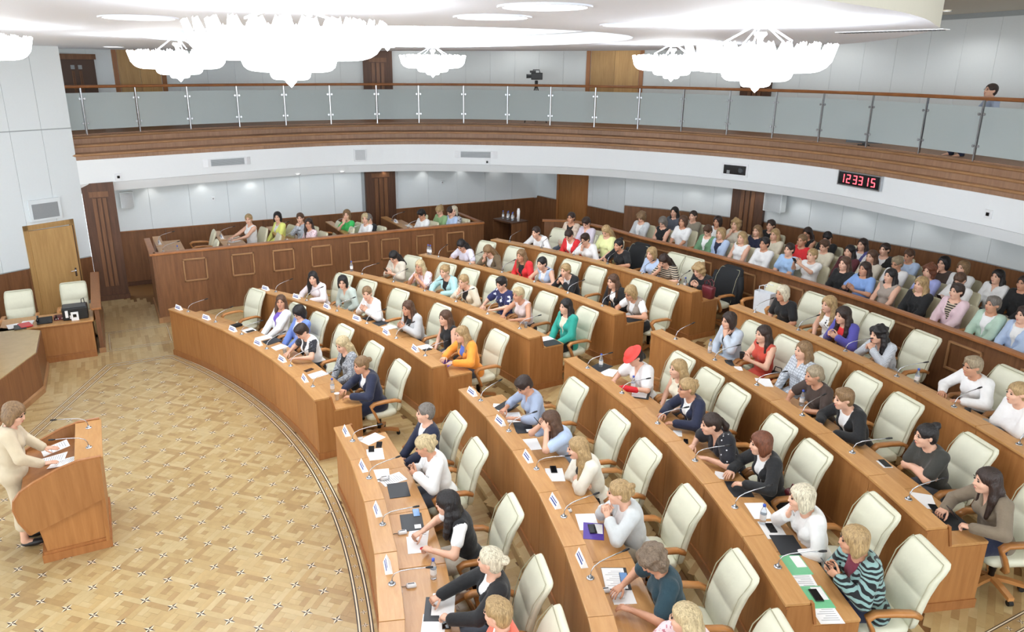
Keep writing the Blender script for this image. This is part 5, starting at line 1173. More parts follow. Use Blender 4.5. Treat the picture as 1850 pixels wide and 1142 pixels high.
    (3.274, 18.952, 0.45, 2.927, 'person in dark brown top with clasped hands behind a water bottle', 'desk', 0.281, -0.122, 0.03, ('tied', 'greyblond'), ('tee', 'darkbrown'), None, {'w': 1.1, 'res': 1.2}),
    (3.937, 18.781, 0.45, 2.881, 'person in black blazer over white tee, fourth near row', 'desk', 0.377, -0.145, 0.03, ('short', 'dkblond'), ('jacket', 'black'), 'white', {'w': 1.15, 'res': 1.2}),
    (5.022, 18.65, 0.45, 2.809, 'person in charcoal shirt and glasses with crossed arms', 'cross', 0.281, -0.174, 0.03, ('topbun', 'black'), ('tee', 'charcoal'), None, {'glasses': True, 'w': 1.1, 'res': 1.0}),
    (5.891, 18.292, 0.45, 2.746, 'person in taupe shirt resting a hand on a phone at the fourth desk end', 'write', 0.281, -0.2, 0.03, ('long', 'dkbrown'), ('shirt', 'taupe'), 'white', {'res': 1.0}),
    (0.761, 21.061, 0.6, 3.096, 'person in black zipped short-sleeved dress in the fifth near row', 'lap', 0.24, -0.021, 0.03, ('bob', 'white'), ('tee', 'black'), None, {'res': 1.2}),
    (1.561, 21.206, 0.6, 3.048, 'person in white dress with black flowers', 'lap', 0.202, -0.04, 0.03, ('wavy', 'blond'), ('sleeveless', 'whitefloral'), None, {'res': 1.2}),
    (2.031, 21.017, 0.6, 3.018, 'person in purple jacket over red top', 'phone', 0.281, -0.052, 0.03, ('wavy', 'dkbrown'), ('jacket', 'purple'), 'red', {'res': 1.2}),
    (2.843, 20.833, 0.6, 2.967, 'person in grey striped shirt with interlaced fingers', 'clasp', 0.36, -0.073, 0.03, ('curlylong', 'black'), ('shirt', 'greystripe'), None, {'res': 1.2}),
    (4.241, 20.717, 0.6, 2.881, 'person in wide white blouse and glasses at the fifth near desk', 'desk', 0.281, -0.104, 0.03, ('short', 'greyblond'), ('blouse', 'white'), None, {'glasses': True, 'w': 1.3, 'res': 1.2}),
    (4.995, 20.351, 0.6, 2.83, 'person in white cut-out blouse with folded arms', 'cross', 0.281, -0.124, 0.03, ('tied', 'blond'), ('blouse', 'white'), None, {'res': 1.2}),
    (-5.274, 22.593, 0.704, -2.912, 'person in pale grey jacket, first behind the parapet', 'lap', -0.08, 0.15, 0.62, ('curly', 'dkblond'), ('jacket', 'palegrey'), None, {'glasses': False, 'res': 1.6}),
    (-4.625, 22.734, 0.68, -2.941, 'person in black sleeveless top with hand on cheek behind the parapet', 'chin', -0.08, 0.15, 0.62, ('bob', 'grey'), ('sleeveless', 'black'), None, {'glasses': False, 'res': 1.6}),
    (-4.053, 22.843, 0.779, -2.966, 'person in plain white tee behind the parapet', 'lap', -0.08, 0.121, 0.03, ('bob', 'brown'), ('tee', 'white'), None, {'glasses': False, 'res': 1.6}),
    (-3.333, 22.959, 0.695, -2.997, 'person in green jacket looking down behind the parapet', 'lap', -0.08, 0.15, 0.62, ('short', 'brown'), ('jacket', 'green'), None, {'glasses': False, 'res': 1.6}),
    (-2.98, 23.008, 0.68, -3.013, 'person in pale blue jacket over dark top behind the parapet', 'lap', -0.08, 0.09, 0.03, ('bob', 'blond'), ('jacket', 'paleblue'), 'navy', {'glasses': False, 'res': 1.6}),
    (-2.409, 23.075, 0.696, -3.038, 'person in white sleeveless blouse behind the parapet', 'lap', -0.08, 0.073, 0.03, ('long', 'blond'), ('sleeveless', 'white'), None, {'glasses': False, 'res': 1.34}),
    (-1.82, 23.128, 0.68, -3.063, 'person in white long-sleeved blouse behind the parapet', 'lap', -0.08, 0.055, 0.03, ('short', 'black'), ('blouse', 'white'), None, {'glasses': False, 'res': 1.34}),
    (-1.198, 23.169, 0.68, -3.09, 'person in sky blue shirt with collar behind the parapet', 'lap', -0.08, 0.036, 0.03, ('tied', 'dkbrown'), ('tee', 'skyblue'), None, {'glasses': False, 'res': 1.34}),
    (-0.648, 23.191, 0.68, -3.114, 'person in white tee filming with a phone', 'photo', -0.08, 0.02, 0.03, ('tied', 'blond'), ('tee', 'white'), None, {'glasses': False, 'res': 1.34}),
    (0.097, 23.2, 0.68, 3.137, 'person in black buttoned blouse behind the parapet', 'lap', -0.08, -0.003, 0.03, ('long', 'brown'), ('blouse', 'black'), None, {'glasses': False, 'res': 1.34}),
    (0.534, 23.194, 0.68, 3.119, 'person in mid blue dress touching palms together', 'clap', -0.08, -0.016, 0.03, ('long', 'dkbrown'), ('tee', 'midblue'), None, {'glasses': False, 'res': 1.34}),
    (1.069, 23.175, 0.68, 3.096, 'person in taupe tank top behind the parapet', 'lap', -0.08, -0.032, 0.03, ('long', 'black'), ('tank', 'taupegrey'), None, {'glasses': False, 'res': 1.34}),
    (1.675, 23.139, 0.68, 3.069, 'person in black blazer and black top behind the parapet', 'lap', -0.08, -0.051, 0.03, ('wavy', 'blond'), ('jacket', 'black'), 'black', {'glasses': False, 'res': 1.34}),
    (2.32, 23.084, 0.736, 3.041, 'person in pink blazer with a rose brooch', 'lap', -0.08, -0.07, 0.03, ('short', 'dkbrown'), ('jacket', 'pink'), 'stripes', {'glasses': False, 'res': 1.34}),
    (2.948, 23.012, 0.695, 3.014, 'person in mint jacket with a necklace', 'lap', -0.08, -0.089, 0.03, ('short', 'grey'), ('jacket', 'mint'), 'white', {'glasses': False, 'res': 1.2}),
    (3.445, 22.943, 0.68, 2.993, 'person in light blue jacket at the edge of the first parapet row', 'lap', -0.08, -0.104, 0.03, ('short', 'dkbrown'), ('jacket', 'paleblue'), 'white', {'glasses': False, 'res': 1.2}),
    (-5.211, 23.581, 0.749, -2.924, 'person in slate tee near the wall panels', 'lap', -0.08, 0.139, 0.03, ('long', 'black'), ('tee', 'slate'), None, {'glasses': False, 'res': 1.6}),
    (-4.658, 23.697, 0.734, -2.948, 'person in khaki polo shirt in the second gallery row', 'lap', -0.08, 0.125, 0.03, ('man', 'dkbrown'), ('tee', 'khaki'), None, {'glasses': False, 'res': 1.6}),
    (-3.944, 23.826, 0.708, -2.978, 'person in white blouse next to the khaki polo shirt', 'lap', -0.08, 0.106, 0.03, ('bob', 'dkbrown'), ('blouse', 'white'), None, {'glasses': False, 'res': 1.6}),
    (-3.436, 23.904, 0.727, -2.999, 'person in beige knit top with a shoulder strap', 'chin', -0.08, 0.093, 0.03, ('curly', 'blond'), ('tee', 'beige'), None, {'glasses': False, 'res': 1.6}),
    (-2.843, 23.982, 0.68, -3.024, 'person in navy tee in the second gallery row', 'lap', -0.08, 0.077, 0.03, ('long', 'dkblond'), ('tee', 'navy'), None, {'glasses': False, 'res': 1.6}),
    (-2.373, 24.033, 0.68, -3.043, 'person in cream blouse in the second gallery row', 'lap', -0.08, 0.065, 0.03, ('long', 'blond'), ('blouse', 'cream'), None, {'glasses': False, 'res': 1.6}),
    (-1.676, 24.092, 0.68, -3.072, 'person in red tee in the second gallery row', 'lap', -0.08, 0.046, 0.03, ('tied', 'dkblond'), ('tee', 'red'), None, {'glasses': False, 'res': 1.6}),
    (-1.121, 24.124, 0.68, -3.095, 'person in cream dress with a leaf print, second gallery row', 'lap', -0.08, 0.031, 0.3, ('short', 'brown'), ('blouse', 'cream'), None, {'glasses': False, 'res': 1.34}),
    (-0.531, 24.144, 0.68, -3.12, 'person in maroon top in the second gallery row', 'lap', -0.08, 0.015, 0.03, ('long', 'black'), ('blouse', 'maroon'), None, {'glasses': False, 'res': 1.34}),
    (-0.034, 24.15, 0.68, -3.14, 'person in beige shirt with collar in the second gallery row', 'lap', -0.08, 0.001, 0.03, ('long', 'brown'), ('shirt', 'beige'), None, {'glasses': False, 'res': 1.34}),
    (0.523, 24.144, 0.68, 3.12, 'person in white top and glasses in the second gallery row', 'lap', -0.08, -0.014, 0.3, ('short', 'greyblond'), ('tee', 'white'), None, {'glasses': True, 'res': 1.34}),
    (1.18, 24.121, 0.68, 3.093, 'person in periwinkle shirt in the second gallery row', 'lap', -0.08, -0.032, 0.03, ('curly', 'auburn'), ('shirt', 'periwinkle'), None, {'glasses': False, 'res': 1.34}),
    (1.777, 24.085, 0.68, 3.068, 'person in white top holding a phone in the second gallery row', 'phone', -0.08, 0.15, 0.62, ('tied', 'brown'), ('tee', 'white'), None, {'glasses': False, 'res': 1.34}),
    (-3.153, 24.75, 0.68, -3.015, 'person in black tee by the dark pilaster', 'lap', -0.08, 0.078, 0.03, ('short', 'dkbrown'), ('tee', 'black'), None, {'glasses': False, 'res': 1.6}),
    (-2.183, 24.854, 0.68, -3.054, 'person in black sleeveless dress in the last gallery row', 'lap', -0.08, 0.055, 0.3, ('long', 'dkbrown'), ('sleeveless', 'black'), None, {'glasses': False, 'res': 1.6}),
    (-1.671, 24.894, 0.68, -3.075, 'person in black blouse bowing head in the last gallery row', 'lap', -0.08, 0.15, 0.62, ('tied', 'black'), ('tee', 'black'), None, {'glasses': False, 'res': 1.6}),
    (-0.836, 24.936, 0.68, -3.108, 'person in indigo waistcoat over white tee', 'lap', -0.08, 0.021, 0.03, ('long', 'dkbrown'), ('vest', 'indigo'), 'white', {'glasses': False, 'res': 1.6}),
    (-0.322, 24.948, 0.68, -3.129, 'person in black blazer in the last gallery row', 'lap', -0.08, 0.008, 0.03, ('tied', 'dkbrown'), ('jacket', 'black'), 'white', {'glasses': False, 'res': 1.6}),
    (0.218, 24.949, 0.68, 3.133, 'person in pale blue polo shirt in the last gallery row', 'lap', -0.08, -0.005, 0.3, ('man', 'brown'), ('tee', 'paleblue'), None, {'glasses': False, 'res': 1.34}),
    (0.932, 24.933, 0.68, 3.104, 'person in dark brown top and glasses in the last gallery row', 'chin', -0.08, -0.023, 0.03, ('bob', 'black'), ('tee', 'darkbrown'), None, {'glasses': True, 'res': 1.34}),
    (1.314, 24.915, 0.68, 3.089, 'person in white blazer over black top in the last gallery row', 'lap', -0.08, -0.033, 0.03, ('bob', 'dkblond'), ('jacket', 'white'), 'black', {'glasses': False, 'res': 1.34}),
    (1.966, 24.872, 0.68, 3.063, 'person in white shirt with chest badge in the last gallery row', 'lap', -0.08, -0.049, 0.03, ('long', 'black'), ('shirt', 'white'), None, {'glasses': False, 'res': 1.34}),
    (2.426, 24.832, 0.68, 3.044, 'person in black top and glasses at the edge of the gallery', 'lap', -0.08, -0.061, 0.03, ('tied', 'dkbrown'), ('blouse', 'black'), None, {'glasses': True, 'res': 1.34}),
    (-9.93, 14.011, 0.55, -2.893, 'person in white sleeveless top and necklace in the side box', 'desk', 0, 0.928, 0, ('updo', 'blond'), ('sleeveless', 'white'), None, {'glasses': False, 'bust': 1, 'res': 1.6}),
    (-9.912, 14.719, 0.55, -2.893, 'person in lemon yellow jacket in the side box', 'lap', 0, 0.9, 0, ('bob', 'black'), ('jacket', 'lemon'), None, {'glasses': False, 'bust': 1, 'res': 1.6}),
    (-9.517, 15.2, 0.55, -2.893, 'person in grey checked shirt with hand at chin in the side box', 'chin', 0, 0.877, 0, ('short', 'brown'), ('shirt', 'check'), None, {'glasses': False, 'bust': 1, 'res': 1.6}),
    (-8.75, 15.221, 0.55, -2.893, 'person in pink print blouse and glasses in the side box', 'lap', 0, 0.868, 0, ('long', 'dkbrown'), ('blouse', 'pinkfloral'), None, {'glasses': True, 'bust': 1, 'res': 1.6}),
    (-9.441, 16.386, 0.55, -2.893, 'person in emerald green tee with hand over mouth', 'mouth', 0, 0.829, 0, ('bob', 'dkblond'), ('tee', 'emerald'), None, {'glasses': False, 'bust': 1, 'res': 1.6}),
    (-8.75, 16.746, 0.55, -2.893, 'person in black suit and glasses looking down in the side box', 'lap', 0, 0.15, 0.62, ('man', 'grey'), ('jacket', 'black'), 'white', {'glasses': True, 'bust': 0, 'res': 1.6}),
    (-8.75, 16.658, 0.55, -2.893, 'person in white blouse beside the black suit in the side box', 'lap', 0, 0.809, 0, ('bob', 'lightblond'), ('blouse', 'white'), None, {'glasses': False, 'bust': 0, 'res': 1.6}),
    (-8.75, 18.2, 0.55, -2.893, 'person in white tee looking down in the side box', 'lap', 0, 0.15, 0.62, ('short', 'black'), ('tee', 'white'), None, {'glasses': False, 'bust': 1, 'res': 1.6}),
    (-9.051, 18.84, 0.55, -2.893, 'person in sage green dress in the last box row', 'lap', 0, 0.15, 0.62, ('updo', 'blond'), ('tee', 'sagegreen'), None, {'glasses': False, 'bust': 1, 'res': 1.6}),
    (-8.774, 19.041, 0.55, -2.893, 'person in pale blue blouse in the last box row', 'lap', 0, 0.15, 0.62, ('long', 'dkbrown'), ('blouse', 'paleblue'), None, {'glasses': False, 'bust': 1, 'res': 1.6}),
    (-8.75, 19.117, 0.55, -2.893, 'person in grey printed blouse at the end of the side box', 'lap', 0, 0.714, 0, ('bob', 'white'), ('blouse', 'greyprint'), None, {'glasses': False, 'bust': 1, 'res': 1.6}),
]
CHAIRS = [  # block, x, y, floor z, heading
    ('L1', -4.401, 13.466, 0.0, -2.815, 'person in white jacket and violet scarf turning round in the front row'),
    ('L1', -3.657, 13.694, 0.0, -2.871, 'person in cornflower blue jacket in the front row, head bowed'),
    ('L1', -2.802, 13.901, 0.0, -2.935, 'person in white sleeveless waistcoat over a dotted top using a phone at the front desk'),
    ('L1', -1.766, 14.078, 0.0, -3.01, 'person in grey tweed jacket with hands in lap in the front row'),
    ('L1', -0.825, 14.169, 0.0, -3.079, 'person in navy suit reaching for a bottle at the aisle end of the front desk'),
    ('L2', -5.55, 14.769, 0.15, -2.701, 'person in pale blush blouse at the far corner of the second desk'),
    ('L2', -4.875, 15.061, 0.15, -2.756, 'person in sage wrap dress and glasses clasping hands in the second row'),
    ('L2', -3.953, 15.392, 0.15, -2.83, 'person in white jacket clapping hands in the second row'),
    ('L2', -2.729, 15.719, 0.15, -2.925, 'person in light grey jacket over black top with hands raised, second row'),
    ('L2', -1.819, 15.885, 0.15, -2.993, 'person in black sleeveless top beside the orange jacket'),
    ('L2', -1.019, 15.979, 0.15, -3.053, 'person in bright orange jacket over blue blouse holding a violet booklet'),
    ('L3', -5.832, 16.453, 0.3, -2.69, 'person in beige belted dress looking down at a phone, third row'),
    ('L3', -4.897, 16.858, 0.3, -2.766, 'person in pink floral blouse resting chin on clasped hands'),
    ('L3', -4.26, 17.087, 0.3, -2.816, 'person in pale turquoise jacket with forearms on the third desk'),
    ('L3', -3.513, 17.313, 0.3, -2.874, 'person in cream jacket over black top with hand at cheek, third row'),
    ('L3', -2.811, 17.484, 0.3, -2.925, 'person in navy blouse with white floral print'),
    ('L3', -2.114, 17.616, 0.3, -2.977, 'person in pale rose sleeveless blouse with arms on the third desk'),
    ('L3', -1.021, 17.75, 0.3, -3.057, 'person in teal jacket with pink cuffs'),
    ('L4', -5.847, 18.321, 0.45, -2.742, 'person in pale lilac top reading with head bowed, fourth row'),
    ('L4', -5.07, 18.621, 0.45, -2.797, 'person in olive brown jacket hiding face in one hand'),
    ('L4', -4.188, 18.904, 0.45, -2.859, 'person in red jacket over black top in the fourth row'),
    ('L4', -3.501, 19.085, 0.45, -2.905, 'person in pale blue sleeveless waistcoat next to the red jacket'),
    ('L4', -2.812, 19.232, 0.45, -2.952, 'person in loose black jacket with both hands under chin'),
    ('L4', -1.637, 19.409, 0.45, -3.03, 'person in black suit jacket over white top, fourth row'),
    ('L4', -0.953, 19.47, 0.45, -3.075, 'person in taupe shawl waistcoat over white tee writing at the desk end'),
    ('L5', -5.745, 20.263, 0.6, -2.782, 'person in white suit facing ahead at the start of the fifth desk'),
    ('L5', -4.937, 20.54, 0.6, -2.834, 'person in red jacket looking down in the fifth row'),
    ('L5', -4.399, 20.699, 0.6, -2.869, 'person in white jacket and glasses with hand at face in the fifth row'),
    ('L5', -3.536, 20.912, 0.6, -2.923, 'person in black tee with a dark coat hung on the chair behind'),
    ('L5', -2.557, 21.097, 0.6, -2.984, 'person in pale blue blouse in the fifth row'),
    ('L5', -2.126, 21.159, 0.6, -3.011, 'person in black and beige striped top covering eyes with a hand'),
    ('L5', -1.196, 21.253, 0.6, -3.068, 'person in black top beside a burgundy handbag'),
    ('M', -5.734, 20.878, 0.75, -2.814, 'person in beige patterned jacket and glasses in front of the parapet corner'),
    ('M', -5.114, 20.907, 0.75, -2.848, 'person in lilac grey shirt looking down before the parapet'),
    ('M', -4.131, 20.772, 0.75, -2.9, 'person in pale lime yellow top seated before the parapet'),
    ('R1', 1.188, 14.149, 0.0, 3.059, 'person in navy suit and white shirt at the front corner of the near block'),
    ('R1', 1.952, 14.065, 0.0, 3.004, 'person in white jacket holding a phone at the near front desk'),
    ('R1', 3.223, 13.828, 0.0, 2.911, 'person in black waistcoat over white tee holding a pen'),
    ('R1', 4.236, 13.55, 0.0, 2.835, 'person in black jacket writing on a pad at the near front desk'),
    ('R1', 4.878, 13.329, 0.0, 2.786, 'person in coral jacket at the bottom of the near front row'),
    ('R2', 1.228, 15.988, 0.15, 3.063, 'person in blue grey jacket using a phone at the corner of the second near desk'),
    ('R2', 2.325, 15.858, 0.15, 2.982, 'person in pale blue blouse holding a phone up'),
    ('R2', 3.096, 15.711, 0.15, 2.924, 'person in ivory jacket with folded arms, second near row'),
    ('R2', 4.089, 15.453, 0.15, 2.847, 'person in pale grey puffed jacket with hands clasped high'),
    ('R2', 5.125, 15.095, 0.15, 2.766, 'person in dark teal blouse tapping a phone'),
    ('R2', 5.842, 14.79, 0.15, 2.708, 'person in pink flowered blouse at the bottom of the second near row'),
    ('R3', 1.389, 17.741, 0.3, 3.051, 'person in red hat and white puff-sleeved blouse writing'),
    ('R3', 2.044, 17.665, 0.3, 3.002, 'person in cream sleeveless waistcoat, hands in lap, third near row'),
    ('R3', 2.606, 17.576, 0.3, 2.961, 'person in navy jacket and glasses with hands together on the third near desk'),
    ('R3', 3.53, 17.376, 0.3, 2.893, 'person in black flower-dotted dress with a white hair clip'),
    ('R3', 4.153, 17.204, 0.3, 2.845, 'person in black jacket over white top with hands clasped on the desk, third near row'),
    ('R3', 5.201, 16.841, 0.3, 2.765, 'person in white jacket propping chin on one hand'),
    ('R3', 5.853, 16.566, 0.3, 2.712, 'person in zebra-striped jacket with a phone'),
    ('R4', 1.136, 19.466, 0.45, 3.071, 'person in pale grey blue suit and glasses with hand at mouth'),
    ('R4', 1.845, 19.4, 0.45, 3.025, 'person in rust red sleeveless dress holding a dark cup'),
    ('R4', 2.592, 19.294, 0.45, 2.975, 'person in pale checked dress with crossed wrists, fourth near row'),
    ('R4', 3.318, 19.156, 0.45, 2.927, 'person in dark brown top with clasped hands behind a water bottle'),
    ('R4', 3.994, 18.994, 0.45, 2.881, 'person in black blazer over white tee, fourth near row'),
    ('R4', 5.032, 18.68, 0.45, 2.809, 'person in charcoal shirt and glasses with crossed arms'),
    ('R4', 5.914, 18.348, 0.45, 2.746, 'person in taupe shirt resting a hand on a phone at the fourth desk end'),
    ('R5', 0.771, 21.281, 0.6, 3.096, 'person in black zipped short-sleeved dress in the fifth near row'),
    ('R5', 1.563, 21.226, 0.6, 3.048, 'person in white dress with black flowers'),
    ('R5', 2.051, 21.174, 0.6, 3.018, 'person in purple jacket over red top'),
    ('R5', 2.881, 21.05, 0.6, 2.967, 'person in grey striped shirt with interlaced fingers'),
    ('R5', 4.25, 20.75, 0.6, 2.881, 'person in wide white blouse and glasses at the fifth near desk'),
    ('R5', 5.049, 20.518, 0.6, 2.83, 'person in white cut-out blouse with folded arms'),
    ('A', -5.279, 22.612, 0.704, -2.912, 'person in pale grey jacket, first behind the parapet'),
    ('A', -4.629, 22.754, 0.68, -2.941, 'person in black sleeveless top with hand on cheek behind the parapet'),
    ('A', -4.056, 22.863, 0.779, -2.966, 'person in plain white tee behind the parapet'),
    ('A', -3.336, 22.979, 0.695, -2.997, 'person in green jacket looking down behind the parapet'),
    ('A', -2.983, 23.028, 0.68, -3.013, 'person in pale blue jacket over dark top behind the parapet'),
    ('A', -2.411, 23.094, 0.696, -3.038, 'person in white sleeveless blouse behind the parapet'),
    ('A', -1.822, 23.148, 0.68, -3.063, 'person in white long-sleeved blouse behind the parapet'),
    ('A', -1.199, 23.189, 0.68, -3.09, 'person in sky blue shirt with collar behind the parapet'),
    ('A', -0.648, 23.211, 0.68, -3.114, 'person in white tee filming with a phone'),
    ('A', 0.097, 23.22, 0.68, 3.137, 'person in black buttoned blouse behind the parapet'),
    ('A', 0.535, 23.214, 0.68, 3.119, 'person in mid blue dress touching palms together'),
    ('A', 1.07, 23.195, 0.68, 3.096, 'person in taupe tank top behind the parapet'),
    ('A', 1.676, 23.159, 0.68, 3.069, 'person in black blazer and black top behind the parapet'),
    ('A', 2.322, 23.104, 0.736, 3.041, 'person in pink blazer with a rose brooch'),
    ('A', 2.95, 23.032, 0.695, 3.014, 'person in mint jacket with a necklace'),
    ('A', 3.448, 22.963, 0.68, 2.993, 'person in light blue jacket at the edge of the first parapet row'),
    ('B', -5.215, 23.601, 0.749, -2.924, 'person in slate tee near the wall panels'),
    ('B', -4.662, 23.716, 0.734, -2.948, 'person in khaki polo shirt in the second gallery row'),
    ('B', -3.948, 23.845, 0.708, -2.978, 'person in white blouse next to the khaki polo shirt'),
    ('B', -3.439, 23.924, 0.727, -2.999, 'person in beige knit top with a shoulder strap'),
    ('B', -2.845, 24.002, 0.68, -3.024, 'person in navy tee in the second gallery row'),
    ('B', -2.375, 24.053, 0.68, -3.043, 'person in cream blouse in the second gallery row'),
    ('B', -1.678, 24.112, 0.68, -3.072, 'person in red tee in the second gallery row'),
    ('B', -1.122, 24.144, 0.68, -3.095, 'person in cream dress with a leaf print, second gallery row'),
    ('B', -0.531, 24.164, 0.68, -3.12, 'person in maroon top in the second gallery row'),
    ('B', -0.034, 24.17, 0.68, -3.14, 'person in beige shirt with collar in the second gallery row'),
    ('B', 0.523, 24.164, 0.68, 3.12, 'person in white top and glasses in the second gallery row'),
    ('B', 1.181, 24.141, 0.68, 3.093, 'person in periwinkle shirt in the second gallery row'),
    ('B', 1.779, 24.104, 0.68, 3.068, 'person in white top holding a phone in the second gallery row'),
    ('C', -3.156, 24.77, 0.68, -3.015, 'person in black tee by the dark pilaster'),
    ('C', -2.185, 24.874, 0.68, -3.054, 'person in black sleeveless dress in the last gallery row'),
    ('C', -1.672, 24.914, 0.68, -3.075, 'person in black blouse bowing head in the last gallery row'),
    ('C', -0.837, 24.956, 0.68, -3.108, 'person in indigo waistcoat over white tee'),
    ('C', -0.322, 24.968, 0.68, -3.129, 'person in black blazer in the last gallery row'),
    ('C', 0.218, 24.969, 0.68, 3.133, 'person in pale blue polo shirt in the last gallery row'),
    ('C', 0.932, 24.953, 0.68, 3.104, 'person in dark brown top and glasses in the last gallery row'),
    ('C', 1.316, 24.935, 0.68, 3.089, 'person in white blazer over black top in the last gallery row'),
    ('C', 1.968, 24.892, 0.68, 3.063, 'person in white shirt with chest badge in the last gallery row'),
    ('C', 2.428, 24.852, 0.68, 3.044, 'person in black top and glasses at the edge of the gallery'),
    ('BX', -9.938, 14.04, 0.55, -2.893, 'person in white sleeveless top and necklace in the side box'),
    ('BX', -9.919, 14.748, 0.55, -2.893, 'person in lemon yellow jacket in the side box'),
    ('BX', -9.524, 15.229, 0.55, -2.893, 'person in grey checked shirt with hand at chin in the side box'),
    ('BX', -8.757, 15.25, 0.55, -2.893, 'person in pink print blouse and glasses in the side box'),
    ('BX', -9.449, 16.415, 0.55, -2.893, 'person in emerald green tee with hand over mouth'),
    ('BX', -8.757, 16.775, 0.55, -2.893, 'person in black suit and glasses looking down in the side box'),
    ('BX', -8.757, 16.687, 0.55, -2.893, 'person in white blouse beside the black suit in the side box'),
    ('BX', -8.757, 18.229, 0.55, -2.893, 'person in white tee looking down in the side box'),
    ('BX', -9.058, 18.869, 0.55, -2.893, 'person in sage green dress in the last box row'),
    ('BX', -8.781, 19.07, 0.55, -2.893, 'person in pale blue blouse in the last box row'),
    ('BX', -8.757, 19.146, 0.55, -2.893, 'person in grey printed blouse at the end of the side box'),
]
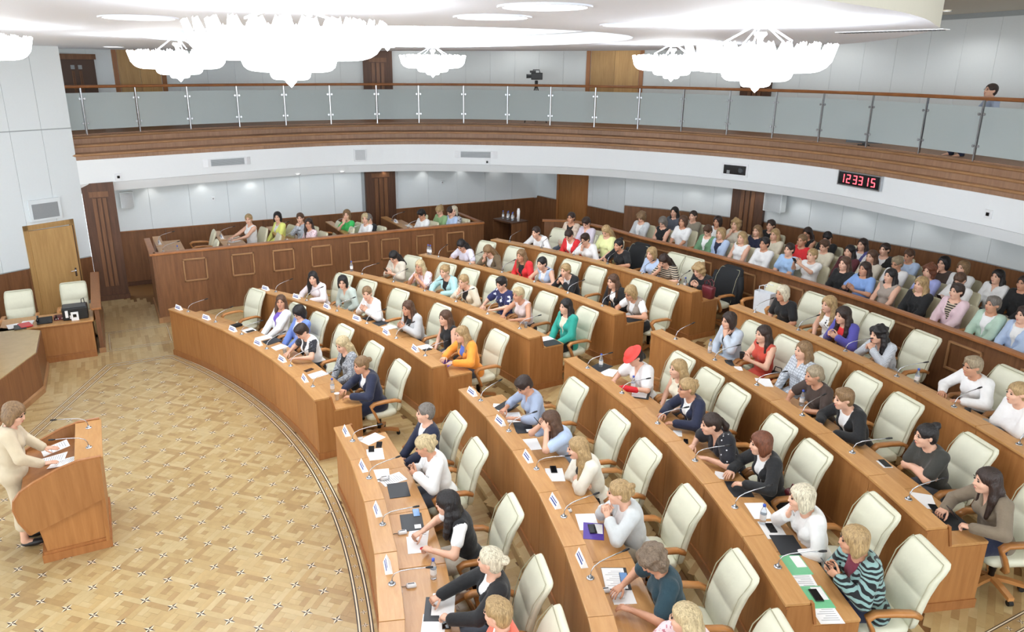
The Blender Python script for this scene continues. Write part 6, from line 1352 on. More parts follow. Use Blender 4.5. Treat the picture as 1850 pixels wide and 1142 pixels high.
ITEMS = [
    ('wallet', -4.898, 12.759, 0.7455, 3.508, 'black wallet beside the third front-desk name card', {}),
    ('paper', -4.55, 12.893, 0.7455, 3.481, 'blank sheet beneath a phone, third front-desk seat', {}),
    ('phone', -4.492, 12.942, 0.7495, 3.476, 'dark phone on a sheet at the third front-desk seat', {}),
    ('paper', -4.024, 13.073, 0.7455, 3.44, 'small sheet behind the fourth front-desk name card', {}),
    ('folder', -3.772, 13.189, 0.7455, 3.56, 'dark folder at the fourth front-desk seat', {}),
    ('paper', -3.414, 13.22, 0.7455, 3.569, 'sheet before the white waistcoat', {}),
    ('cup', -3.035, 13.261, 0.7455, 3.367, 'clear plastic cup at the fifth front-desk name card', {'clear': 1}),
    ('phone', -2.142, 13.447, 0.7455, 3.561, 'dark phone near the last front-desk name card', {}),
    ('paper', -1.898, 13.519, 0.7455, 3.421, 'white pad before the grey tweed jacket', {}),
    ('bottle', -1.133, 13.555, 0.7455, 3.225, 'water bottle at the aisle end of the front desk', {}),
    ('cup', -0.83, 13.536, 0.7455, 3.203, 'white paper cup at the aisle end of the front desk', {}),
    ('folder', -3.772, 14.984, 0.8955, 3.388, 'dark folder before the clapping person', {}),
    ('folder', -3.428, 15.091, 0.8955, 3.54, 'dark folder between white jacket and light grey jacket', {}),
    ('paper', -3.141, 15.169, 0.8955, 3.433, 'white sheet at the light grey jacket', {}),
    ('paper', -1.905, 15.359, 0.8955, 3.265, 'white card behind a lone second-desk name card', {}),
    ('phone', -1.775, 15.386, 0.8955, 3.256, 'dark phone beside the white card on the second desk', {}),
    ('leaflet', -1.062, 15.417, 0.8955, 3.734, 'violet booklet in front of the orange jacket', {'mat': 'violet_print'}),
    ('folder', -0.773, 17.213, 1.0455, 3.186, 'dark folder on the aisle end of the third desk', {}),
    ('paper', -0.975, 17.227, 1.0455, 3.198, 'sheet of paper at the teal jacket', {}),
    ('cup', -1.648, 17.24, 1.0455, 3.237, 'clear plastic cup on the third desk', {'clear': 1}),
    ('bottle', -5.992, 15.392, 1.2605, 3.513, 'water bottle at the far end of the third desk', {}),
    ('paper', -1.004, 19.025, 1.1955, 3.543, 'sheet being written on at the end of the fourth desk', {}),
    ('folder', -0.807, 18.929, 1.1955, 3.184, 'dark folder at the aisle end of the fourth desk', {}),
    ('bottle', -6.119, 17.241, 1.4105, 3.483, 'first of two water bottles at the far end of the fourth desk', {}),
    ('bottle', -6.058, 17.269, 1.4105, 3.479, 'second of two water bottles at the far end of the fourth desk', {}),
    ('handbag', -0.833, 20.735, 1.3455, 3.182, 'burgundy leather handbag on the aisle end of the fifth desk', {}),
    ('bottle', -1.534, 20.783, 1.3455, 3.215, 'water bottle beside the burgundy handbag', {}),
    ('mouse', 0.533, 13.444, 0.7455, 3.102, 'white conference mouse nearest the front corner of the near desk', {}),
    ('paper', 0.584, 13.598, 0.7455, 3.535, 'slanted sheet at the navy suit, near front desk', {}),
    ('phone', 0.788, 13.628, 0.7455, 4.306, 'dark phone below the slanted sheet', {}),
    ('phone', 0.856, 13.499, 0.7455, 4.387, 'second dark phone before the navy suit', {}),
    ('paper', 1.003, 13.501, 0.7455, 4.464, 'sheet beneath two phones before the navy suit', {}),
    ('paper', 1.528, 13.391, 0.7455, 4.424, 'loose sheet before the white jacket on the near front desk', {}),
    ('paper', 1.675, 13.485, 0.7455, 3.28, 'printed page under the hands of the white jacket', {}),
    ('mouse', 1.631, 13.397, 0.7455, 3.02, 'white mouse before the white jacket', {}),
    ('folder', 1.94, 13.464, 0.7455, 4.482, 'dark folder below the white jacket', {}),
    ('phone', 2.47, 13.473, 0.7455, 4.444, 'pale phone above the folder of the black waistcoat', {'mat': 'screen_blue'}),
    ('folder', 2.615, 13.364, 0.7455, 4.432, 'dark folder at the pen of the black waistcoat', {}),
    ('mouse', 2.76, 13.199, 0.7455, 2.935, 'white mouse before the black waistcoat', {}),
    ('paper', 2.874, 13.336, 0.7455, 4.238, 'note sheet below the black waistcoat folder', {}),
    ('leaflet', 3.012, 13.267, 0.7455, 4.402, 'white leaflet with a red spot on the near front desk', {'mat': 'paper'}),
    ('bottle', 3.583, 13.205, 0.7455, 2.877, 'tall water bottle on the near front desk', {}),
    ('mouse', 3.599, 12.968, 0.7455, 2.871, 'white mouse above the writing pad', {}),
    ('folder', 4.001, 13.069, 0.7455, 4.241, 'dark folder under the writing pad', {}),
    ('paper', 3.969, 13.139, 0.7515, 4.244, 'writing pad of the black jacket', {}),
    ('phone', 4.199, 13.064, 0.7455, 4.314, 'dark phone at the bottom of the near front desk', {}),
    ('paper', 4.18, 12.949, 0.7455, 4.226, 'sheet below the writing pad', {}),
    ('paper', 0.805, 15.411, 0.8955, 4.137, 'small sheet under a hand at the blue grey jacket', {}),
    ('folder', 0.8, 15.52, 0.8955, 3.614, 'dark folder of the blue grey jacket', {}),
    ('paper', 1.137, 15.449, 0.8955, 4.377, 'large sheet before the blue grey jacket', {}),
    ('folder', 1.471, 15.416, 0.8955, 4.355, 'dark folder with a badge below the raised phone', {}),
    ('paper', 1.916, 15.275, 0.8955, 4.413, 'small card before the ivory jacket', {}),
    ('paper', 2.687, 15.148, 0.8955, 4.275, 'sheet beneath a phone before the ivory jacket', {}),
    ('phone', 2.583, 15.192, 0.8995, 4.282, 'dark phone before the ivory jacket', {}),
    ('mouse', 3.405, 14.855, 0.8955, 2.916, 'white mouse at the pale grey jacket', {}),
    ('paper', 3.656, 14.942, 0.8955, 4.298, 'sheet above the violet leaflet', {}),
    ('leaflet', 3.826, 14.903, 0.8955, 4.112, 'violet leaflet before the pale grey jacket', {'mat': 'violet_print'}),
    ('phone', 3.795, 14.91, 0.9015, 4.289, 'dark phone on the violet leaflet', {}),
    ('folder', 4.548, 14.657, 0.8955, 4.237, 'dark clipboard of the dark teal blouse', {}),
    ('paper', 4.541, 14.644, 0.9015, 4.237, 'printed page on the clipboard', {}),
    ('phone', 4.587, 14.718, 0.9055, 4.201, 'phone with a blue screen under a finger', {'mat': 'screen_blue'}),
    ('mouse', 4.648, 14.459, 0.8955, 2.831, 'white mouse beside the clipboard', {}),
    ('paper', 4.735, 14.581, 0.8955, 4.311, 'sheet under a white phone', {}),
    ('phone', 4.726, 14.581, 0.8995, 4.05, 'white phone below the clipboard', {'mat': 'plastic_white'}),
    ('bottle', 0.491, 17.353, 1.0455, 3.113, 'water bottle with blue cap at the start of the third near desk', {}),
    ('folder', 0.491, 17.353, 1.0455, 3.462, 'dark folder with strap beside the red hat', {}),
    ('paper', 0.715, 17.343, 1.0455, 3.799, 'sheet the red hat writes on', {}),
    ('folder', 1.579, 17.28, 1.0455, 3.923, 'dark folder before the cream waistcoat', {}),
    ('paper', 1.548, 17.281, 1.0515, 3.925, 'white pad on a folder before the cream waistcoat', {}),
    ('bottle', 1.41, 17.261, 1.0455, 3.06, 'short water bottle before the cream waistcoat', {}),
    ('paper', 2.744, 16.942, 1.0455, 4.028, 'white card before the flower-dotted dress', {'small': 1}),
    ('phone', 2.962, 16.886, 1.0455, 4.015, 'small dark remote before the flower-dotted dress', {'small': 1}),
    ('paper', 3.762, 16.68, 1.0455, 3.88, 'narrow sheet at clasped hands, third near desk', {'small': 1}),
    ('folder', 4.083, 16.66, 1.0455, 4.21, 'dark folder between black jacket and white jacket', {}),
    ('paper', 4.492, 16.534, 1.0455, 4.273, 'sheet above the bottle at the white jacket', {}),
    ('bottle', 4.675, 16.388, 1.0455, 2.864, 'water bottle before the white jacket', {}),
    ('phone', 4.778, 16.402, 1.0495, 4.254, 'dark phone beside the bottle at the white jacket', {}),
    ('paper', 4.807, 16.395, 1.0455, 4.253, 'sheet beneath the phone at the white jacket', {}),
    ('folder', 5.051, 16.327, 1.0455, 4.238, 'dark folder above the green leaflet', {}),
    ('leaflet', 5.304, 16.152, 1.0455, 4.308, 'green printed leaflet before the zebra jacket', {'mat': 'green_print'}),
    ('paper', 5.507, 16.028, 1.0455, 4.207, 'thick page stack before the zebra jacket', {}),
    ('leaflet', 5.705, 15.959, 1.0455, 4.282, 'green leaflet under a dark phone', {'mat': 'green_print'}),
    ('phone', 5.692, 15.967, 1.0515, 4.283, 'dark phone with red edge on a green leaflet', {}),
    ('paper', 5.865, 15.871, 1.0455, 4.271, 'page at the end of the third near desk', {}),
    ('phone', 1.531, 18.991, 1.1955, 4.108, 'long dark tablet before the rust dress', {'big': 1}),
    ('paper', 1.755, 18.952, 1.1955, 4.096, 'small sheet before the rust dress', {'small': 1}),
    ('paper', 2.307, 18.894, 1.1955, 4.067, 'sheet before the checked dress', {}),
    ('bottle', 1.061, 19.03, 1.1955, 3.086, 'water bottle before the pale grey blue suit', {}),
    ('bottle', 3.088, 18.755, 1.1955, 2.978, 'water bottle with blue cap before the dark brown top', {}),
    ('wallet', 3.358, 18.682, 1.1955, 2.964, 'black pouch before the black blazer', {}),
    ('phone', 3.918, 18.527, 1.1955, 4.155, 'dark tablet before the black blazer', {'big': 1}),
    ('paper', 4.616, 18.338, 1.1955, 4.291, 'white card under a phone before the charcoal shirt', {'small': 1}),
    ('phone', 4.609, 18.349, 1.1995, 4.292, 'phone with red and blue case before the charcoal shirt', {}),
    ('paper', 5.296, 18.016, 1.1955, 3.903, 'sheet under the hand of the taupe shirt', {}),
    ('phone', 5.446, 17.97, 1.1995, 4.069, 'dark phone at the taupe shirt', {}),
    ('folder', 5.652, 17.925, 1.1955, 4.32, 'dark folder at the end of the fourth near desk', {}),
    ('bottle', 3.525, 20.474, 1.3455, 2.971, 'water bottle before the wide white blouse', {}),
    ('phone', 4.363, 20.264, 1.3455, 3.628, 'red-edged phone beside the wide white blouse', {}),
    ('leaflet', 4.759, 20.148, 1.3455, 3.782, 'grey booklet before the folded arms', {'mat': 'grille_grey'}),
]
# ------------------------------------------------------------------ chairs and people
BLK = {'L': 'block beyond the central aisle', 'R': 'block on the camera side'}
cnt = {}
for b, x, y, z, rot, lab in CHAIRS:
    who = lab.replace('person in', 'occupant in').split(' with ')[0]
    nm = 'cream swivel armchair of the '+' '.join(who.split()[:10]).rstrip(',')
    if b[0] in 'LR' and b not in ('L',): armchair(x, y, z, rot, nm, 'cream swivel armchairs at the curved desks', 'swivel')
    else: armchair(x, y, z, rot, nm.replace('swivel', 'padded'), 'cream padded armchairs of gallery and box', 'stack')
def face(x, y): return math.atan2(x, -y+2.)
for x, y, z, rot, lab, kind in ((-5.72, 12.98, 0, None, 'empty cream swivel armchair at the far end of the front desk', 'swivel'), (-7.55, 9.05, 0, -math.pi/2, 'empty cream armchair behind the papers on the clerk desk', 'swivel'), (-7.75, 10.02, 0, -math.pi/2, 'empty cream armchair behind the printer', 'swivel'),
        (-9.0, 12.75, .55, math.pi, 'empty cream armchair nearest the box front at the first box desk', 'stack'), (-10.2, 12.85, .55, math.pi, 'empty cream armchair beside the wall at the first box desk', 'stack'), (-9.05, 14.2, .55, math.pi, 'empty cream armchair by the box front at the second box desk', 'stack'), (-9.1, 16.05, .55, math.pi, 'empty cream armchair in front of the box desk with the emerald tee', 'stack'), (-9.9, 18.4, .55, math.pi, 'empty cream armchair beside the white tee in the box', 'stack'), (-9.9, 15.95, .55, math.pi, 'empty cream armchair by the wall next to the emerald tee', 'stack')):
    if rot is None: rot = math.pi+math.atan2(-x, y-1.)*1. if False else math.atan2(x, -(y-3.)) if False else -2.72
    armchair(x, y, z, rot, lab, 'cream swivel armchairs at the curved desks' if kind == 'swivel' else 'cream padded armchairs of gallery and box', kind)
for i, ph in enumerate((-2.6, -.1, 7.3, 9.0)): x, y = pol(24.95, ph); armchair(x, y, .8, math.pi-math.radians(ph), 'empty cream armchair in the last gallery row, number %s from the pilaster' % ('one', 'two', 'three', 'four')[i], 'cream padded armchairs of gallery and box', 'stack')
INFO = {}
for i, (x, y, z, rot, lab, pose, lean, yaw, pitch, hair, top, inner, opt) in enumerate(PEOPLE):
    opt = dict(opt); ex = opt.pop('extras', ())
    bot = ('skirt', top[1]) if any(w_ in lab for w_ in ('dress', 'suit')) else RND.choice((('trousers', 'black'), ('trousers', 'navy'), ('skirt', 'black'), ('trousers', 'beige'), ('trousers', 'slate')))
    b = person((x, y, z), rot, lab, pose, lean, yaw, pitch, hair, top, inner, bot, skin='skin' if i % 4 else 'skin_tan', seed=i, **opt)
    INFO[lab] = b; body, HM, hc, WR, WL, q = b
    if 'hat' in ex:
        h = MB().lathe([(.0, .075), (.06, .072), (.092, .055), (.1, .03), (.112, .018), (.155, .0), (.158, -.006), (.1, .012), (0, .012)], 24).mesh('hat', (), smooth=True); pobj('hat', h, body, (MAT['hat_red'],), HM@rx(-.42)@ry(.12), hc+HM@np.array([-.01, .035, .07]))
    if 'glove' in ex:
        g = Field(axis(WL[0]-.2, WL[0]+.2, .012), axis(WL[1]-.15, WL[1]+.25, .012), axis(WL[2]-.1, WL[2]+.1, .012)); t = unit(q[3]); g.cone(WL-t*.1, WL+t*.06, .04, .045, .01); g.cone(WL+t*.06, WL+t*.15, .04, .02, .01); P_, F_ = g.mesh(); pobj('glove', np_mesh('glove', P_, F_), body, (MAT['glove_red'],))
# the speaker at the rostrum
spk = person((-.12, 9.5, 0), 0., 'person in beige dress standing at the rostrum with papers', 'podium', .12, -.35, .35, ('bob', 'dkblond'), ('blouse', 'sand'), None, ('skirt', 'sand'), stand=True, seed=2, shoes=True, glasses=True, w=1.1, res=1.)
# man on the balcony
def up_pt(h): p, r = on_upper(h); return p, r
mp = (.63, 25.95)
man = person((mp[0], mp[1], 3.9-.06), math.pi*.8, 'person in blue shirt and glasses standing at the balcony handrail', 'arms', .0, .2, -.12, ('man', 'dkbrown'), ('shirt', 'bluegrey'), None, ('trousers', 'navy'), bust=0, glasses=True, res=1.34, seed=1)
# ------------------------------------------------------------------ things on the desks
NTH = ('first', 'second', 'third', 'fourth', 'fifth', 'sixth')
MIC = {'base': MB().lathe([(0, 0), (.036, 0), (.036, .006), (.03, .01), (.014, .012), (.012, .03), (0, .03)], 14).mesh('base', ('steel',), smooth=True),
       'socket': MB().lathe([(0, .0101), (.022, .0101), (.022, .0125), (0, .0125)], 12).mesh('socket', ('black',)),
       'stem': MB().tube([(0, 0, .02), (0, -.005, .07), (0, -.03, .115), (0, -.09, .15), (0, -.2, .18), (0, -.33, .205)], .0055, 6).mesh('stem', ('steel',), smooth=True),
       'head': MB().tube([(0, -.32, .203), (0, -.35, .209), (0, -.385, .215)], [.008, .012, .009], 8).mesh('capsule', ('black',), smooth=True)}
def microphone(x, y, z, rot, lab, grp='gooseneck microphones on the desk ledges'):
    o = empty('gooseneck_microphone', (x, y, z), rot, label=lab, category='microphone', group=grp)
    b = link('base', MIC['base'], None, o); link('socket', MIC['socket'], None, b); link('stem', MIC['stem'], None, o); link('capsule', MIC['head'], None, o)
CARD = MB().add([(-.1, .035, 0), (.1, .035, 0), (.1, 0, .085), (-.1, 0, .085), (-.1, -.035, 0), (.1, -.035, 0)], [(0, 1, 2, 3), (3, 2, 5, 4), (0, 3, 4), (1, 5, 2)]).mesh('card', ('paper',))
def tline(z0, z1, w):
    f = lambda z: .0355-z*.035/.085
    return MB().add([(-w, f(z0), z0), (w, f(z0), z0), (w, f(z1), z1), (-w, f(z1), z1)], [(0, 1, 2, 3)])
TX1, TX2 = tline(.05, .062, .075).mesh('name_line', ('print_blue',)), tline(.024, .04, .085).mesh('name_line', ('print_blue',))
for (b, k), (pa, pb) in SPAN.items():
    s = seams(b, k)
    for i in range(6):
        w_ = s[i+1]-s[i]; p = (s[i]+s[i+1])/2; r = rowr(k, p)+.11; x, y = pol(r, p); z = FLOORZ[k]+LEDGE
        if not in_frame(x, y, z, .02): continue
        n = NTH[5-i] if b == 'L' else NTH[i]; side = 'beyond it' if b == 'L' else 'this side of it'
        microphone(x, y, z, math.pi-math.radians(p)+RND.uniform(-.5, .3), '%s gooseneck microphone from the aisle, %s desk %s' % (n, ORD[k], side))
        if k < 3:
            p = s[i]+w_*(.2 if b == 'L' else .25); x, y = pol(rowr(k, p)+.09, p)
            o = empty('name_card', (x, y, z), math.pi-math.radians(p)+RND.uniform(-.1, .1), label='%s white tent name card from the aisle, %s desk %s' % (n, ORD[k], side), category='name card', group='white tent name cards')
            c = link('card', CARD, None, o); link('name_line', TX1, None, c); link('name_line', TX2, None, c)
def bevelled(name, sx, sy, sz, mat, bev=.004): return MB().box(-sx/2, sx/2, -sy/2, sy/2, 0, sz).mesh(name, (mat,), bevel=bev)
IT = {'paper': bevelled('paper', .21, .297, .002, 'paper', 0), 'card': bevelled('paper', .11, .16, .002, 'paper', 0), 'folder': bevelled('folder', .24, .32, .006, 'dark_folder', .002), 'wallet': bevelled('wallet', .13, .2, .045, 'black', .015)}
LINES = MB()
for j in range(9): LINES.add([(-.08, .11-j*.026, .0024), (.08-.03*(j % 3), .11-j*.026, .0024), (.08-.03*(j % 3), .104-j*.026, .0024), (-.08, .104-j*.026, .0024)], [(0, 3, 2, 1)])
LINES = LINES.mesh('print', ('paper_print',))
PH = bevelled('phone_body', .075, .155, .009, 'black', .003); SCR = MB().box(-.034, .034, -.072, .072, .009, .0095).mesh('screen', ('black_gloss',))
BOT = MB().lathe([(0, 0), (.03, 0), (.032, .01), (.032, .13), (.028, .15), (.016, .185), (.013, .2), (.013, .205), (0, .205)], 14).mesh('bottle_body', ('clear_plastic',), smooth=True)
BLB = MB().lathe([(.0328, .055), (.0328, .115)], 14, cap=False).mesh('label_band', ('paper',), smooth=True); CAP = MB().lathe([(0, .2), (.016, .2), (.016, .225), (0, .225)], 12).mesh('cap', ('blue_cap',), smooth=True)
MOU = loft([rrect(.05, .09, 0, .0), rrect(.058, .1, 0, .012), rrect(.05, .09, 0, .028), rrect(.025, .05, 0, .037)]).mesh('shell', ('plastic_white',), smooth=True); MOB = MB().box(-.006, .006, -.03, .03, .03, .0385).mesh('wheel', ('black',)); MOC = MB().tube([(0, .05, .01), (.01, .09, .005), (-.015, .13, .005), (.02, .17, .005)], .003, 5).mesh('cable', ('black',))
CUPM = MB().lathe([(0, 0), (.027, 0), (.038, .1), (.04, .1), (.04, .104), (.036, .104), (.026, .006), (0, .006)], 14, cap=False).mesh('cup_wall', ('paper',), smooth=True)
def bottle(x, y, z, rot, lab, grp='water bottles'):
    o = empty('water_bottle', (x, y, z), rot, label=lab, category='bottle', group=grp); b = link('bottle_body', BOT, None, o); link('label_band', BLB, None, b); link('cap', CAP, None, o)
def phone(x, y, z, rot, lab, mat='black_gloss', sc=1., tilt=0.):
    o = empty('smartphone', (x, y, z), 0, label=lab, category='phone', group='smartphones'); o.rotation_euler = (tilt, 0, rot); o.scale = (sc, sc, 1)
    link('phone_body', PH, None if mat != 'plastic_white' else 'plastic_white', o); link('screen', SCR, mat, o)
for kind, x, y, z, rot, lab, op in ITEMS:
    if kind in ('paper',):
        o = link('paper_sheet', IT['card' if op.get('small') else 'paper'], None, None, (x, y, z), rot, label=lab, category='paper', group='sheets of paper on the desks')
        if not op.get('small') and any(w_ in lab for w_ in ('page', 'print', 'note', 'large')): link('print', LINES, None, o)
    elif kind == 'folder':
        o = link('folder', IT['folder'], None, None, (x, y, z), rot, label=lab, category='folder', group='dark folders on the desks')
        if 'badge' in lab or 'pen' in lab or 'writing' in lab: MB().box(-.09, -.02, .06, .13, .006, .0075).obj('badge_card', 'paper', o)
    elif kind == 'phone': phone(x, y, z, rot, lab, op.get('mat', 'black_gloss'), 1.5 if op.get('big') else .75 if op.get('small') else 1.)
    elif kind == 'bottle': bottle(x, y, z, rot, lab)
    elif kind == 'cup': link('cup', CUPM, 'clear_plastic' if op.get('clear') else None, None, (x, y, z), rot, label=lab, category='cup', group='cups on the desks')
    elif kind == 'mouse':
        o = empty('voting_mouse', (x, y, z), rot, label=lab, category='mouse', group='white mice on the desks'); link('shell', MOU, None, o); link('wheel', MOB, None, o); link('cable', MOC, None, o)
    elif kind == 'leaflet':
        o = link('leaflet', bevelled('leaflet', .21, .29, .003, op['mat'], 0), None, None, (x, y, z), rot, label=lab, category='leaflet', group='printed leaflets on the desks'); MB().box(-.095, .0, -.13, .04, .003, .0036).obj('printed_block', 'paper' if op['mat'] != 'paper' else 'red_plastic', o) if op['mat'] != 'paper' else MB().lathe([(0, .0032), (.03, .0032)], 12, c=(-.05, .08), cap=False).obj('red_spot', 'red_plastic', o)
    elif kind == 'wallet': o = link('pouch', IT['wallet'], None, None, (x, y, z), rot, label=lab, category='pouch'); MB().tube([(-.05, .1, .022), (-.02, .13, .01), (.02, .13, .01), (.05, .1, .022)], .004, 5).obj('strap', 'black', o)
    elif kind == 'handbag':
        o = empty('handbag', (x, y, z), rot, label=lab, category='handbag'); loft([rrect(.2, .1, 0, 0), rrect(.24, .13, 0, .02), rrect(.27, .13, 0, .2), rrect(.28, .1, 0, .235)]).obj('bag_body', 'burgundy_leather', o, smooth=True)
        for s in (-1, 1): MB().tube([(-.08, s*.04, .22), (-.07, s*.045, .32), (0, s*.05, .36), (.07, s*.045, .32), (.08, s*.04, .22)], .007, 6).obj('strap', 'burgundy_leather', o, smooth=True)
        MB().box(-.02, .02, -.072, -.06, .17, .2).obj('clasp', 'steel', o)
# phones and cups in hands
for lab, (body, HM, hc, WR, WL, q) in INFO.items():
    if ('phone' in lab and q[6] == 'curl') or 'dark cup' in lab:
        m = ((WR+WL)/2+np.array([0, .075, .06]))*1.06; c, s = math.cos(body.rotation_euler[2]), math.sin(body.rotation_euler[2]); x, y = body.location.x+m[0]*c-m[1]*s, body.location.y+m[0]*s+m[1]*c
        if 'dark cup' in lab: link('cup', CUPM, 'black', None, (x, y, body.location.z+m[2]-.06), 0, label='dark cup held by the rust red dress', category='cup', group='cups on the desks')
        else: phone(x, y, body.location.z+m[2], body.rotation_euler[2], 'phone held up by the '+' '.join(lab.replace('person in ', '').split()[:6]), 'black_gloss', 1., .9)
# clerk desk: printer, telephone, package, papers
o = empty('printer', (-6.86, 10.05, .75), math.pi/2, label='black desktop printer with white label on the clerk desk', category='printer')
link('body', bevelled('body', .44, .36, .24, 'black', .02), None, o); MB().box(-.2, .2, -.17, .1, .24, .262).obj('lid', 'gunmetal', o, bevel=.008); MB().box(-.17, -.12, -.184, -.178, .06, .2).box(-.1, -.02, -.184, -.178, .03, .1).obj('label_sticker', 'paper', o); MB().tube([(.12, .05, .24), (.13, .05, .34), (.17, .05, .36), (.18, .05, .24)], .008, 6).obj('cable_loop', 'black', o)
o = link('white_case', bevelled('white_case', .13, .03, .17, 'plastic_white', .006), None, None, (-6.64, 10.04, .75), math.pi/2, label='small white stand with dark square before the printer', category='stand'); MB().box(-.03, .03, -.017, -.014, .07, .13).obj('dark_square', 'black_gloss', o)
o = empty('telephone', (-6.75, 9.52, .75), math.pi/2, label='black desk telephone with handset on the clerk desk', category='telephone'); MB().add([(-.13, -.1, 0), (.13, -.1, 0), (.13, .1, 0), (-.13, .1, 0), (-.13, -.1, .03), (.13, -.1, .03), (.13, .1, .09), (-.13, .1, .09)], [(0, 3, 2, 1), (4, 5, 6, 7), (0, 1, 5, 4), (1, 2, 6, 5), (2, 3, 7, 6), (3, 0, 4, 7)]).obj('body', 'black', o, bevel=.008); MB().tube([(-.12, -.08, .07), (-.11, -.03, .1), (-.11, .05, .12), (-.12, .1, .11)], [.024, .018, .018, .024], 8).obj('handset', 'black_gloss', o, smooth=True); MB().tube([(.16, .05, .02), (.19, .02, .07), (.2, 0, .12), (.21, .02, .03)], .012, 6).obj('cord', 'black', o, smooth=True)
o = link('package', bevelled('package', .26, .16, .07, 'burgundy_leather', .004), None, None, (-6.87, 9.8, .75), math.pi/2, label='flat burgundy printed box behind the telephone', category='box'); MB().box(-.1, -.05, -.082, -.079, .02, .05).box(.0, .03, -.082, -.079, .025, .045).obj('print', 'paper', o)
for i, (x, y, r, m, l) in enumerate(((-6.75, 9.0, .2, 'paper', 'heap of white papers at the end of the clerk desk'), (-6.85, 9.22, -.1, 'paper', 'white sheets beside the telephone'), (-6.68, 9.2, .3, 'red_plastic', 'red notebook on the clerk desk'), (-6.62, 9.12, .1, 'dark_folder', 'dark folder at the front of the clerk desk'))): link('notebook' if 'note' in l else 'folder' if 'folder' in l else 'paper_sheet', bevelled('sheet', .2, .28, .012 if m != 'red_plastic' else .02, m, .002), None, None, (x, y, .75+.012*(i > 1)), r+math.pi/2, label=l, category='notebook' if 'note' in l else 'folder' if 'folder' in l else 'paper')
# rostrum papers and microphones
RP = [(-.35, .02, .2), (-.05, .0, -.15), (.12, .12, -.4)]
for (dx, dy, r), l in zip(RP, ('sheet under the speaker\'s far hand on the rostrum', 'printed speech pages in the middle of the rostrum', 'curled pages against the rostrum ledge')):
    o = link('paper_sheet', IT['paper'], None, None, (-.1+dx, 9.9+dy, 1.006+.1725*dy), 0, label=l, category='paper', group='sheets of paper on the desks'); o.rotation_euler = (math.atan(.1724), 0, r); link('print', LINES, None, o)
for x, l in ((-.42, 'rostrum microphone farther from the camera'), (.14, 'rostrum microphone nearer to the camera')): microphone(x-.1+.1, 10.31, 1.205, .15, l, 'rostrum microphones')
# small table with bottles behind the box
o = empty('side_table', (-8.9, 21.0, .6), .2, label='walnut side table holding water bottles beyond the box', category='table'); MB().box(-.55, .3, -.3, .3, .74, .78).obj('table_top', 'walnut_dark', o); MB().box(-.55, .3, .26, .29, 0, .74).obj('back_panel', 'walnut_dark', o)
for sx in (-.55, .26): MB().box(sx, sx+.04, -.3, .3, 0, .74).obj('leg_panel', 'walnut', o)
for i in range(6): bottle(-9.25+.1*i, 20.86+.02*i+.1*(i % 2), 1.38, 0, '%s water bottle on the walnut side table' % NTH[i], 'water bottles on the side table')
link('cup_stack', MB().lathe([(0, 0), (.035, 0), (.045, .3), (.04, .3), (.03, .36), (0, .36)], 14).mesh('cup_stack', ('paper',), smooth=True), None, None, (-8.7, 21.05, 1.38), 0, label='tall stack of white cups beside the bottles', category='cup stack')
# coats over chair backs and bags
def coat(lab, src):
    c = next(c for c in CHAIRS if c[5].startswith(src)); o = empty('coat', (c[1], c[2], c[3]), c[4], label=lab, category='coat', group='coats on chair backs')
    R_ = [[(x*1.0, y-.24, z+.42) for x, y, z in rrect(w_, d, yy, zz, -.25)] for zz, yy, d, w_ in ((.0, -.05, .2, .66), (.2, -.05, .2, .66), (.4, -.09, .19, .64), (.58, -.15, .18, .6), (.69, -.2, .16, .5), (.735, -.215, .1, .36))]
    loft(R_).obj('coat_body', 'coat_black', o, smooth=True)
    for s in (-1, 1): MB().tube([(s*.29, -.36, 1.02), (s*.34, -.33, .8), (s*.34, -.3, .5)], [.06, .065, .05], 8).obj('sleeve', 'coat_black', o, smooth=True)
coat('dark coat over the chair behind the black tee', 'person in black tee with a dark'); coat('dark coat over the chair behind the burgundy handbag', 'person in black top beside')
x, y = pol(21.6, -.75); armchair(x, y, .6, math.pi, 'cream armchair holding a white carrier bag before the parapet', 'cream padded armchairs of gallery and box', 'stack')
o = empty('carrier_bag', (x, y+.02, 1.08), .1, label='white carrier bag with rope handles on a chair before the parapet', category='bag'); MB().add([(-.17, -.07, 0), (.17, -.07, 0), (.17, .07, 0), (-.17, .07, 0), (-.18, -.08, .42), (.18, -.08, .42), (.18, .08, .42), (-.18, .08, .42)], [(0, 3, 2, 1), (0, 1, 5, 4), (1, 2, 6, 5), (2, 3, 7, 6), (3, 0, 4, 7)]).obj('bag_body', 'bag_white', o)
for s in (-1, 1): MB().tube([(-.08, s*.08, .4), (-.08, s*.08, .52), (.0, s*.08, .56), (.1, s*.08, .55)], .008, 6).obj('handle', 'bag_white', o)
for src, lab, mat in (('person in rust red', 'black handbag on the chair beside the rust dress', 'black'), ('person in black jacket over white top with hands', 'small burgundy bag on the chair behind clasped hands', 'burgundy_leather')):
    c = next(c for c in CHAIRS if c[5].startswith(src)); a = c[4]; lx, ly = -.2, -.08; o = empty('handbag', (c[1]+lx*math.cos(a)-ly*math.sin(a), c[2]+lx*math.sin(a)+ly*math.cos(a), c[3]+.5), a+.3, label=lab, category='handbag')
    loft([rrect(.24, .1, 0, 0), rrect(.27, .13, 0, .03), rrect(.25, .12, 0, .17), rrect(.22, .08, 0, .2)]).obj('bag_body', mat, o, smooth=True); MB().tube([(-.07, 0, .19), (-.05, 0, .28), (.05, 0, .28), (.07, 0, .19)], .008, 6).obj('strap', mat, o)
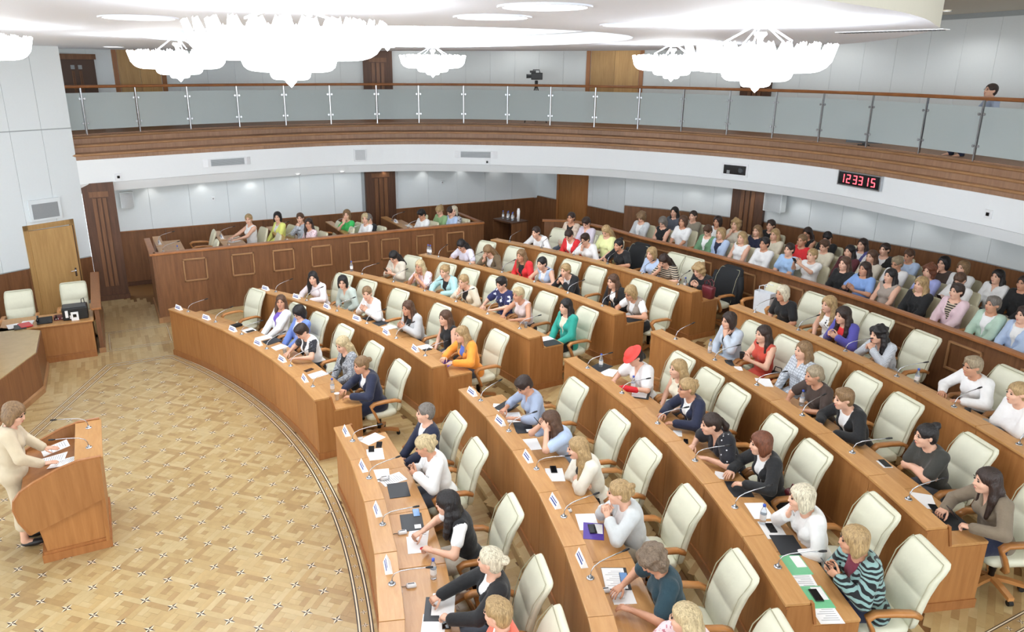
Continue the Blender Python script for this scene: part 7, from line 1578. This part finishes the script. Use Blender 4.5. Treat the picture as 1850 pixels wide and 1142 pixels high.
# balcony: video camera on a tripod, monitor behind the glass
o = empty('tripod_camera', (-10.75, 22.75, 3.9), math.radians(150), label='black video camera on a tripod behind the balcony glass', category='camera')
for i in range(3): a = 2*math.pi*i/3; MB().tube([(.02*math.cos(a), .02*math.sin(a), 1.08), (.38*math.cos(a), .38*math.sin(a), 0)], .016, 6).obj('leg', 'black', o)
MB().lathe([(0, 1.05), (.05, 1.05), (.05, 1.2), (.035, 1.22), (0, 1.22)], 10).obj('tripod_head', 'black', o); MB().box(-.07, .07, -.18, .16, 1.24, 1.44).obj('camera_body', 'black', o, bevel=.015); MB().tube([(0, .14, 1.34), (0, .3, 1.34)], [.05, .06], 12).obj('lens', 'gunmetal', o); MB().tube([(0, -.1, 1.44), (0, -.08, 1.52), (0, .1, 1.52), (0, .12, 1.44)], .014, 6).obj('top_handle', 'black', o); MB().box(-.14, -.07, .02, .2, 1.44, 1.5).obj('viewfinder', 'black', o)
o = empty('monitor', (-1.75, 25.75, 3.9), math.radians(36), label='dark monitor standing on the balcony floor behind the glass', category='monitor'); MB().box(-.36, .36, -.03, .03, .05, .42).obj('screen', 'gunmetal', o); MB().box(-.12, .12, -.08, .08, 0, .02).box(-.03, .03, -.02, .02, .0, .1).obj('stand', 'black', o)

# microphones and name cards inside the side box
for y, nm in BOXD:
    for j, who in enumerate(('box front', 'wall')):
        x = -8.95-j*1.2; microphone(x, y+.1, 1.421, math.pi, 'gooseneck microphone on the %s box desk, seat by the %s' % (nm, who), 'microphones inside the side box')
        o = empty('name_card', (x+.3, y+.1, 1.421), math.pi*0, label='white name card on the %s box desk, seat by the %s' % (nm, who), category='name card', group='name cards inside the side box'); o.rotation_euler[2] = math.pi; c = link('card', CARD, None, o); link('name_line', TX1, None, c); link('name_line', TX2, None, c)
bottle(-9.1, 12.2, 1.281, 0, 'water bottle on the first box desk')
for k, (x, y) in enumerate(((-8.75, 12.2), (-9.0, 13.65), (-10.0, 13.6), (-9.1, 15.0), (-9.6, 16.6), (-9.9, 18.2))): link('paper_sheet', IT['paper'], None, None, (x, y, 1.281), .3*k, label='white sheet on the %s box desk%s' % (('first', 'second', 'second', 'third', 'fourth', 'fifth')[k], ' by the wall' if k == 2 else ''), category='paper', group='sheets of paper on the desks')
